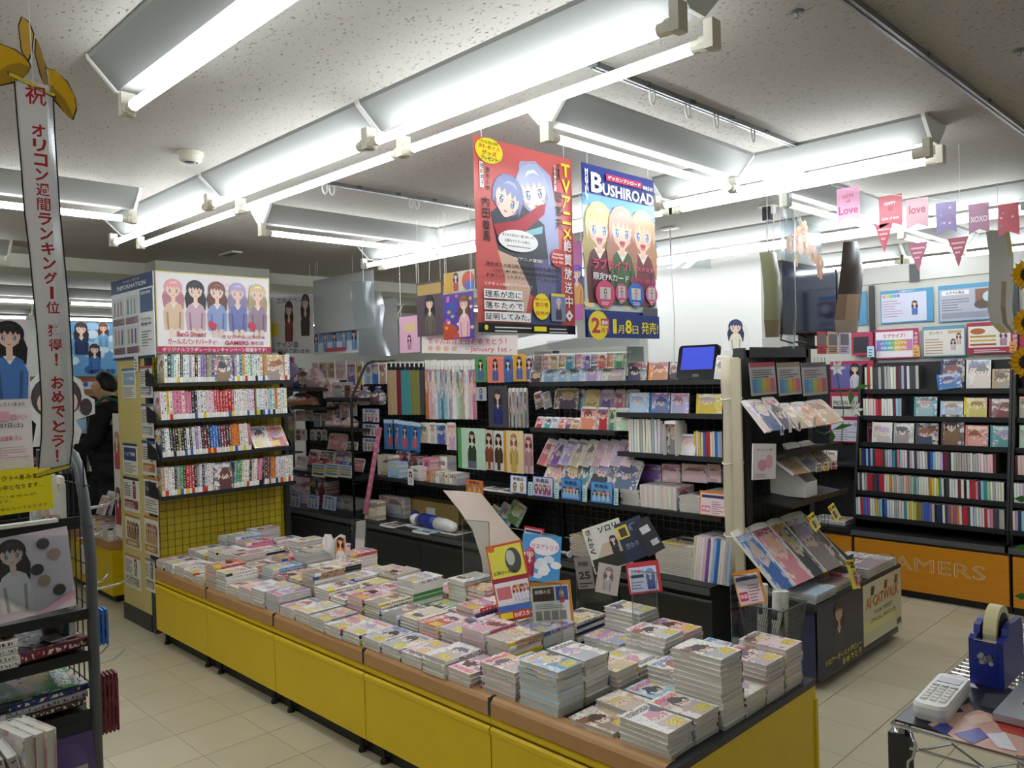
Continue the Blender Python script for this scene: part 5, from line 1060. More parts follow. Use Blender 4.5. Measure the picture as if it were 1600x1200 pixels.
def list1(c): 
    def f(p, w, h): p.rect(-w*.47, -h*.46, w*.47, h*.38, 'eae6dc'); p.text('だいせつ', -w*.34, h*.22, w*.32, h*.11, 'b0702a', .05); p.rect(w*.1, h*.24, w*.42, h*.34, 'c8b890'); p.lines(-w*.44, -h*.4, w*.12, h*.14, 6, c, .3); [p.figure(w*.22+i*w*.13, -h*.3+(i % 2)*h*.18, h*.36, ('3a2a2a', '8a4a40', '4a4a6a')[i % 3], 'd8c0c8') for i in range(2)]
    return f
def list2(p, w, h): p.rect(-w*.47, -h*.3, w*.36, h*.38, 'f0ece2'); p.ell(-w*.28, h*.22, w*.15, h*.1, 'b86a30'); [p.rect(-w*.44, -h*.24+i*h*.13, w*.08, -h*.18+i*h*.13, ('b84a3a', 'd8b850', 'c89a40')[i]) for i in range(3)]; p.figure(w*.22, -h*.26, h*.5, '6a4a6a', 'b890a8'); p.lines(-w*.36, -h*.46, w*.3, -h*.34, 2, 'f0d8d8', .4); p.vtext('大好評発売', w*.4, h*.36, h*.13, 'f4e4e4')
def portrait(p, w, h): p.rect(-w*.46, -h*.44, w*.36, h*.38, '6a66a8'); p.figure(w*.08, -h*.44, h*.85, '2a2228', 'd8d4e0'); p.lines(-w*.42, h*.1, -w*.1, h*.3, 2, 'e8e4f4', .3); p.vtext('新譜', w*.39, h*.3, h*.13, 'f0e0e8')
def garrison(p, w, h): p.rect(-w*.46, -h*.44, w*.40, h*.34, 'e0dcd6'); p.text('PRISON OF LOVE', -w*.42, h*.02, w*.78, h*.16, '4a4a4a', .02); p.rect(-w*.44, -h*.12, w*.38, -h*.02, '4a4a4e'); p.ell(w*.18, -h*.3, w*.18, h*.12, 'c8c4be'); p.text('LOVE', w*.06, -h*.34, w*.24, h*.09, '5a5a5a')
def listing(p, w, h): p.rect(-w*.46, -h*.44, w*.40, h*.36, 'e4e2f0'); p.text('トト66', -w*.06, h*.12, w*.4, h*.16, '8a86a8', .02); p.lines(-w*.42, -h*.38, w*.14, h*.08, 5, '8a88b0', .25); p.rect(w*.2, -h*.1, w*.38, h*.06, '5a6ab0'); p.rect(w*.2, -h*.36, w*.38, -h*.18, '5a6ab0'); p.vtext('特集', w*.41, h*.3, h*.12, 'f0e0e8')
pop(1375, 452, 1457, 504, YPn, '4a9ac8', 'blue-framed thank-you sign with a small drawn girl', blue1); pop(1465, 443, 1560, 501, YPn, '4a9ac8', 'blue-framed sign with a photograph of a resting figure', blue2); pop(1330, 456, 1354, 508, YPn, '4a9ac8', 'blue sign mostly hidden by the hanging photo banner', None)
pop(1366, 514, 1435, 560, 6.15, 'b83060', 'crimson-framed rainbow sign above the disc rack', rainbow); pop(1441, 509, 1508, 557, 6.15, '6aa0b8', 'teal-framed list sign above the disc rack', list1('b8805a')); pop(1510, 503, 1590, 552, 6.15, 'b03050', 'crimson-framed list sign beside the sunflowers', list2); pop(1593, 512, 1620, 550, 6.15, 'b03050', 'crimson sign behind the sunflower garland', None)
pop(1297, 564, 1364, 609, 6.12, 'b8305a', 'crimson-framed sign with a dark-haired portrait', portrait); pop(1297, 612, 1363, 656, 6.11, 'b8305a', 'grey lettered sign below the portrait sign', garrison); pop(1296, 651, 1363, 692, 6.10, 'b8305a', 'pale violet listing sign, lowest of the tall signs', listing); pop(1330, 519, 1364, 555, 6.14, 'b8305a', 'crimson sign with dark photographs beside the rainbow sign', lambda p, w, h: p.rect(-w*.4, -h*.4, w*.3, h*.3, '2a2430'))
for x, y, ck in ((1360, 549, 'b8e0ec'), (1431, 548, 'e8b060'), (1582, 542, 'e8a050'), (1357, 590, '8ac8d8')): gcard(x-5, y-8, x+6, y+9, 6.09, ck, 'small square price tag at the corner of a sign', lambda p, w, h: p.lines(-w*.3, -h*.4, w*.3, h*.4, 3, '3a4a5a', .3), 'price_tag', 'tag', 'price tags on the signs', 0)
t = thing('wall_standards', 'dark slotted upright posts fixed to the partition', 'post', (0, 0, 0))
for x in (1362, 1587): p = PY(x, 480, 6.17); BOX(p.x-.018, p.x+.018, 6.165, 6.184, 1.62, 2.2).build('upright', 'dark_metal', t)
g = gi('case', 1466, 586, 1504, 611, 6.02, 'b', 'blue card leaning on the navy disc box', 'front-facing discs', .004, -6, 1.426, -8, 'leaning_card', 'card')

# ================================================================== television, films and bunting
XT = -2.16
a, b = PX(1221, 468, XT), PX(1309, 468, XT); zt, zb = PX(1265, 414, XT).z, PX(1265, 524, XT).z; w = b.y-a.y; h = zt-zb
t = thing('television', 'large black flat television with a dark screen above the end rack', 'television', (XT, (a.y+b.y)/2, zb))
BOX(-.05, 0, -w/2, w/2, 0, h).build('cabinet', 'tv_black', t); BOX(.0005, .002, -w/2+.02, w/2-.02, .025, h-.02).build('screen', 'screen_glass', t)
for s in (-1, 1): BOX(.0, .006, s*w/2-(.02 if s > 0 else 0), s*w/2+(.02 if s < 0 else 0), 0, h).build('bezel', 'tv_black', t)
BOX(-.06, -.01, -.06, .06, 1.716-zb, .0).build('mount', 'black', t); BOX(-.10, .04, -.2, .2, 1.716-zb, 1.728-zb).build('stand_base', 'black', t)
MB().tube([(-.03, -.32, .02), (-.02, -.36, -.03), (.02, -.3, -.05), (.0, -.22, -.04), (.02, -.12, -.05)], .006, 6).build('cable', 'black', t, True)
def film(name, lab, px, X, mat, thick=.0012, bowx=.03, n=8, fn=None, cat='banner', group=None, hang=True):
    """hanging soft sheet: list of (x_left, x_right, y) pixel rows on the plane X, gently curled"""
    m = MB(); vs = []; k = len(px)
    rows = []
    for i, (xl, xr, y) in enumerate(px):
        A, B = PX(xl, y, X), PX(xr, y, X); row = []
        for j in range(n+1): f = j/n; P = A+(B-A)*f; P.x += bowx*sin(f*pi)*(1 if i % 2 else .7)+.01*sin(i*1.3); row.append(P)
        rows.append(row)
    for r in rows: m.v += [tuple(q) for q in r]
    for r in rows: m.v += [(q.x-thick, q.y, q.z) for q in r]
    o2 = k*(n+1)
    for i in range(k-1):
        for j in range(n):
            a0 = i*(n+1)+j; c = fn(i/(k-1), (j+.5)/n) if fn else (1, 1, 1, 1)
            for f in ((a0, a0+n+1, a0+n+2, a0+1), (o2+a0, o2+a0+1, o2+a0+n+2, o2+a0+n+1)): m.f.append(f); m.mi.append(0); m.c.append(c)
    o = m.build(name, mat, None, True); tag(o, lab, cat, group)
    if hang:
        q = (rows[0][0]+rows[0][-1])/2; MB().cyl((q.x-.0005, q.y, q.z-.01), (q.x-.0005, q.y, ZC), .001, 4).build('hanging_thread', 'paper', o)
    return o
film('film_strip', 'olive-tinted plastic film strip hanging before the white pillar', [(1187, 1213, 395), (1189, 1216, 430), (1193, 1219, 465), (1196, 1221, 500), (1199, 1221, 527)], -2.0, 'print', fn=lambda u, v: lin('8a8a6a' if u < .55 else '7a6a50'))
film('clear_strip', 'long clear plastic strip hanging beside the television', [(1220, 1233, 285), (1222, 1236, 350), (1226, 1240, 420), (1230, 1243, 490), (1234, 1241, 545)], -1.8, 'film')
film('photo_banner', 'hanging glossy photo banner of a long-haired woman beside the television', [(1318, 1340, 378), (1311, 1346, 420), (1308, 1345, 460), (1306, 1345, 500), (1309, 1342, 520)], -1.72, 'print', fn=lambda u, v: lin(('3a2a24' if u < .3 else 'b8987a' if .25 < v < .75 and u < .6 else '8a705a' if u < .75 else 'a8988a')))
film('gold_banner', 'white hanging banner with gold paint and a small figure near the sunflowers', [(1541, 1577, 360), (1542, 1580, 400), (1544, 1582, 440), (1546, 1584, 480), (1552, 1588, 505), (1562, 1592, 520)], -1.05, 'print', n=10, bowx=.012, fn=lambda u, v: lin('e6cf7a' if (u > .75 and (v < .3 or v > .8)) or (u < .2 and v > .7) else '8a6a3a' if abs(v-.5) < .08 and u > .4 else 'b08a6a' if abs(v-.5) < .06 and u > .25 else 'ecebe8'))
c = PX(1257, 392, -1.9); t = thing('flower_hanger', 'clear hanging sheet with orange flower cut-outs above the television', 'decoration', c, pi/2)
BOX(-.26, .2, -.001, .001, -.1, .15).build('clear_sheet', 'film', t)
for x, z, r in ((-.17, .02, .05), (-.07, .05, .075), (.01, .03, .06), (.1, -.01, .05), (.17, -.05, .05), (.0, .12, .04), (-.11, -.06, .035), (.17, -.1, .04)):
    q = MB()
    for k in range(5): q.add([(x+r*.55*cos(k*1.2566)+r*.5*cos(j*pi/4), -.003-.0006*k, z+r*.55*sin(k*1.2566)+r*.5*sin(j*pi/4)) for j in range(8)], [tuple(range(8))], 0, lin(('f0b48a', 'f2c09c', 'eeac80')[k % 3]))
    q.add([(x+r*.3*cos(j*pi/4), -.0075, z+r*.3*sin(j*pi/4)) for j in range(8)], [tuple(range(8))], 0, lin('f8e4d0')); q.build('flower', 'print', t)
# small standee of a drawn schoolgirl on the shelving end
c = PY(1152, 520, 3.76)
def cut(name, lab, pts, c, yaw, sc, fn, th=.004, cat='standee'):
    q = MB(); n = len(pts); q.add([(x*sc, 0, z*sc) for x, z in pts]+[(x*sc, th, z*sc) for x, z in pts], [tuple(range(n)), tuple(range(2*n-1, n-1, -1))]+[(i, i+n, (i+1) % n+n, (i+1) % n) for i in range(n)], 0, lin('f0eeea'))
    o = q.build(name, 'print'); o.location = c; o.rotation_euler = (0, 0, rad(yaw)); tag(o, lab, cat)
    p = PR(y0=-.0006); fn(p, sc); p.build(o); return o
c = PY(1150, 546, 3.78)
cut('paper_standee', 'small paper standee of a blue-haired drawn figure on the shelving end', [(-.5, 0), (.5, 0), (.5, .45), (.42, .9), (.25, 1.15), (-.1, 1.2), (-.35, 1.0), (-.45, .6)], V((c.x, 3.78, 1.70)), 20, .135, lambda p, s: p.figure(0, .02*s, 1.15*s, '2a3a66', 'e4e0d0', big=1.25))
# bunting
t = thing('bunting', 'string of pink and red valentine flags over the disc aisle', 'bunting', (0, 0, 0)); YBn = 3.9
pts = [PY(x, y, YBn) for x, y in ((1300, 290), (1345, 300), (1430, 308), (1500, 316), (1560, 318), (1600, 312), (1660, 300))]
MB().tube(pts, .0012, 4).build('string', 'paper', t)
for q in (pts[0], pts[3], pts[-1]): MB().cyl(q, (q.x, q.y, ZC), .001, 4).build('hanging_thread', 'paper', t)
def flag(x0, x1, y0, y1, c, kind, txt=()):
    A, B = PY(x0, y0, YBn), PY(x1, y0, YBn); h = A.z-PY((x0+x1)/2, y1, YBn).z; w = B.x-A.x; x = (A.x+B.x)/2; z = (A.z+B.z)/2; q = MB()
    if kind == 0: P = [(-w/2, 0), (w/2, 0), (w/2, -h), (0, -h*.86), (-w/2, -h)]
    else: P = [(-w/2, 0), (w/2, 0), (w*.02, -h)]
    vs = [(x+u, YBn, z+v) for u, v in P]; n = len(vs)
    F = [(4, 3, 0), (3, 1, 0), (3, 2, 1)] if kind == 0 else [(0, 2, 1)]
    q.add(vs+[(a, b+.001, cc) for a, b, cc in vs], F+[tuple(i+n for i in reversed(f)) for f in F], 0, lin(c)); f = q.build('flag', 'print', t)
    p = PR(y0=YBn-.0006)
    if kind == 0 and not txt:
        for i in range(7): u, v = random.uniform(-w*.4, w*.36), -random.uniform(.1, .75)*h; p.ell(x+u, z+v, .005, .005, random.choice(('f0d0d8', 'c04a60', 'a0a0d0')), 8)
    for s_, cc, u, v, ww, hh in txt: p.text(s_, x+u*w, z-v*h, ww*w, hh*h, cc, .02)
    if kind == 1 or c == 'c85a68':
        for i in range(3): p.rect(x-w*.3+i*w*.08, z-h*(.22+.16*i), x+w*(.34-.12*i), z-h*(.16+.16*i), 'e4b4bc') if kind == 1 else p.ell(x, z-h*.42, .012, .012, 'a83848', 10)
    if p.m.f: p.build(f)
flag(1307, 1343, 293, 343, 'eaa8c8', 0, (('LOTS', 'c04a6a', -.22, .3, .44, .1), ('of', 'c04a6a', -.1, .44, .2, .08), ('Love', 'b03a60', -.42, .78, .84, .24)))
flag(1373, 1409, 305, 352, 'c85a68', 0, (('HAPPY', 'f4e4e4', -.26, .3, .5, .1), ('Lots of love', 'f4e4e4', -.36, .76, .72, .1)))
flag(1415, 1450, 310, 354, 'd8a8b4', 0, (('love', 'b03a54', -.36, .5, .74, .28),)); flag(1462, 1494, 316, 362, '8a7ab0', 0); flag(1513, 1545, 318, 362, 'b07a98', 0, (('XOXO', 'f0e8ee', -.42, .62, .84, .2),)); flag(1559, 1592, 318, 366, 'c04a58', 0)
flag(1366, 1395, 350, 393, 'c04a60', 1); flag(1417, 1450, 379, 423, 'b0607a', 1); flag(1480, 1513, 371, 415, 'a84a60', 1)
# sunflower garland
t = thing('sunflower_garland', 'hanging garland of yellow sunflowers at the disc aisle', 'garland', (0, 0, 0)); YSf = 3.3
q0 = [PY(1612, y, YSf) for y in (330, 430, 505, 566, 640, 800, 1080)]; q0[0].z = ZC
MB().tube(q0, .004, 5).build('vine', 'leaf', t)
for x, y, r in ((1602, 430, .058), (1603, 505, .056), (1600, 566, .06)):
    c = PY(x, y, YSf); q = MB(); n = 15; rt = V((RT.x, RT.y, 0)).normalized(); fr = V((-FW.x, -FW.y, .1)).normalized()
    for k in range(2*n):
        a = 2*pi*k/(2*n)*1.0; d = rt*cos(a)+Z3*sin(a); s_ = -rt*sin(a)+Z3*cos(a); R = r*(1 if k % 2 else .88); o_ = fr*(.004 if k % 2 else .009)
        q.add([c+d*r*.3+o_, c+d*R*.7+s_*r*.16+o_+fr*.006, c+d*R+o_-fr*.002, c+d*R*.7-s_*r*.16+o_+fr*.006], [(0, 3, 2, 1)])
    f = q.build('flower', 'petal', t); m_ = MB().cyl(c+fr*.002, c+fr*.016, r*.46, 18, 0, r*.36); m_.build('flower_disc', 'seed', f, True)
for i in range(9):
    c = PY(1606, 780+i*38, YSf); q = MB(); rt = V((RT.x, RT.y, 0)).normalized(); d = rt*(1 if i % 2 else -1)
    q.add([c, c+d*.02+Z3*.014, c+d*.05+Z3*.004, c+d*.022-Z3*.012], [(0, 1, 2, 3)]); q.build('leaf', 'leaf', t)
# lily stems on the end rack
t = thing('artificial_lily', 'artificial lily with green leaves sticking out of the end rack', 'flower', (0, 0, 0)); XLy = XE+.1; rt = V((RT.x, RT.y, 0)).normalized()
for x, y in ((1330, 610), (1300, 672)):
    c = PX(x, y, XLy); MB().tube([c+V((-.05, -.1, .0)), c+V((-.02, -.05, -.02)), c], .0035, 5).build('stem', 'leaf', t)
    q = MB(); q.add([c, c+rt*.06+Z3*.035, c+rt*.13+Z3*.03, c+rt*.07+Z3*.008], [(0, 3, 2, 1)]).add([c, c-rt*.02-Z3*.04, c-rt*.01-Z3*.09, c+rt*.02-Z3*.04], [(0, 1, 2, 3)]); q.build('leaf', 'leaf', t)
for x, y in ((1306, 575), (1335, 640)):
    c = PX(x, y, XLy); q = MB()
    for k in range(6): a = k*pi/3; d = rt*cos(a)+Z3*sin(a); e = -rt*sin(a)+Z3*cos(a); q.add([c, c+d*.025+e*.011+X3*.008, c+d*.05+X3*.012, c+d*.025-e*.011+X3*.008], [(0, 1, 2, 3)])
    q.build('bloom', 'white_plastic', t)
MB().tube([PX(1322, 610, XLy)+V((0, -.08, -.3)), PX(1318, 640, XLy), PX(1306, 575, XLy)], .0035, 5).build('stem', 'leaf', t)

# ================================================================== posters hung over the island
def poster_red(p, w, h):
    p.rect(-w/2, -h/2, w/2, -h*.45, '1c1a1e'); p.poly([(0, -h*.45), (w*.34, -h*.45), (w*.36, -h*.1), (w*.1, -h*.2)], '48507a')
    # two embracing generic figures
    p.poly([(-w*.30, -h*.05), (-w*.36, h*.12), (-w*.2, h*.2), (w*.05, h*.18), (w*.2, h*.24), (w*.3, h*.1), (w*.3, -h*.16), (w*.05, -h*.3), (-w*.2, -h*.2)], '40424e')
    p.poly([(-w*.3, -h*.07), (-w*.12, -h*.1), (w*.02, -h*.26), (-w*.06, -h*.44), (-w*.22, -h*.44), (-w*.24, -h*.2)], 'd8b49c'); p.poly([(w*.06, -h*.1), (w*.3, -h*.08), (w*.28, -h*.34), (w*.1, -h*.34)], '6a6a90')
    p.poly([(w*.10, h*.44), (w*.26, h*.38), (w*.32, h*.2), (w*.34, -h*.06), (w*.22, -h*.12), (w*.18, h*.1), (-w*.02, h*.18), (-w*.1, h*.3), (-w*.06, h*.42)], 'aab0d8')
    p.head(w*.07, h*.285, w*.155, 14, 'b8bede', 'f6e0d6', '6a70a0'); p.head(-w*.19, h*.215, w*.135, -16, '8890be', 'f2d4c6', '4a507a')
    p.poly([(-w*.34, h*.06), (-w*.1, h*.1), (w*.12, h*.2), (w*.2, h*.22), (w*.18, h*.16), (-w*.02, h*.05), (-w*.3, 0)], 'b02a3c'); p.poly([(-w*.02, h*.05), (w*.16, h*.09), (w*.15, h*.05), (-w*.02, h*.02)], '8ac4d0')
    p.ell(-w*.36, h*.435, w*.13, h*.066, 'f2dc20', 20); p.text('7月5日店頭限定', -w*.45, h*.468, w*.18, h*.018, '2a2018'); p.text('声優ボイス', -w*.46, h*.44, w*.2, h*.024, 'c02a2a', .04); p.text('グッズ', -w*.43, h*.41, w*.14, h*.024, 'c02a2a', .04); p.text('プレゼント!', -w*.44, h*.385, w*.17, h*.02, '2a2018', .03)
    p.rect(-w*.455, h*.24, -w*.42, h*.37, 'f4f0ee'); p.vtext('理系男子', -w*.452, h*.366, h*.027, '2a2628', .02, 1.1); p.vtext('雪村心夜', -w*.395, h*.35, h*.028, '1e1a1e', .03, 1.1); p.vtext('内田雄馬', -w*.44, h*.2, h*.056, '1e1a1e', .02, 1.05)
    p.rect(w*.29, h*.30, w*.315, h*.44, 'f4f0ee'); p.vtext('理系女子', w*.288, h*.438, h*.027, '2a2628', .02, 1.1); p.vtext('氷室菖蒲', w*.33, h*.46, h*.026, '1e1a1e', .02, 1.05); p.vtext('雨宮天', w*.30, h*.3, h*.06, '1e1a1e', .02, 1.25)
    p.vtext('TVアニメ', w*.375, h*.47, h*.08, 'f4dc28', .06, 1.12); p.vtext('絶賛放送中。', w*.38, h*.04, h*.072, 'f8f4f2', .05, 1.1, 'c03a3a')
    p.ell(-w*.10, -h*.01, w*.2, h*.058, 'f4f2f2', 22); p.text('気になる恋人が一緒に巻くのに', -w*.26, h*.008, w*.32, h*.016, '2a2628'); p.text('必要なマフラーの長さ。', -w*.24, -h*.022, w*.26, h*.016, '2a2628'); p.rect(-w*.22, -h*.045, w*.02, -h*.038, 'aaaaaa')
    p.text('TVアニメ放送!', -w*.16, -h*.115, w*.3, h*.02, 'e8e0de'); p.text('原奈津子 大森日雅 福島潤 豊崎愛生 朝井彩加', -w*.42, -h*.155, w*.76, h*.018, '1e1a1e'); p.text('TOKYO MX MBS 北海道文化放送 西日本放送', -w*.36, -h*.185, w*.66, h*.017, '1e1a1e'); p.text('群馬テレビ とちぎテレビ チバテレ BS11 AT-X', -w*.42, -h*.213, w*.74, h*.017, '1e1a1e')
    p.ell(w*.31, -h*.075, w*.08, h*.052, 'c8302a', 18); p.text('Amazon', w*.25, -h*.06, w*.12, h*.014, 'f8f0e8', .03); p.text('Prime Video', w*.245, -h*.08, w*.13, h*.014, 'f8f0e8', .03); p.text('全12話一挙配信', w*.25, -h*.105, w*.12, h*.014, 'f8f0e8', .02)
    p.text('リケキュン芸展ラブコメディ!', -w*.44, -h*.258, w*.46, h*.018, 'f6e8e6', .03)
    for i, (tx, ww) in enumerate((('理系が恋に', .37), ('落ちたので', .38), ('証明してみた。', .45))): z = -h*.325-i*h*.058; p.rect(-w*.45, z, -w*.45+w*ww, z+h*.048, 'f6f4f4'); p.text(tx, -w*.44, z+h*.006, w*(ww-.02), h*.036, '1e1c20', .015)
    p.ell(w*.12, -h*.352, w*.09, h*.072, 'f4dc20', 20); p.text('最新コミックス', w*.05, -h*.32, w*.14, h*.014, 'c02a2a', .02); p.text('第⑦巻', w*.05, -h*.355, w*.14, h*.026, 'c02a2a', .03); p.text('発売中', w*.05, -h*.402, w*.14, h*.024, 'c02a2a', .04)
    p.rect(w*.22, -h*.43, w*.38, -h*.28, '8088a8'); p.rect(w*.225, -h*.29, w*.375, -h*.275, 'e8d040'); p.figure(w*.3, -h*.42, h*.12, 'aab0d8', '444654')
    p.ell(-w*.44, -h*.475, w*.018, h*.014, 'f0e030', 10); p.lines(-w*.36, -h*.495, w*.0, -h*.458, 2, 'e8e8e8', .35); p.rect(w*.03, -h*.488, w*.16, -h*.462, 'f0e030'); p.lines(w*.19, -h*.495, w*.4, -h*.458, 2, 'd8d8d8', .35)
def poster_blue(p, w, h):
    p.rect(-w/2, h*.24, w/2, h*.33, '4aa0d8'); p.rect(-w*.5, -h*.34, w*.5, h*.26, 'c8d4c8')
    for i in range(40): p.ell(random.uniform(-w*.46, w*.46), random.uniform(-h*.32, h*.26), w*.07, h*.03, random.choice(('e8e0c0', 'd8e4f0', 'f0d8d8', '8a9ae0', 'e8d8a0', '5a70c8')), 8)
    for cx, hr, cl in ((-.30, 'e8cc80', '6a3a40'), (.30, 'ecb488', '7a4048'), (.0, 'e4a08a', '4e6a4a')): p.figure(w*cx, -h*.30, h*.58, hr, cl, eye='3a6ab0', big=1.2, smile=1)
    p.vtext('MONTHLY', -w*.475, h*.47, h*.03, 'f4f4f6', .03, .85); p.text('B', -w*.40, h*.34, w*.15, h*.115, 'f6f6f8', .06); p.text('USHIROAD', -w*.25, h*.335, w*.72, h*.07, 'f6f6f8', .06)
    p.rect(-w*.2, h*.425, w*.3, h*.465, 'c83060'); p.text('ゲッカンブシロード', -w*.18, h*.432, w*.46, h*.026, 'ffffff', .03); p.text('¥850!', w*.31, h*.42, w*.15, h*.03, 'f0f0f4', .03)
    p.text('ラブライブ!', -w*.40, -h*.10, w*.5, h*.062, 'd84a78', .06, 'fff4f8'); p.text('スクスタ', w*.2, -h*.09, w*.24, h*.03, 'd86a8a', .03); p.text('限定PRカード', -w*.40, -h*.165, w*.48, h*.044, 'f4eef4', .04, 'c06090'); p.text('収録の6枚組', w*.1, -h*.165, w*.36, h*.036, 'c84a80', .03)
    for cx, cz, r, c in ((-.25, -.245, .13, 'd04a78'), (-.03, -.23, .09, 'c8507c'), (.17, -.235, .12, '3a6ac0'), (.4, -.225, .09, 'd06a8c')): p.ell(w*cx, h*cz, w*r, h*r*.62, c, 18); p.rect(w*(cx-r*.55), h*(cz-.03), w*(cx+r*.55), h*(cz+.04), 'c8c0b8'); p.figure(w*cx, h*(cz-.028), h*.06, '6a4a4a', 'b0a0c0'); p.lines(w*(cx-r*.4), h*(cz-.062), w*(cx+r*.4), h*(cz-.04), 2, 'f4e4ea', .4)
    p.rect(w*.26, -h*.36, w*.48, -h*.31, '5a5a68'); p.rect(-w/2, -h/2, w/2, -h*.36, '24387e'); p.ell(-w*.36, -h*.43, w*.13, h*.085, 'f0dc30', 18)
    p.text('2', -w*.45, -h*.475, w*.11, h*.09, 'c8305a', .06, 'ffffff'); p.text('月号', -w*.33, -h*.475, w*.12, h*.032, 'c8305a', .04); p.rect(-w*.33, -h*.43, -w*.22, -h*.39, 'c8305a'); p.text('最新', -w*.32, -h*.425, w*.09, h*.025, 'ffffff', .03)
    p.text('1', -w*.17, -h*.475, w*.05, h*.085, 'f4e020', .06); p.text('月', -w*.10, -h*.475, w*.08, h*.05, 'f4e020', .05); p.text('8', 0, -h*.475, w*.09, h*.085, 'f4e020', .06); p.text('日', w*.1, -h*.475, w*.08, h*.05, 'f4e020', .05); p.text('発売!', w*.23, -h*.475, w*.25, h*.075, 'f4e020', .05)
def hung(name, lab, tl, bl, tr, X, base, fn, bow=0):
    A, B, C = PX(*tl, X), PX(*bl, X), PX(*tr, X); w = C.y-A.y; h = A.z-B.z
    o = sheet(name, lab, 'poster', V((X, (A.y+C.y)/2, (A.z+B.z)/2)), w, h, 90, 0, 0, base, .0012, fn); return o, w, h
def hangers(o, w, h, ztop):
    c = o.location
    for s in (-1, 1): MB().cyl((s*w*.42, .002, h/2-.01), (s*w*.42, .002, ztop-c.z), .0012, 4).build('hanging_thread', 'paper', o)
o, w, h = hung('poster', 'red hanging poster of two embracing drawn figures with yellow vertical lettering', (739, 210), (749, 519), (892, 245), -2.2, 'd0605c', poster_red); hangers(o, w, h, ZC)
o, w, h = hung('poster', 'blue hanging magazine poster with three smiling drawn girls', (908, 253), (917, 527), (1021, 280), -2.16, '2a3a8c', poster_blue); hangers(o, w, h, ZC)
def hungY(lab, x0, y0, x1, y1, Y, base, fn, roll=0, name='poster', cat='poster', zt=None):
    xc, yc = (x0+x1)/2, (y0+y1)/2; c = PY(xc, yc, Y); w = PY(x1, yc, Y).x-PY(x0, yc, Y).x; h = PY(xc, y0, Y).z-PY(xc, y1, Y).z
    o = sheet(name, lab, cat, c, w, h, 0, 0, roll, base, .0015, fn)
    hangers(o, w, h, zt or ZC)
    return o
def space_art(p, w, h):
    p.rect(-w*.5, -h*.5, w*.5, h*.5, '5a3aa0'); p.ell(-w*.22, h*.12, w*.18, h*.2, '3a50b0'); p.poly([(-w/2, -h/2), (w*.1, -h/2), (-w*.1, -h*.2), (-w*.5, -h*.1)], 'c04a2a')
    for i in range(22): p.ell(random.uniform(-w*.45, w*.45), random.uniform(-h*.45, h*.45), w*.06, h*.04, random.choice(('e8a050', '8a5ac8', 'f0c8b0', '3a3a90', 'c86ab0')), 8)
    p.figure(w*.2, -h*.46, h*.9, '7a4a30', 'e8b8c0')
hungY('violet hanging poster of a drawn figure among planets', 692, 458, 740, 530, 3.0, '4a2a80', space_art); hungY('slim dark hanging poster left of the violet one', 651, 440, 692, 525, 3.05, '5a4a52', lambda p, w, h: (p.figure(0, -h*.46, h*.7, '2a2228', '6a6058'), p.rect(-w*.45, h*.26, w*.45, h*.46, 'b8985a')))
hungY('bright hanging poster with orange and white drawing above the violet one', 693, 424, 741, 456, 3.04, 'd8c8b0', lambda p, w, h: (p.rect(-w/2, -h/2, -w*.2, h/2, 'd8a83a'), p.ell(w*.3, 0, w*.2, h*.45, 'd04a30'), p.figure(-w*.1, -h*.45, h*.9, '4a2a24', 'c04a50'), p.rect(w*.2, -h*.45, w*.48, -h*.05, '3a70c8')))
hungY('pink hanging card with small drawings beside the violet poster', 624, 494, 655, 551, 3.2, 'e8b8d4', lambda p, w, h: (p.rect(-w*.3, h*.06, w*.3, h*.32, 'e8c8a0'), p.figure(0, -h*.42, h*.4, '5a3a4a', 'c88aa0')))
def birthday(p, w, h): p.text('ちゃんお誕生日おめでとう！', -w*.42, h*.0, w*.82, h*.36, 'e07a84', .03); p.text('- January 1st -', -w*.0, -h*.42, w*.45, h*.32, 'e07a84', .02); [p.ell(-w*.4+i*w*.09, -h*.22, w*.03, h*.14, 'f0b89a', 10) for i in range(4)]
hungY('long pale birthday banner in pink lettering over the shelving', 655, 524, 803, 553, 3.1, 'f2e6e2', birthday, 3, 'paper_banner', 'banner')
hungY('violet-pink poster behind the red hanging poster', 893, 378, 910, 500, 3.3, 'c86ab0', lambda p, w, h: p.figure(0, -h*.3, h*.5, '6a4ac0', 'e0a050'))
def voice(p, w, h): p.figure(-w*.02, -h*.3, h*.7, '2a2026', '8a2a34'); p.figure(w*.34, -h*.2, h*.7, '2a2a3a', '4a2a34'); p.rect(-w*.5, -h*.2, -w*.26, h*.02, 'f0dc28'); p.text('サイン会', -w*.3, -h*.4, w*.5, h*.1, '3a50a8', .03); p.text('ありがとうございます!', -w*.46, -h*.5, w*.9, h*.08, '3a50a8', .02); p.text('来店イベント', -w*.3, h*.38, w*.7, h*.09, '8a7a9a', .02)
hungY('white hanging poster with a portrait in red beside the bookcase poster', 418, 462, 488, 552, 3.4, 'ece8ea', voice, 3)
hungY('white hanging poster of many tiny drawn figures', 489, 505, 558, 553, 3.5, 'dfe4ea', lambda p, w, h: ([p.figure(-w*.44+i*w*.11, -h*.4+(i % 2)*h*.3, h*.6, ('3a4a7a', '2a2a34', '8a9ac0', '5a80b8')[i % 4], '7aa0d0') for i in range(9)], p.rect(-w*.2, -h*.42, w*.25, -h*.3, 'c04a5a')))
o = hungY('large blank grey plastic sheet hanging from the ceiling', 488, 430, 582, 517, 3.45, 'b4b8b8', None, 0, 'plastic_sheet', 'sheet')
film('clear_plastic_sheet', 'crinkled clear plastic sheet beside the blank grey sheet', [(545, 590, 440), (548, 600, 480), (556, 596, 520), (560, 612, 556)], -4.4, 'film', bowx=.05)
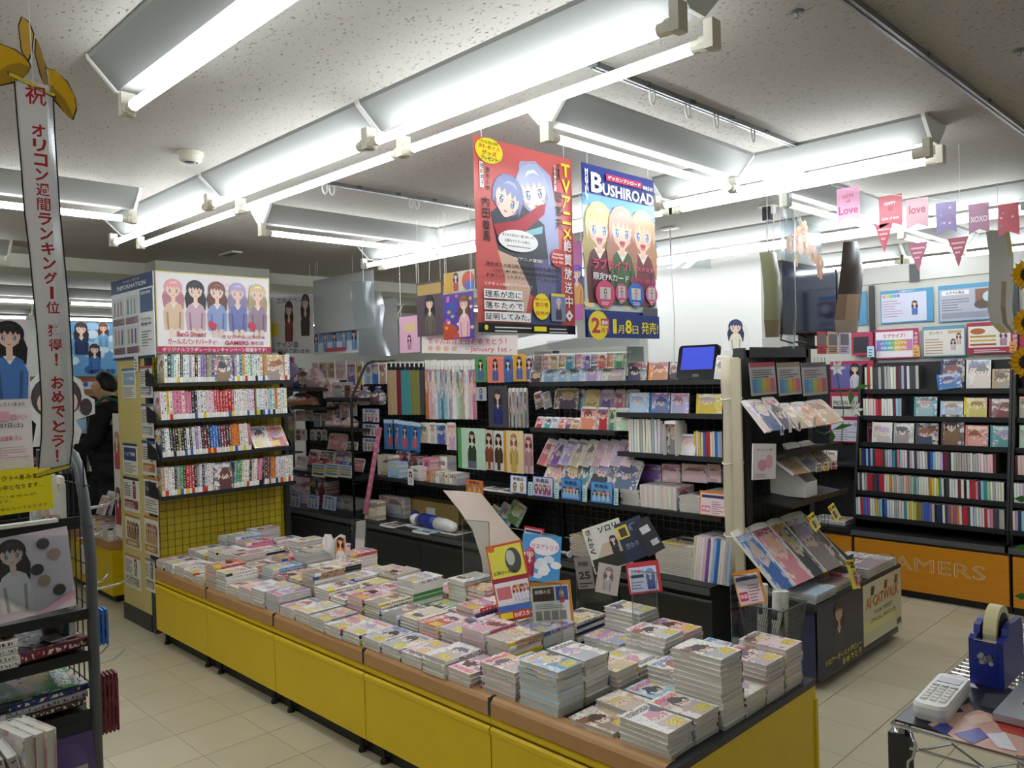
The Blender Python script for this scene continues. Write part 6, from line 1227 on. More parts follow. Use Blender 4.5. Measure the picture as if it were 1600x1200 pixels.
hungY('large blank white paper sheet behind the grey plastic sheet', 556, 470, 620, 556, 4.4, 'e8e8ea', None, 0, 'paper_sheet', 'sheet')
hungY('white sheet curling below the red poster', 800, 520, 900, 538, 3.9, 'f0f0f0', None, -6, 'paper_sheet', 'sheet')
film('clear_header', 'clear plastic header film along the top of the white pillar', [(1020, 1110, 402), (1020, 1110, 420)], -3.2, 'film')

# ================================================================== cards and stands on the island
def stand(c, w, h, yaw, lab, tilt=-12):
    t = thing('acrylic_stand', lab, 'stand', c, rad(yaw), 'clear acrylic stands on the island')
    q = BOX(-w/2, w/2, -.001, .002, 0, h).build('pane', 'acrylic', t)
    for s in (-1, 1): BOX(s*w/2-.0012, s*w/2+.0012, -.002, .003, 0, h).build('edge', 'acrylic_edge', t)
    BOX(-w/2, w/2, -.002, .003, h-.003, h).build('edge', 'acrylic_edge', t); BOX(-w/2, w/2, -.01, .07, -.002, 0).build('base', 'acrylic_edge', t)
    return t
def icard(lab, x, y, Y, wp, hp, yaw, tilt, roll, base, fn, name='comment_card'):
    c = PY(x, y, Y); k = depth(c)/FPX; return sheet(name, lab, 'card', c, wp*k, hp*k, yaw, tilt, roll, base, .0015, fn, 'cards above the island books')
def y_card(p, w, h): p.rect(-w*.46, h*.06, w*.46, h*.47, 'eae05a'); p.ell(w*.18, h*.26, w*.22, h*.17, '555550'); p.ell(w*.12, h*.3, w*.12, h*.1, 'c8c8c0'); p.text('五等分の花嫁', -w*.42, h*.1, w*.6, h*.05, '2a2a20', .03); p.ell(-w*.36, h*.45, w*.1, h*.04, 'e07a30'); p.rect(-w/2, -h*.0, w/2, h*.06, 'a8304a'); p.rect(-w*.46, -h*.3, w*.46, 0, 'f0ecec'); p.rect(-w*.42, -h*.22, -w*.04, -h*.06, 'd87a80'); [p.figure(w*.08+i*w*.1, -h*.26, h*.2, ('c84a30', 'e0a050', '8a3a3a', 'c88aa0')[i], 'e8e4f0') for i in range(4)]; p.rect(-w*.46, -h*.38, w*.46, -h*.3, '4a70c0'); p.rect(-w*.46, -h*.48, w*.46, -h*.38, 'd8402a'); p.rect(-w*.44, -h*.47, -w*.1, -h*.39, 'f0dc30'); p.text('B3ポスター', -w*.06, -h*.465, w*.5, h*.07, 'f8f0e0', .05)
def o_card(p, w, h): p.rect(-w*.46, h*.02, w*.08, h*.36, '4a2e24'); p.text('妖精の王', -w*.4, h*.2, w*.4, h*.1, 'f0e8d8', .03); p.rect(w*.12, h*.02, w*.42, h*.36, '3a5aa0'); p.figure(w*.26, -h*.04, h*.3, 'd8b890', 'c84a50'); p.lines(-w*.42, -h*.16, w*.36, -h*.02, 3, '6a6260', .3); [p.rect(-w*.42+i*w*.2, -h*.44, -w*.26+i*w*.2, -h*.22, '9a948e') for i in range(4)]; p.rect(-w*.5, h*.40, w*.5, h*.5, 'd08a2a'); p.rect(w*.44, -h*.5, w*.5, h*.5, 'd08a2a')
def blue_card(p, w, h): [p.ell(random.uniform(-w*.4, w*.4), random.uniform(-h*.4, h*.1), w*.14, h*.08, random.choice(('f2f6fa', 'dcebf6', '5aa8e0'))) for i in range(14)]; p.ell(w*.08, h*.26, w*.38, h*.2, 'f6f2f6'); p.text('リネアトリド', -w*.24, h*.18, w*.68, h*.12, 'c890c0', .03); p.figure(-w*.28, -h*.4, h*.6, 'c85a80', 'b0304a')
def red_card(p, w, h): p.rect(-w*.44, -h*.44, w*.4, h*.34, 'd4d8ee'); p.text('あやかし', -w*.4, h*.14, w*.46, h*.14, 'c83a4a', .03); p.rect(-w*.4, h*.0, w*.0, h*.1, '2a2a40'); p.figure(w*.2, -h*.4, h*.66, '6a90d8', '5060a0'); p.lines(-w*.4, -h*.34, -w*.02, -h*.06, 3, '6a6a90', .3)
t1 = PY(770, 930, 2.25)
icard('tall yellow and red comment card above the middle of the island', 798, 908, 2.32, 62, 118, 25, -8, -14, 'd85a30', y_card); icard('orange-edged dark comment card beside the tall yellow one', 862, 940, 2.34, 66, 62, 25, -12, -8, 'f0ece4', o_card); icard('blue sky card with a pink-haired figure behind the yellow card', 845, 872, 2.75, 66, 72, 20, -8, 2, '4aa0dc', blue_card); icard('small red-edged card above the blue sky card', 833, 840, 2.9, 34, 32, 20, -8, 6, 'c8303e', form('c8303e', 'd89ab0')); icard('red-edged violet card near the open end of the island', 1006, 902, 2.72, 52, 48, 25, -16, -10, 'c8303a', red_card); icard('orange-edged pink card beside the wire basket', 1171, 918, 2.75, 42, 52, 28, -16, -14, 'e09030', form('e09030', 'd8405a'))
icard('grey handwritten card before the black books', 913, 895, 2.62, 28, 50, 20, 0, -8, '8e8682', lambda p, w, h: (p.text('完結', -w*.3, h*.2, w*.6, h*.16, '2a2626', .03), p.text('25', -w*.36, -h*.2, w*.7, h*.24, '2a2626', .03), p.lines(-w*.4, -h*.44, w*.4, -h*.26, 2, '2a2626', .4)))
icard('pale grey card with a drawn face beside the handwritten card', 950, 905, 2.66, 36, 46, 25, -6, 8, 'c8bcb4', lambda p, w, h: p.figure(0, -h*.4, h*.8, '8a8a92', 'b8b0ac'))
c = PY(528, 882, 2.42); k = depth(c)/FPX
cut('paper_standee', 'small orange standee of a standing woman with a speech bubble on the island', [(-.9, .9), (-1.0, 1.3), (-.8, 1.7), (-.4, 1.7), (-.25, 1.3), (-.2, .9), (-.2, 0), (.6, 0), (.5, 1.7), (.2, 1.75), (-.2, 1.5), (-.3, 1.0), (-.6, .8)][::1], V((c.x, 2.42, .56)), 20, 30*k, lambda p, s: (p.poly([(-.18*s, .02*s), (.58*s, .02*s), (.48*s, 1.6*s), (-.1*s, 1.5*s)], 'e08a4a'), p.figure(.2*s, .1*s, 1.5*s, '2a2026', 'e8e0dc', big=.7), p.ell(-.62*s, 1.3*s, .3*s, .36*s, 'f6f2f0'), p.vtext('ハイパン', -.76*s, 1.56*s, .13*s, 'd05a30')))
stand(V((PY(745, 905, 2.6).x, 2.6, .60)), .16, .30, 12, 'clear acrylic stand at the curled tan sheet'); stand(V((PY(853, 960, 2.30).x, 2.30, .52)), .13, .26, 25, 'clear acrylic stand behind the orange-edged dark card'); stand(V((PY(1003, 955, 2.60).x, 2.62, .56)), .10, .24, 25, 'clear acrylic stand carrying the red-edged card'); stand(V((PY(1160, 985, 2.72).x, 2.74, .56)), .10, .26, 28, 'tall clear acrylic stand carrying the orange-edged pink card'); stand(V((PY(562, 865, 2.72).x, 2.72, .58)), .12, .18, 10, 'small clear acrylic stand with a folded pale sheet')
o = sheet('folded_sheet', 'pale folded sheet leaning in the small acrylic stand', 'sheet', PY(563, 835, 2.73), .075, .17, 10, -20, -14, 'c8bcb4', .0015, None)
# curled tan sheet
q = MB(); A = [(692, 766), (742, 772)]; rows = [((692, 766), (752, 771), 3.02), ((716, 795), (775, 800), 2.94), ((738, 828), (798, 828), 2.86), ((745, 850), (812, 842), 2.80), ((752, 872), (822, 856), 2.76), ((756, 905), (826, 892), 2.72)]
vs = []
for (l, r, Y) in rows:
    a, b = PY(*l, Y), PY(*r, Y+.06)
    for j in range(5): f = j/4; P = a+(b-a)*f; vs.append(P+V((0, .02*sin(f*pi), 0)))
n = len(vs); fs = []
for i in range(len(rows)-1):
    for j in range(4): fs += [(i*5+j, (i+1)*5+j, (i+1)*5+j+1, i*5+j+1), (n+i*5+j, n+i*5+j+1, n+(i+1)*5+j+1, n+(i+1)*5+j)]
q.add(vs+[p+V((.0, .002, 0)) for p in vs], fs); o = q.build('curled_sheet', 'tan_sheet', None, True); tag(o, 'large curled tan paper strip rising behind the yellow comment card', 'sheet')
# black display books on a slant
for lab, x, y, wp, hp, yw, rl, bg, fn in (('white and black display book tilted above the island', 948, 853, 62, 72, 25, -20, 'e0dcd0', lambda p, w, h: (p.rect(-w*.46, -h*.48, w*.46, -h*.2, '2a2c24'), p.poly([(-w*.3, -h*.2), (w*.46, -h*.2), (w*.4, h*.1), (-w*.1, h*.06)], 'cdb8a0'), p.figure(w*.2, -h*.22, h*.4, '26222a', '33303a'), p.vtext('さんかく', -w*.44, h*.46, h*.13, '1e1c20', .04), p.text('ソロリ', -w*.1, h*.3, w*.5, h*.14, '1e1c20', .04))), ('navy display book tilted beside the white one', 990, 842, 44, 62, 25, -24, '26304a', lambda p, w, h: (p.rect(-w*.5, h*.1, -w*.06, h*.42, 'e0c848'), p.rect(-w*.4, h*.14, -w*.14, h*.36, '4a3a30'), p.ell(w*.14, h*.3, w*.18, h*.1, '5a70a8'), p.text('終わり', -w*.36, -h*.2, w*.5, h*.16, '8a98b8', .02))), ('charcoal display book at the end of the slanted row', 1012, 838, 30, 56, 30, -30, '33343a', lambda p, w, h: (p.rect(-w*.2, h*.1, w*.3, h*.3, 'd8dce0'), p.rect(0, -h*.3, w*.4, -h*.14, 'c8ccd0')))):
    c = PY(x, y, 2.88); k = depth(c)/FPX; o = sheet('display_book', lab, 'book', c, wp*k, hp*k, yw, -14, rl, bg, .014, fn, 'slanted display books'); MB().box(-wp*k*.47, wp*k*.48, .002, .012, -hp*k*.49, hp*k*.49).build('page_block', 'pages', o)
stand(V((PY(950, 905, 2.84).x, 2.74, .47+.05)), .16, .22, 25, 'clear acrylic stand carrying the slanted display books')
# wire mesh basket with rolls beyond the island
c = PZ(1218, 985, .30); c = PY(1218, 985, 3.1); t = thing('mesh_basket', 'grey wire-mesh basket holding rolled posters behind the island', 'basket', (-1.60, 3.06, 0))
MB().prism([(-.1, -.1), (.1, -.1), (.1, .1), (-.1, .1)], 'z', 0, .012).build('foot', 'mesh_steel', t)
q = MB(); B0, B1, zz0, zz1 = .075, .10, .44, .64
for k in range(4):
    for i in range(21):
        for dr in (1, -1):
            f0, f1 = i/20, min(1, max(0, i/20+dr*.28))
            def P(f, z, r): u = -r+2*r*f; return ((u, -r, z), (r, u, z), (-u, r, z), (-r, -u, z))[k]
            q.tube([P(f0, zz0, B0), P(f1, zz1, B1)], .0011, 3)
q.build('mesh', 'mesh_steel', t)
q = MB()
for z, r in ((.44, .075), (.64, .10)): q.tube([(-r, -r, z), (r, -r, z), (r, r, z), (-r, r, z), (-r, -r, z)], .004, 6)
q.build('rim', 'mesh_steel', t); BOX(-.075, .075, -.075, .075, .436, .442).build('basket_floor', 'mesh_steel', t); MB().cyl((0, 0, .012), (0, 0, .436), .012, 8).build('post', 'mesh_steel', t)
for i, (dx, dy, h_) in enumerate(((-.04, -.02, .27), (.03, -.03, .255), (.02, .04, .24))):
    o = thing('poster_roll', ('tallest', 'middle', 'shortest')[i]+' rolled white poster in the mesh basket', 'poster roll', (-1.60+dx, 3.06+dy, .443), 0, 'rolled posters')
    MB().cyl((0, 0, 0), (.01, 0, h_), .021, 14, 0, None, None, False).build('roll', 'paper', o, True); MB().cyl((0, 0, 0), (.009, 0, h_-.004), .017, 14).build('inner_roll', 'off_white', o, True); MB().cyl((.004, 0, h_*.55), (.006, 0, h_*.72), .0216, 14).build('label', 'grey_metal', o, True)

# ================================================================== near wire rack
XR0, XR1, YE = -1.83, -2.17, .55
t = thing('wire_rack', 'near black wire rack with rounded end frame and hooks', 'rack', (0, 0, 0))
MB().tube([(XR0+.004, YE, 0), (XR0, YE, 1.24), (XR0-.03, YE, 1.36), (XR0-.06, YE, 1.425), (XR0-.09, YE, 1.45), (XR0-.13, YE, 1.457), (XR1, YE, 1.452), (XR1, YE, 0)], .0115, 8).build('end_frame', 'grey_metal', t, True)
g = MB()
for i in range(9): x = XR0-.03-i*.036; g.cyl((x, YE, .1), (x, YE, 1.44), .0016, 4)
for i in range(15): z = .2+i*.085; g.cyl((XR0, YE+.003, z), (XR1, YE+.003, z), .0016, 4)
g.build('end_grid', 'black', t)
g = MB()
for i in range(24): y = YE-.05*i; g.cyl((XR1, y, .1), (XR1, y, 1.42), .0016, 4)
for i in range(24): z = .2+i*.052; g.cyl((XR1, YE, z), (XR1, -.65, z), .0016, 4)
g.build('back_grid', 'black', t)
for z in (1.135, 1.047, .925, .80): MB().prism([(XR1, z-.004), (XR0+.01, z-.02), (XR0+.012, z+.002), (XR0+.008, z+.002), (XR0+.006, z-.004), (XR1, z+.002)], 'y', -.65, YE-.012).build('shelf', 'black', t)
BOX(XR0-.005, XR0+.002, -.65, YE-.02, 1.305, 1.33).build('top_rail', 'black', t)
BOX(XR0-.002, XR0+.004, -.65, YE-.012, .86, .915).build('shelf_front', 'dark_metal', t)
for i, (x, z, L) in enumerate(((XR0-.03, 1.34, .07), (XR0-.05, 1.335, .06), (XR0-.02, 1.165, .09), (XR0-.05, 1.17, .05), (XR0-.02, 1.005, .07), (XR0-.06, 1.012, .05), (XR0-.08, 1.27, .06))):
    MB().tube([(x, YE, z), (x, YE+L*.7, z+.004), (x, YE+L, z+.018)], .0022, 5).build('hook', 'chrome', t)
for i, (dx, z, h_, ck, n) in enumerate(((-.02, 1.05, .075, 'b', 3), (-.02, .86, .125, 'm', 5))):
    for k in range(n): put(PACK2, 'hook_packet', ('clear blue packet hanging on the near rack hook' if i == 0 else 'maroon packet hanging on the near rack hook'), 'packet', V((XR0+dx, YE+.012+k*.008, z)), X3*.04, Y3*.005, Z3*h_, PC(ck), 'packets on the near rack hooks')
for k in range(6): put(PACK, 'hook_packet', '%s packet hanging inside the near rack end frame' % PN('mrtsma'[k]), 'packet', V((XR0-.10-.035*k, YE-.03-.006*k, 1.25 if k < 4 else 1.15)), X3*.06, Y3*.012, Z3*(.16 if k < 4 else .1), PC('mrtsma'[k]), 'packets inside the near rack')
for k in range(3): put(PACK, 'hook_packet', '%s packet hanging low inside the near rack end frame' % PN('tqs'[k]), 'packet', V((XR0-.06-.05*k, YE-.03-.006*k, 1.07)), X3*.05, Y3*.012, Z3*.09, PC('tqs'[k]), 'packets inside the near rack')
def nr(lab, x0, y0, x1, y1, X, base, fn, name, cat, tilt=-4, roll=0, th=.002, left=None):
    """sheet on the near rack facing +X, from the pixels it covers"""
    yc = (y0+y1)/2; A, B = PX(x0, yc, X), PX(x1, yc, X); xm = (x0+x1)/2; h = PX(xm, y0, X).z-PX(xm, y1, X).z
    return sheet(name, lab, cat, V((X, (A.y+B.y)/2, (PX(xm, y0, X).z+PX(xm, y1, X).z)/2)), B.y-A.y, h, 90, tilt, roll, base, th, fn)
def ysign(p, w, h):
    p.text('コレクト×あみた』', -w*.1, h*.24, w*.5, h*.13, '5a4a10', .01); p.text('品切れ中となります…', -w*.14, h*.04, w*.56, h*.12, '5a4a10', .01); p.text('申し訳ございませんが、', -w*.3, -h*.14, w*.66, h*.07, '6a5a18', .0); p.text('待っております。', -w*.3, -h*.24, w*.4, h*.07, '6a5a18', .0); p.text('当店では予約受付中となっております', -w*.4, -h*.42, w*.84, h*.08, '6a5a18', .0)
nr('bright yellow sold-out notice on the near rack', -90, 736, 82, 806, XR0+.012, 'f0de10', ysign, 'notice', 'notice', -4, -1)
BOX(XR0-.012, XR0+.008, .25, PX(88, 770, XR0).y, 1.325, 1.332).build('card_rail', 'paper', t)
def poster_w(p, w, h):
    p.rect(-w/2, -h*.02, w/2, h/2, 'e8dde4'); p.figure(w*.24, -h*.02, h*.5, '1e181a', '4a7ac0', 'ecc8b4', big=.95); p.text('コレクト×あみた', w*.02, -h*.07, w*.4, h*.03, '7a5a6a', .01); p.rect(-w*.2, -h*.16, w*.2, -h*.1, 'e8a8bc'); p.text('記念イベント', w*.22, -h*.16, w*.22, h*.04, 'd05a80', .02); p.text('5月7日(土)', w*.0, -h*.21, w*.38, h*.035, '3a3440', .02); p.text('高田亜美 さん', w*.02, -h*.29, w*.34, h*.03, 'c84a70', .02); p.lines(-w*.3, -h*.40, w*.46, -h*.32, 5, 'c890a0', .25); p.rect(-w*.4, -h*.47, w*.46, -h*.42, 'e0d8d0')
nr('event poster with a woman in a blue dress standing behind the near rack', -75, 497, 48, 742, -1.9, 'ece4e6', poster_w, 'poster', 'poster', -2)
nr('white card edge beside the yellow notice', 72, 736, 92, 804, XR0-.005, 'e4e4e6', None, 'paper_sheet', 'sheet', -4, -8)
def chib(p, s):
    p.poly([(-.5*s, .0), (.42*s, .0), (.5*s, .25*s), (.3*s, .5*s), (-.4*s, .5*s)], 'f0e4e8'); p.poly([(-.34*s, .46*s), (-.3*s, .9*s), (.3*s, .9*s), (.36*s, .46*s)], 'eaa8bc'); p.ell(0, 1.25*s, .62*s, .6*s, '4e4248', 20); p.ell(.02*s, 1.1*s, .5*s, .42*s, 'f2d4c0', 18); p.poly([(-.56*s, 1.1*s), (-.5*s, 1.6*s), (.1*s, 1.8*s), (.52*s, 1.55*s), (.56*s, 1.15*s), (.4*s, 1.42*s), (.1*s, 1.3*s), (-.3*s, 1.45*s)], '5a4c52'); p.ell(.72*s, .95*s, .16*s, .24*s, '4e4248'); p.ell(.22*s, 1.06*s, .1*s, .13*s, '5a4438'); p.ell(-.22*s, 1.06*s, .1*s, .13*s, '5a4438'); p.ell(.24*s, 1.1*s, .03*s, .04*s, 'ffffff'); p.text('あみた', -.1*s, .2*s, .42*s, .14*s, '7a4a5a', .02); p.text('×', -.26*s, .22*s, .12*s, .1*s, 'c84a70', .02)
a = PX(100, 692, -2.02); cut('cardboard_standee', 'cardboard standee of a drawn girl in pink holding a heart sign', [(-.6, -.05), (.5, -.05), (.6, .3), (.45, .6), (.95, .75), (.95, 1.15), (.7, 1.3), (.62, 1.7), (.2, 1.95), (-.4, 1.9), (-.75, 1.5), (-.8, .9), (-.5, .55)], a+V((0, -.012, 0)), 90, .084, chib)
# goods on the near rack shelves
nr('pink clear-wrapped portrait folder on the near rack', -70, 838, 113, 968, XR0+.012, 'ecdce4', lambda p, w, h: (p.figure(-w*.02, -h*.4, h*.85, '3a2e2c', 'f0e8e8', 'f0d0be'), [p.ell(w*(.26+.1*sin(i*2)), h*(.34-i*.15), w*.06, h*.07, ('5a4a44', 'c8a090', '4a3a38', 'b89a80')[i % 4]) for i in range(5)], p.poly([(w*.1, -h*.5), (w*.5, -h*.3), (w*.5, -h*.36), (w*.2, -h*.5)], 'e8a8c0')), 'clear_folder', 'folder', -6, -3)
film('clear_bag', 'clear bag over the portrait folder on the near rack', [(0, 114, 836), (0, 115, 870), (0, 114, 905), (0, 113, 940), (0, 113, 966)], XR0+.022, 'film', bowx=.008, cat='bag', hang=False)
def lay(lab, x, y, z, wx, wy, th, ck, rz=0, me=None, name='flat_bag', cat='bag'): ex = rotz(Y3, rz); ey = rotz(-X3, rz); return put(me or BOOK, name, lab, cat, V((x, y, z)), ex*wy, ey*wx, Z3*th, PC(ck), 'goods lying on the near rack')
lay('crimson printed bag lying on the second near-rack shelf', -1.92, .45, 1.052, .18, .17, .02, 'm', .15); lay('white price card on the crimson bag', -1.88, .5, 1.074, .05, .06, .003, 'w', .2, name='price_card', cat='card'); lay('teal folder under the crimson bag', -2.05, .42, 1.052, .16, .2, .012, 't')
for i in range(4): lay('white booklet in the small pile on the second near-rack shelf', -1.86, .372, 1.053+i*.014, .10, .07, .0135, 'w', .0, name='thin_booklet', cat='book')
for i, k in enumerate('dsn'): lay('%s flat folder in the pile on the third near-rack shelf' % PN(k), -1.94, .44, .931+i*.014, .2, .19, .0135, k, .05*i, name='flat_folder', cat='folder')
lay('green-edged clear folder on top of the third-shelf pile', -1.95, .44, .974, .2, .19, .004, 'g', -.1, name='flat_folder', cat='folder')
nr('violet folder hanging at the foot of the near rack', 78, 1150, 152, 1250, XR0+.01, '5a4a78', lambda p, w, h: (p.ell(-w*.1, 0, w*.4, h*.4, '66548a'), p.rect(-w*.1, -h*.2, w*.3, h*.0, 'b8a8a0')), 'clear_folder', 'folder', -3)
tr = thing('front_tray', 'low front tray of the near rack holding upright white books', 'tray', (0, 0, 0)); BOX(XR0+.016, -1.55, .1, .50, .805, .815).build('tray_floor', 'black', tr); BOX(-1.553, -1.545, .1, .50, .80, .83).build('tray_lip', 'black', tr)
for i, (x, lab) in enumerate(((22, 'first'), (40, 'second'), (57, 'third'))):
    c = PX(x+8, 1140, -1.6); put(BOOK, 'white_book', lab+' thick white book standing in the front tray of the near rack', 'book', V((-1.64, c.y-.009, .816+.09)), Z3*.18, V((0.97, .22, 0))*.11, V((-.22, .97, 0))*.018, PC('w'), 'white books in the front tray')
for i, lab in enumerate(('inner', 'outer')): put(BOOK, 'slim_case', lab+' slim grey case leaning in the front tray', 'case', V((-1.60, .345-.02*i, .815+.085)), (Z3*.97+Y3*-.2)*.17, X3*-.1, (Y3*.97+Z3*.2)*.014, PC('s'), 'slim cases in the front tray')
# kusudama banner hung from the ceiling
XK = -1.62; A = PX(55, 95, XK); t = thing('celebration_banner', 'tall hanging paper scroll with red congratulation lettering under a split yellow ball', 'banner', (XK, PX(55, 95, XK).y, A.z), rad(82))
k = depth(A)/FPX
def up(x, y): return ((x-55)*k, (95-y)*k)
def flatpart(name, pts, col, y=0., th=.0015, edge='2a2410'):
    P = [up(*p) for p in pts]; n = len(P); cx = sum(p[0] for p in P)/n; cz = sum(p[1] for p in P)/n; q = MB(); P2 = [(cx+(p[0]-cx)*1.0+(.002 if p[0] > cx else -.002), cz+(p[1]-cz)*1.0+(.002 if p[1] > cz else -.002)) for p in P]
    q.add([(p[0], y+th, p[1]) for p in P2]+[(p[0], y+th+.0008, p[1]) for p in P2], [tuple(range(n)), tuple(range(2*n-1, n-1, -1))]+[(i, i+n, (i+1) % n+n, (i+1) % n) for i in range(n)], 0, lin(edge)); q.add([(p[0], y, p[1]) for p in P], [tuple(range(n))], 0, lin(col)); return q.build(name, 'print', t)
flatpart('ball_half', [(48, 104), (40, 92), (28, 84), (12, 80), (-6, 82), (-16, 95), (-20, 130), (-6, 140), (4, 138), (20, 128), (34, 118)], 'd8a812'); flatpart('ball_half_inside', [(48, 106), (34, 103), (20, 108), (6, 122), (-4, 138), (8, 142), (28, 132), (42, 120)], 'a8801a', -.001)
flatpart('ball_half', [(70, 103), (84, 106), (98, 120), (108, 140), (110, 158), (104, 177), (94, 170), (82, 152), (72, 130)], 'd8a812'); flatpart('ball_half_inside', [(72, 128), (82, 135), (94, 148), (102, 164), (104, 176), (92, 166), (78, 148)], 'a8801a', -.001)
o = flatpart('cross_leaf', [(33, 40), (38, 25), (46, 32), (52, 50), (48, 80), (43, 92), (36, 76)], 'c89a3a', .012); o.rotation_euler = (0, 0, rad(-14))
o = flatpart('cross_leaf', [(56, 55), (62, 70), (68, 100), (72, 140), (66, 136), (60, 108), (54, 80)], 'b08a40', .014); o.rotation_euler = (0, 0, rad(-14))
flatpart('top_rod', [(19, 121), (24, 122), (80, 143), (80, 147), (74, 146), (19, 126)], 'd8c840', -.004)
# scroll, slightly waving
q = MB(); rows = [(26, 78, 130), (29, 79, 200), (32, 81, 260), (34, 83, 330), (39, 86, 400), (42, 89, 470), (44, 90, 520), (46, 91, 580), (47, 91, 630), (46, 90, 680), (41, 84, 732)]
for i, (xl, xr, y) in enumerate(rows):
    for xx in (xl, xr): u = up(xx, y); q.v.append((u[0], .008*sin(i*.7)-.006*(i/10), u[1]))
n = len(q.v)
for i in range(len(rows)-1): q.f.append((2*i, 2*i+2, 2*i+3, 2*i+1)); q.mi.append(0); q.c.append(lin('eceaea'))
q.v += [(a_, b_+.001, c_) for a_, b_, c_ in q.v[:n]]
for i in range(len(rows)-1): q.f.append((n+2*i, n+2*i+1, n+2*i+3, n+2*i+2)); q.mi.append(0); q.c.append(lin('dcdada'))
sc = q.build('scroll', 'print', t)
p = PR(y0=-.018); p.st = .0002
tx = '祝 オリコン週間ランキング1位 獲得！ おめでとう！'; zy = 135.0
for ch in tx:
    if ch == ' ': zy += 13; continue
    size = 34 if ch == '祝' else 21.5; yy = zy+size/2; r0 = [r for r in rows if r[2] <= yy][-1] if yy >= rows[0][2] else rows[0]; r1 = rows[min(rows.index(r0)+1, len(rows)-1)]; f = (yy-r0[2])/max(1, r1[2]-r0[2]); u = up((r0[0]+r0[1])/2*(1-f)+(r1[0]+r1[1])/2*f-(size*.1 if ch in '1！' else size*.42), zy+size); big = size*k
    if ch == 'ー': p.rect(u[0]+big*.42, u[1], u[0]+big*.58, u[1]+big*.9, 'b02630')
    else: p.text(ch, u[0], u[1], big*(.22 if ch in '1！' else .85), big*.9, 'b02630', .045)
    zy += size*1.0+(1.3 if ch != '祝' else 14)
p.m.build('lettering', 'print', sc)
for e in (0, 1):                       # black border lines down both edges of the scroll
    q = MB()
    for i in range(len(rows)-1):
        P = [V(sc.data.vertices[2*(i+d)+e].co)+V((0, -.001, 0)) for d in (0, 1)]; w_ = .0012; q.add([P[0]-X3*w_, P[1]-X3*w_, P[1]+X3*w_, P[0]+X3*w_], [(0, 1, 2, 3)], 0, lin('26222a'))
    q.build('border', 'print', sc)
flatpart('bottom_rod', [(36, 738), (60, 733), (83, 729), (83, 734), (60, 739), (36, 744)], 'd8c840', -.012)
film_ = MB(); u0, u1 = up(52, 100), up(84, 735); 
MB().add([up3 for up3 in [(up(66, 110)[0], -.02, up(66, 110)[1]), (up(70, 400)[0], -.022, up(70, 400)[1]), (up(78, 740)[0], -.02, up(78, 740)[1]), (up(88, 735)[0], -.012, up(88, 735)[1]), (up(82, 400)[0], -.01, up(82, 400)[1]), (up(74, 110)[0], -.008, up(74, 110)[1])]], [(0, 1, 4, 5), (1, 2, 3, 4)]).build('clear_sleeve', 'film', t)
MB().cyl((up(50, 30)[0], .01, up(50, 30)[1]), (up(50, 30)[0], .01, ZC-A.z), .001, 4).build('thread', 'paper', t); MB().cyl((up(52, 130)[0], .004, up(52, 130)[1]), (up(50, 30)[0], .01, up(50, 30)[1]), .001, 4).build('thread', 'paper', t)

# ================================================================== second island, shopper and the far end
t = thing('far_island', 'far yellow island counter beyond the bookcase', 'counter', (0, 0, 0))
BOX(-7.5, -6.24, 2.02, 2.38, .06, .40).build('body', 'yellow', t); BOX(-7.5, -6.23, 2.0, 2.39, .402, .46).build('top', 'wood_edge', t); BOX(-7.49, -6.6, 2.005, 2.019, .08, .36).build('door', 'yellow', t); BOX(-7.45, -6.3, 2.06, 2.34, 0, .06).build('plinth', 'black', t)
for x, y, n, ck in ((-6.34, 2.1, 6, 'w'), (-6.34, 2.29, 7, 's'), (-6.49, 2.1, 5, 'w'), (-6.49, 2.29, 9, 'e'), (-6.64, 2.1, 6, 'q'), (-6.64, 2.29, 8, 'd'), (-6.8, 2.12, 7, 'e'), (-6.97, 2.12, 6, 'w')):
    for i in range(n): put(BOOK, 'comic_book', '%s-covered comic piled on the far yellow counter' % PN(ck), 'book', V((x, y, .461+i*.016)), Y3*.18, -X3*.128, Z3*.0155, PC(ck), 'comics on the far counter')
for i in range(5): put(PACK, 'hook_packet', 'red packet hanging on the far counter side', 'packet', V((-6.70-.03*i, 1.99, .15)), X3*.02, Y3*.012, Z3*.22, PC('r'), 'red packets on the far counter')
gi('pack', 160, 755, 172, 790, 2.15, 'x', 'small leaning card on the far counter', 'cards on the far counter', .006, -15, .6); gi('pack', 150, 770, 162, 800, 2.12, 'q', 'pink leaning card on the far counter', 'cards on the far counter', .006, -20, .59)
sheet('standee_board', 'tall white board with a drawn figure at the corner of the bookcase', 'board', V((-5.905, 1.962, .98)), .12, .86, 0, 0, 0, 'e6e0da', .006, lambda p, w, h: (p.figure(w*.1, h*.05, h*.3, 'b88a70', 'c84a5a'), p.figure(w*.05, -h*.4, h*.3, '6a4a44', 'b03a44')))
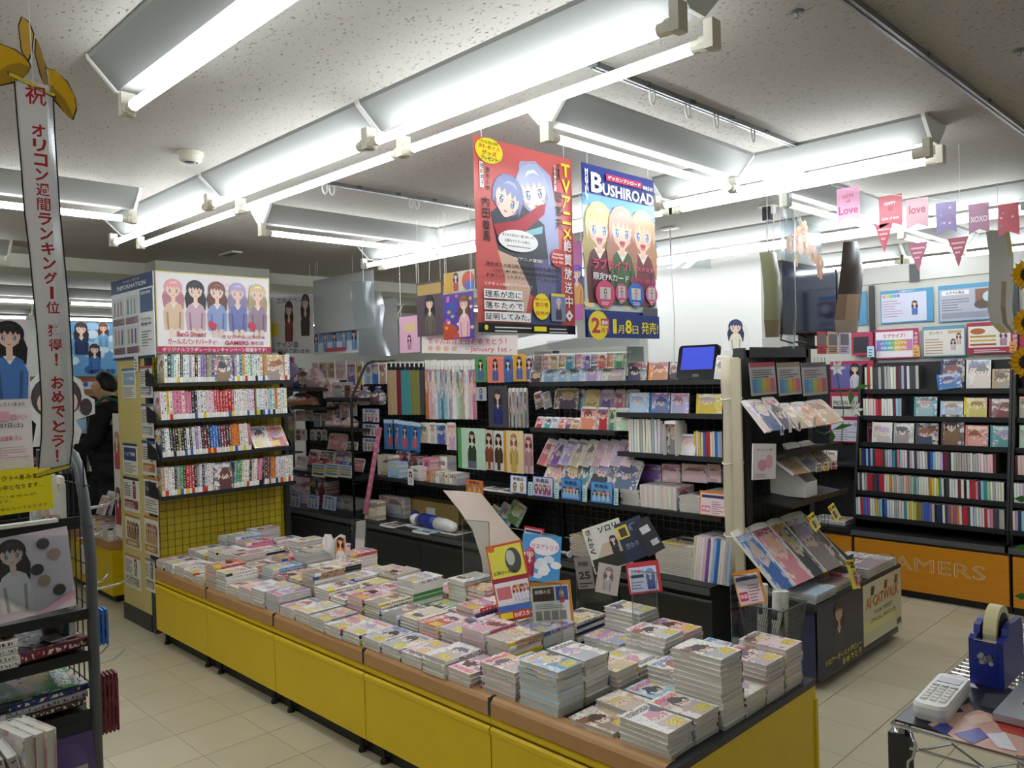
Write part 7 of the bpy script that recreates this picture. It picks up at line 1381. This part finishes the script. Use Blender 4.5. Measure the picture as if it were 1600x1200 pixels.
# shopper: one continuous body grown from a skeleton, clothes as children
PB = V((-7.65, 2.53, 0)); FD = V((-.70, -.72, 0)).normalized(); SD = Z3.cross(FD)   # facing, and his left
def P3(f, s, z): return tuple(FD*f+SD*s+Z3*z)
def skin_obj(name, verts, edges, radii, mat, parent, sub=2):
    me = bpy.data.meshes.new(name); me.from_pydata(verts, edges, []); o = link(bpy.data.objects.new(name, me), parent); me.materials.append(MT[mat])
    mo = o.modifiers.new('skin', 'SKIN'); mo.use_smooth_shade = True
    for i, r in enumerate(radii): me.skin_vertices[0].data[i].radius = (r, r) if not isinstance(r, tuple) else r
    me.skin_vertices[0].data[0].use_root = True
    s_ = o.modifiers.new('sub', 'SUBSURF'); s_.levels = sub; s_.render_levels = sub; return o
t = thing('person', 'shopper in black jacket with green strap, looking down at a book', 'person', PB)
Vt = [P3(0, 0, .95), P3(.01, 0, 1.12), P3(.02, 0, 1.3), P3(.03, 0, 1.42), P3(.05, 0, 1.49), P3(.085, 0, 1.555), P3(.10, 0, 1.62), P3(.095, 0, 1.665),
      P3(0, .10, .9), P3(.01, .11, .5), P3(-.01, .11, .09), P3(.10, .12, .04), P3(0, -.10, .9), P3(.01, -.11, .5), P3(-.01, -.11, .09), P3(.10, -.12, .04),
      P3(.02, .18, 1.38), P3(.06, .23, 1.13), P3(.27, .16, 1.05), P3(.34, .12, 1.06), P3(.02, -.18, 1.38), P3(.06, -.23, 1.13), P3(.27, -.16, 1.05), P3(.34, -.12, 1.06), P3(.155, 0, 1.565), P3(.16, 0, 1.53)]
Ed = [(0, 1), (1, 2), (2, 3), (3, 4), (4, 5), (5, 6), (6, 7), (0, 8), (8, 9), (9, 10), (10, 11), (0, 12), (12, 13), (13, 14), (14, 15), (3, 16), (16, 17), (17, 18), (18, 19), (3, 20), (20, 21), (21, 22), (22, 23), (5, 24), (5, 25)]
Ra = [.14, .13, .15, .10, .055, .082, .088, .06, .085, .06, .04, .035, .085, .06, .04, .035, .06, .045, .032, .03, .06, .045, .032, .03, .03, .03]
body = skin_obj('body', Vt, Ed, Ra, 'skin', t)
for s_ in (1, -1):
    for j in range(4): w0 = P3(.34, .12*s_, 1.06); fz = [(.36, .135-.014*j, 1.07-.004*j), (.40, .13-.016*j, 1.065-.006*j), (.425, .115-.016*j, 1.05-.006*j)]; skin_obj('finger', [P3(a_, b_*s_, c_) for a_, b_, c_ in fz], [(0, 1), (1, 2)], [.0095, .009, .007], 'skin', body, 1)
    skin_obj('thumb', [P3(.34, .10*s_, 1.075), P3(.37, .075*s_, 1.085), P3(.395, .065*s_, 1.08)], [(0, 1), (1, 2)], [.011, .010, .008], 'skin', body, 1)
Vt.append(P3(0, 0, .80)); Ed.append((0, 26)); jk = [0, 1, 2, 3, 16, 17, 18, 20, 21, 22, 26]; mp_ = {v: i for i, v in enumerate(jk)}
skin_obj('jacket', [Vt[i] for i in jk]+[P3(.04, 0, 1.455)], [(mp_[a_], mp_[b_]) for a_, b_ in Ed if a_ in mp_ and b_ in mp_]+[(3, 11)], [.175, .175, .185, .15, .10, .075, .055, .10, .075, .055, .17, .10], 'cloth_black', t)
tk = [0, 8, 9, 10, 12, 13, 14]; mp_ = {v: i for i, v in enumerate(tk)}
skin_obj('trousers', [Vt[i] for i in tk], [(mp_[a_], mp_[b_]) for a_, b_ in Ed if a_ in mp_ and b_ in mp_], [.15, .105, .08, .065, .105, .08, .065], 'cloth_dark', t)
skin_obj('hair', [P3(.035, 0, 1.535), P3(.035, 0, 1.60), P3(.055, 0, 1.655), P3(.10, 0, 1.69), P3(.14, 0, 1.695)], [(0, 1), (1, 2), (2, 3), (3, 4)], [.065, .09, .088, .072, .04], 'hair', t)
for s_ in (1, -1):
    MB().lathe([(.004, -.02), (.012, -.012), (.014, .008), (.006, .02)], P3(.085, .088*s_, 1.585), 8).build('ear', 'skin', body, True); MB().lathe([(.001, -.008), (.01, -.004), (.01, .004), (.001, .008)], P3(.172, .032*s_, 1.605), 8).build('eye', 'hair', body, True)
    MB().tube([P3(-.08, .10*s_, 1.47), P3(.03, .11*s_, 1.505), P3(.13, .12*s_, 1.42), P3(.165, .13*s_, 1.25), P3(.12, .16*s_, 1.08)], .014, 6).build('bag_strap', 'strap_green', t, True)
MB().lathe([(.02, 0), (.04, .008), (.042, .03), (.03, .05)], P3(.165, 0, 1.55), 6)
skin_obj('collar', [P3(-.05, .0, 1.47), P3(.0, .05, 1.48), P3(.08, .04, 1.46), P3(.08, -.04, 1.46), P3(.0, -.05, 1.48)], [(0, 1), (1, 2), (2, 3), (3, 4)], [.05, .05, .04, .04, .05], 'cloth_black', t)
o = put(BOOK, 'comic_book', 'small book held in the hands of the shopper', 'book', PB+V(P3(.40, 0, 1.075)), SD*.18, FD*.125, Z3*.015, PC('w'))
# dark coat of another shopper's backpack: rucksack on his back
bp = MB().lathe([(.02, 0), (.13, .02), (.16, .15), (.15, .32), (.08, .42), (.02, .44)], P3(-.24, 0, 1.02), 14); bp.build('backpack', 'cloth_dark', t, True)
MB().tube([P3(-.36, .06, 1.36), P3(-.40, .08, 1.3), P3(-.41, .1, 1.2), P3(-.40, .1, 1.15)], .006, 5).build('zip_cord', 'beige_clip', t)
# far wall goods
def hungX(lab, x0, y0, x1, y1, X, base, fn, name='poster', cat='poster'):
    xc, yc = (x0+x1)/2, (y0+y1)/2; A, B = PX(x0, yc, X), PX(x1, yc, X); return sheet(name, lab, cat, V((X, (A.y+B.y)/2, (PX(xc, y0, X).z+PX(xc, y1, X).z)/2)), B.y-A.y, PX(xc, y0, X).z-PX(xc, y1, X).z, 90, 0, 0, base, .002, fn)
o = hungX('blue poster of flying drawn girls on the far side', 60, 504, 186, 588, -8.9, '6aa8dc', lambda p, w, h: ([p.ell(random.uniform(-w*.45, w*.45), random.uniform(-h*.4, h*.45), w*.08, h*.08, random.choice(('a8d0f0', 'd8ecf8', '3a6ab0'))) for i in range(24)], [p.figure(w*x, h*z, h*s_, c_, cl) for x, z, s_, c_, cl in ((.02, -.1, .6, '4a3a3a', '2a3a60'), (.3, .05, .45, '8a4a3a', '7ab0e0'), (.18, -.4, .5, '3a2a2a', '3a70b8'), (-.2, .1, .4, '2a2a34', '26304a'), (-.3, -.4, .6, '7a5a3a', '8a9ac0'))], p.text('本日 佐藤聖', w*.1, -h*.46, w*.34, h*.09, '24386e', .03))); hangers(o, 1.0, .6, ZC)
hungX('orange and blue notice under the far blue poster', 128, 590, 168, 610, -8.8, 'd86a4a', lambda p, w, h: (p.rect(-w*.4, -h*.4, w*.4, h*.2, 'e8f0f8'), p.ell(w*.1, 0, w*.1, h*.2, '3a70c0')), 'notice', 'notice').location.x = -9.165
t = thing('far_shelf', 'dark wooden shelf unit at the far end beyond the shopper', 'shelf', (-9.2, 0, 0))
BOX(-.4, 0, 1.0, 5.2, 0, 1.5).build('carcass', 'cloth_dark', t); BOX(-.42, .03, 1.0, 5.2, 1.5, 1.72).build('header', 'kraft', t)
for z in (.3, .7, 1.1): BOX(-.0, .2, 1.0, 5.2, z, z+.02).build('shelf', 'black', t)
for i in range(26): gi_c = random.choice('wqlpscea'); put(CARTON, 'goods_carton', '%s carton on the far dark shelves' % PN(gi_c), 'box', V((-9.08, 1.3+i*.15, (.721, 1.121)[i % 2])), Y3*.13, -X3*.1, Z3*random.uniform(.15, .25), PC(gi_c), 'cartons on the far shelves')

# ================================================================== wire cart in front
ZW, cx0, cx1, cy0, cy1 = .95, -.56, .35, 1.51, 2.35
t = thing('wire_cart', 'chrome wire shelf cart with corner posts', 'cart', (0, 0, 0))
for x in (cx0+.012, cx1-.012):
    for y in (cy0+.012, cy1-.012): MB().cyl((x, y, .02), (x, y, ZW-.012), .0125, 10).build('post', 'chrome', t, True); MB().lathe([(.02, 0), (.024, .012), (.014, .02)], (x, y, 0), 10).build('foot', 'rubber', t)
g = MB()
for z in (ZW-.006, ZW-.04):
    g.tube([(cx0, cy0, z), (cx1, cy0, z), (cx1, cy1, z), (cx0, cy1, z), (cx0, cy0, z)], .0035, 6)
g.build('shelf_rim', 'chrome', t)
g = MB(); n = 34
for i in range(n): y = cy0+.02+i*(cy1-cy0-.04)/(n-1); g.cyl((cx0, y, ZW-.004), (cx1, y, ZW-.004), .0018, 5)
g.build('shelf_wires', 'chrome', t)
g = MB()
zz = [(cx0+.05+i*.05, cy0, ZW-.012 if i % 2 else ZW-.038) for i in range(17)]; g.tube(zz, .0024, 5); g.tube([(cx0, cy0+.05+i*.05, ZW-.012 if i % 2 else ZW-.038) for i in range(16)], .0024, 5); g.build('truss_wire', 'chrome', t)
BOX(cx0+.02, cx1-.02, cy0+.03, cy1-.03, .52, .53).build('lower_shelf', 'grey_metal', t)
BOX(cx0-.006, cx0+.03, cy0-.004, cy0+.02, ZW-.5, ZW-.02).build('post_sleeve', 'dark_metal', t)
MB().tube([(cx0+.035, cy0-.006, ZW-.01), (cx0+.045, cy0-.012, ZW-.03), (cx0+.04, cy0-.014, ZW-.05), (cx0+.032, cy0-.012, ZW-.06), (cx0+.03, cy0-.012, ZW-.08), (cx0+.04, cy0-.014, ZW-.10), (cx0+.05, cy0-.012, ZW-.085)], .003, 6).build('hook', 'chrome', t, True)
m_ = MB().box(cx0+.004, -.08, cy0+.004, 1.80, ZW-.0015, ZW+.0025, 0, lin('1e1c26')); o = m_.build('play_mat', 'print'); tag(o, 'dark illustrated rubber mat on the wire cart', 'mat')
p = MB(); zq = [ZW+.0027]
def mp(pts, c): zq[0] += .0002; p.add([(PZ(x, y, ZW).x, PZ(x, y, ZW).y, zq[0]) for x, y in pts], [tuple(range(len(pts)))], 0, lin(c))
mp([(1475, 1062), (1500, 1055), (1520, 1068), (1528, 1078), (1495, 1070)][::-1], 'e4dce6'); mp([(1540, 1085), (1600, 1090), (1600, 1120), (1530, 1105)][::-1], '4a4c50')
mp([(1450, 1135), (1480, 1118), (1530, 1112), (1600, 1135), (1600, 1185), (1540, 1172), (1500, 1160)][::-1], 'd8a898'); mp([(1455, 1140), (1475, 1130), (1490, 1140), (1478, 1152)][::-1], '3a4090'); mp([(1505, 1122), (1540, 1118), (1552, 1130), (1520, 1136)][::-1], 'e8c4b0'); mp([(1548, 1118), (1600, 1138), (1600, 1155), (1565, 1145)][::-1], 'c03a34'); mp([(1490, 1150), (1530, 1140), (1545, 1155), (1520, 1166)][::-1], '4448a0'); mp([(1540, 1150), (1570, 1148), (1590, 1178), (1560, 1172)][::-1], 'e8e4ec'); mp([(1498, 1108), (1515, 1102), (1522, 1112), (1508, 1118)][::-1], 'b08a78')
p.build('print', 'print', o)
# handheld terminal
A, B, C_ = PZ(1434, 1122, ZW), PZ(1468, 1140, ZW), PZ(1510, 1088, ZW); ang = math.atan2((C_-B).y, (C_-B).x); Lp = (C_-B).length
t = thing('handheld_terminal', 'white handheld keypad terminal lying on the mat', 'terminal', (A+C_)/2+Z3*.0035, ang)
wp = .058; q = MB(); pr = rrect(Lp, wp, .016, 5); n = len(pr)
q.add([(x*.96, y*.94, 0) for x, y in pr]+[(x, y, .012) for x, y in pr]+[(x, y, .024) for x, y in pr]+[(x*.96, y*.92, .030) for x, y in pr], [tuple(range(n-1, -1, -1)), tuple(range(3*n, 4*n))]+[(k*n+i, k*n+(i+1) % n, (k+1)*n+(i+1) % n, (k+1)*n+i) for k in range(3) for i in range(n)])
q.build('shell', 'white_plastic', t); BOX(Lp*.2, Lp*.36, -.02, .02, .030, .0312).build('display', 'lcd', t)
for r in range(6):
    for c_ in range(3): BOX(-Lp*.36+r*Lp*.085, -Lp*.36+r*Lp*.085+.010, -.021+c_*.0155, -.0105+c_*.0155, .030, .0325).build('key', 'paper' if r < 5 else 'lcd', t)
# tape dispenser
c = PZ(1542, 1076, ZW); t = thing('tape_dispenser', 'blue desk tape dispenser with a cream tape roll', 'tape dispenser', (PZ(1512, 1068, ZW).x+.035, PZ(1512, 1068, ZW).y, ZW+.003), 0)
wd = .031
MB().prism([(0, 0), (-.004, .092), (.01, .098), (.03, .098), (.035, .112), (.06, .118), (.13, .115), (.14, .10), (.15, 0)], 'x', -wd, -wd+.012).build('side', 'blue_plastic', t); MB().prism([(0, 0), (-.004, .092), (.01, .098), (.03, .098), (.035, .112), (.06, .118), (.13, .115), (.14, .10), (.15, 0)], 'x', wd-.012, wd).build('side', 'blue_plastic', t)
MB().prism([(0, 0), (-.005, .088), (.025, .088), (.04, .05), (.10, .045), (.12, .09), (.142, .09), (.15, 0)], 'x', -wd+.0118, wd-.0118).build('body', 'blue_plastic', t)
q = MB(); n = 28
for k in range(n):
    a0, a1 = 2*pi*k/n, 2*pi*(k+1)/n
    def cp(a, r, x): return (x, .072+r*cos(a), .098+r*sin(a))
    q.add([cp(a0, .05, -.012), cp(a1, .05, -.012), cp(a1, .05, .012), cp(a0, .05, .012), cp(a0, .036, -.012), cp(a1, .036, -.012), cp(a1, .036, .012), cp(a0, .036, .012)], [(0, 3, 2, 1), (4, 5, 6, 7), (0, 1, 5, 4), (3, 7, 6, 2)])
q.build('tape_roll', 'tape', t); MB().cyl((-.0135, .072, .098), (.0135, .072, .098), .0358, 20).build('hub', 'black', t)
BOX(-.02, .02, -.008, .004, .092, .0935).build('cutter', 'chrome', t)
p = MB(); 
for k in range(12): a = random.uniform(0, 6.28); r = random.uniform(0, .012); p.add([(r*cos(a)+.005*cos(j*pi/3), -.0052+.0045*(1-((.055+r*sin(a))/.09)) -.0008-.0001*k, .055+r*sin(a)+.005*sin(j*pi/3)) for j in range(6)], [tuple(range(6))], 0, lin(random.choice(('8a8a90', '6a7080', 'a8a8a8', '4a5080'))))
p.build('worn_sticker', 'print', t)
# laptop corner
a = PZ(1552, 1118, ZW+.012); t = thing('laptop', 'silver laptop edge at the corner of the cart', 'laptop', (a.x, a.y, ZW+.003), 0)
BOX(0, .34, -.005, .24, .003, .016).build('base', 'silver_plastic', t); BOX(.03, .31, .07, .2, .016, .0172).build('keyboard', 'dark_metal', t)
for k in range(5): BOX(.04, .30, .08+k*.024, .098+k*.024, .0172, .0188).build('key_row', 'grey_metal', t)
for x in (.02, .32): MB().cyl((x, .02, 0), (x, .02, .003), .006, 8).build('foot', 'rubber', t)
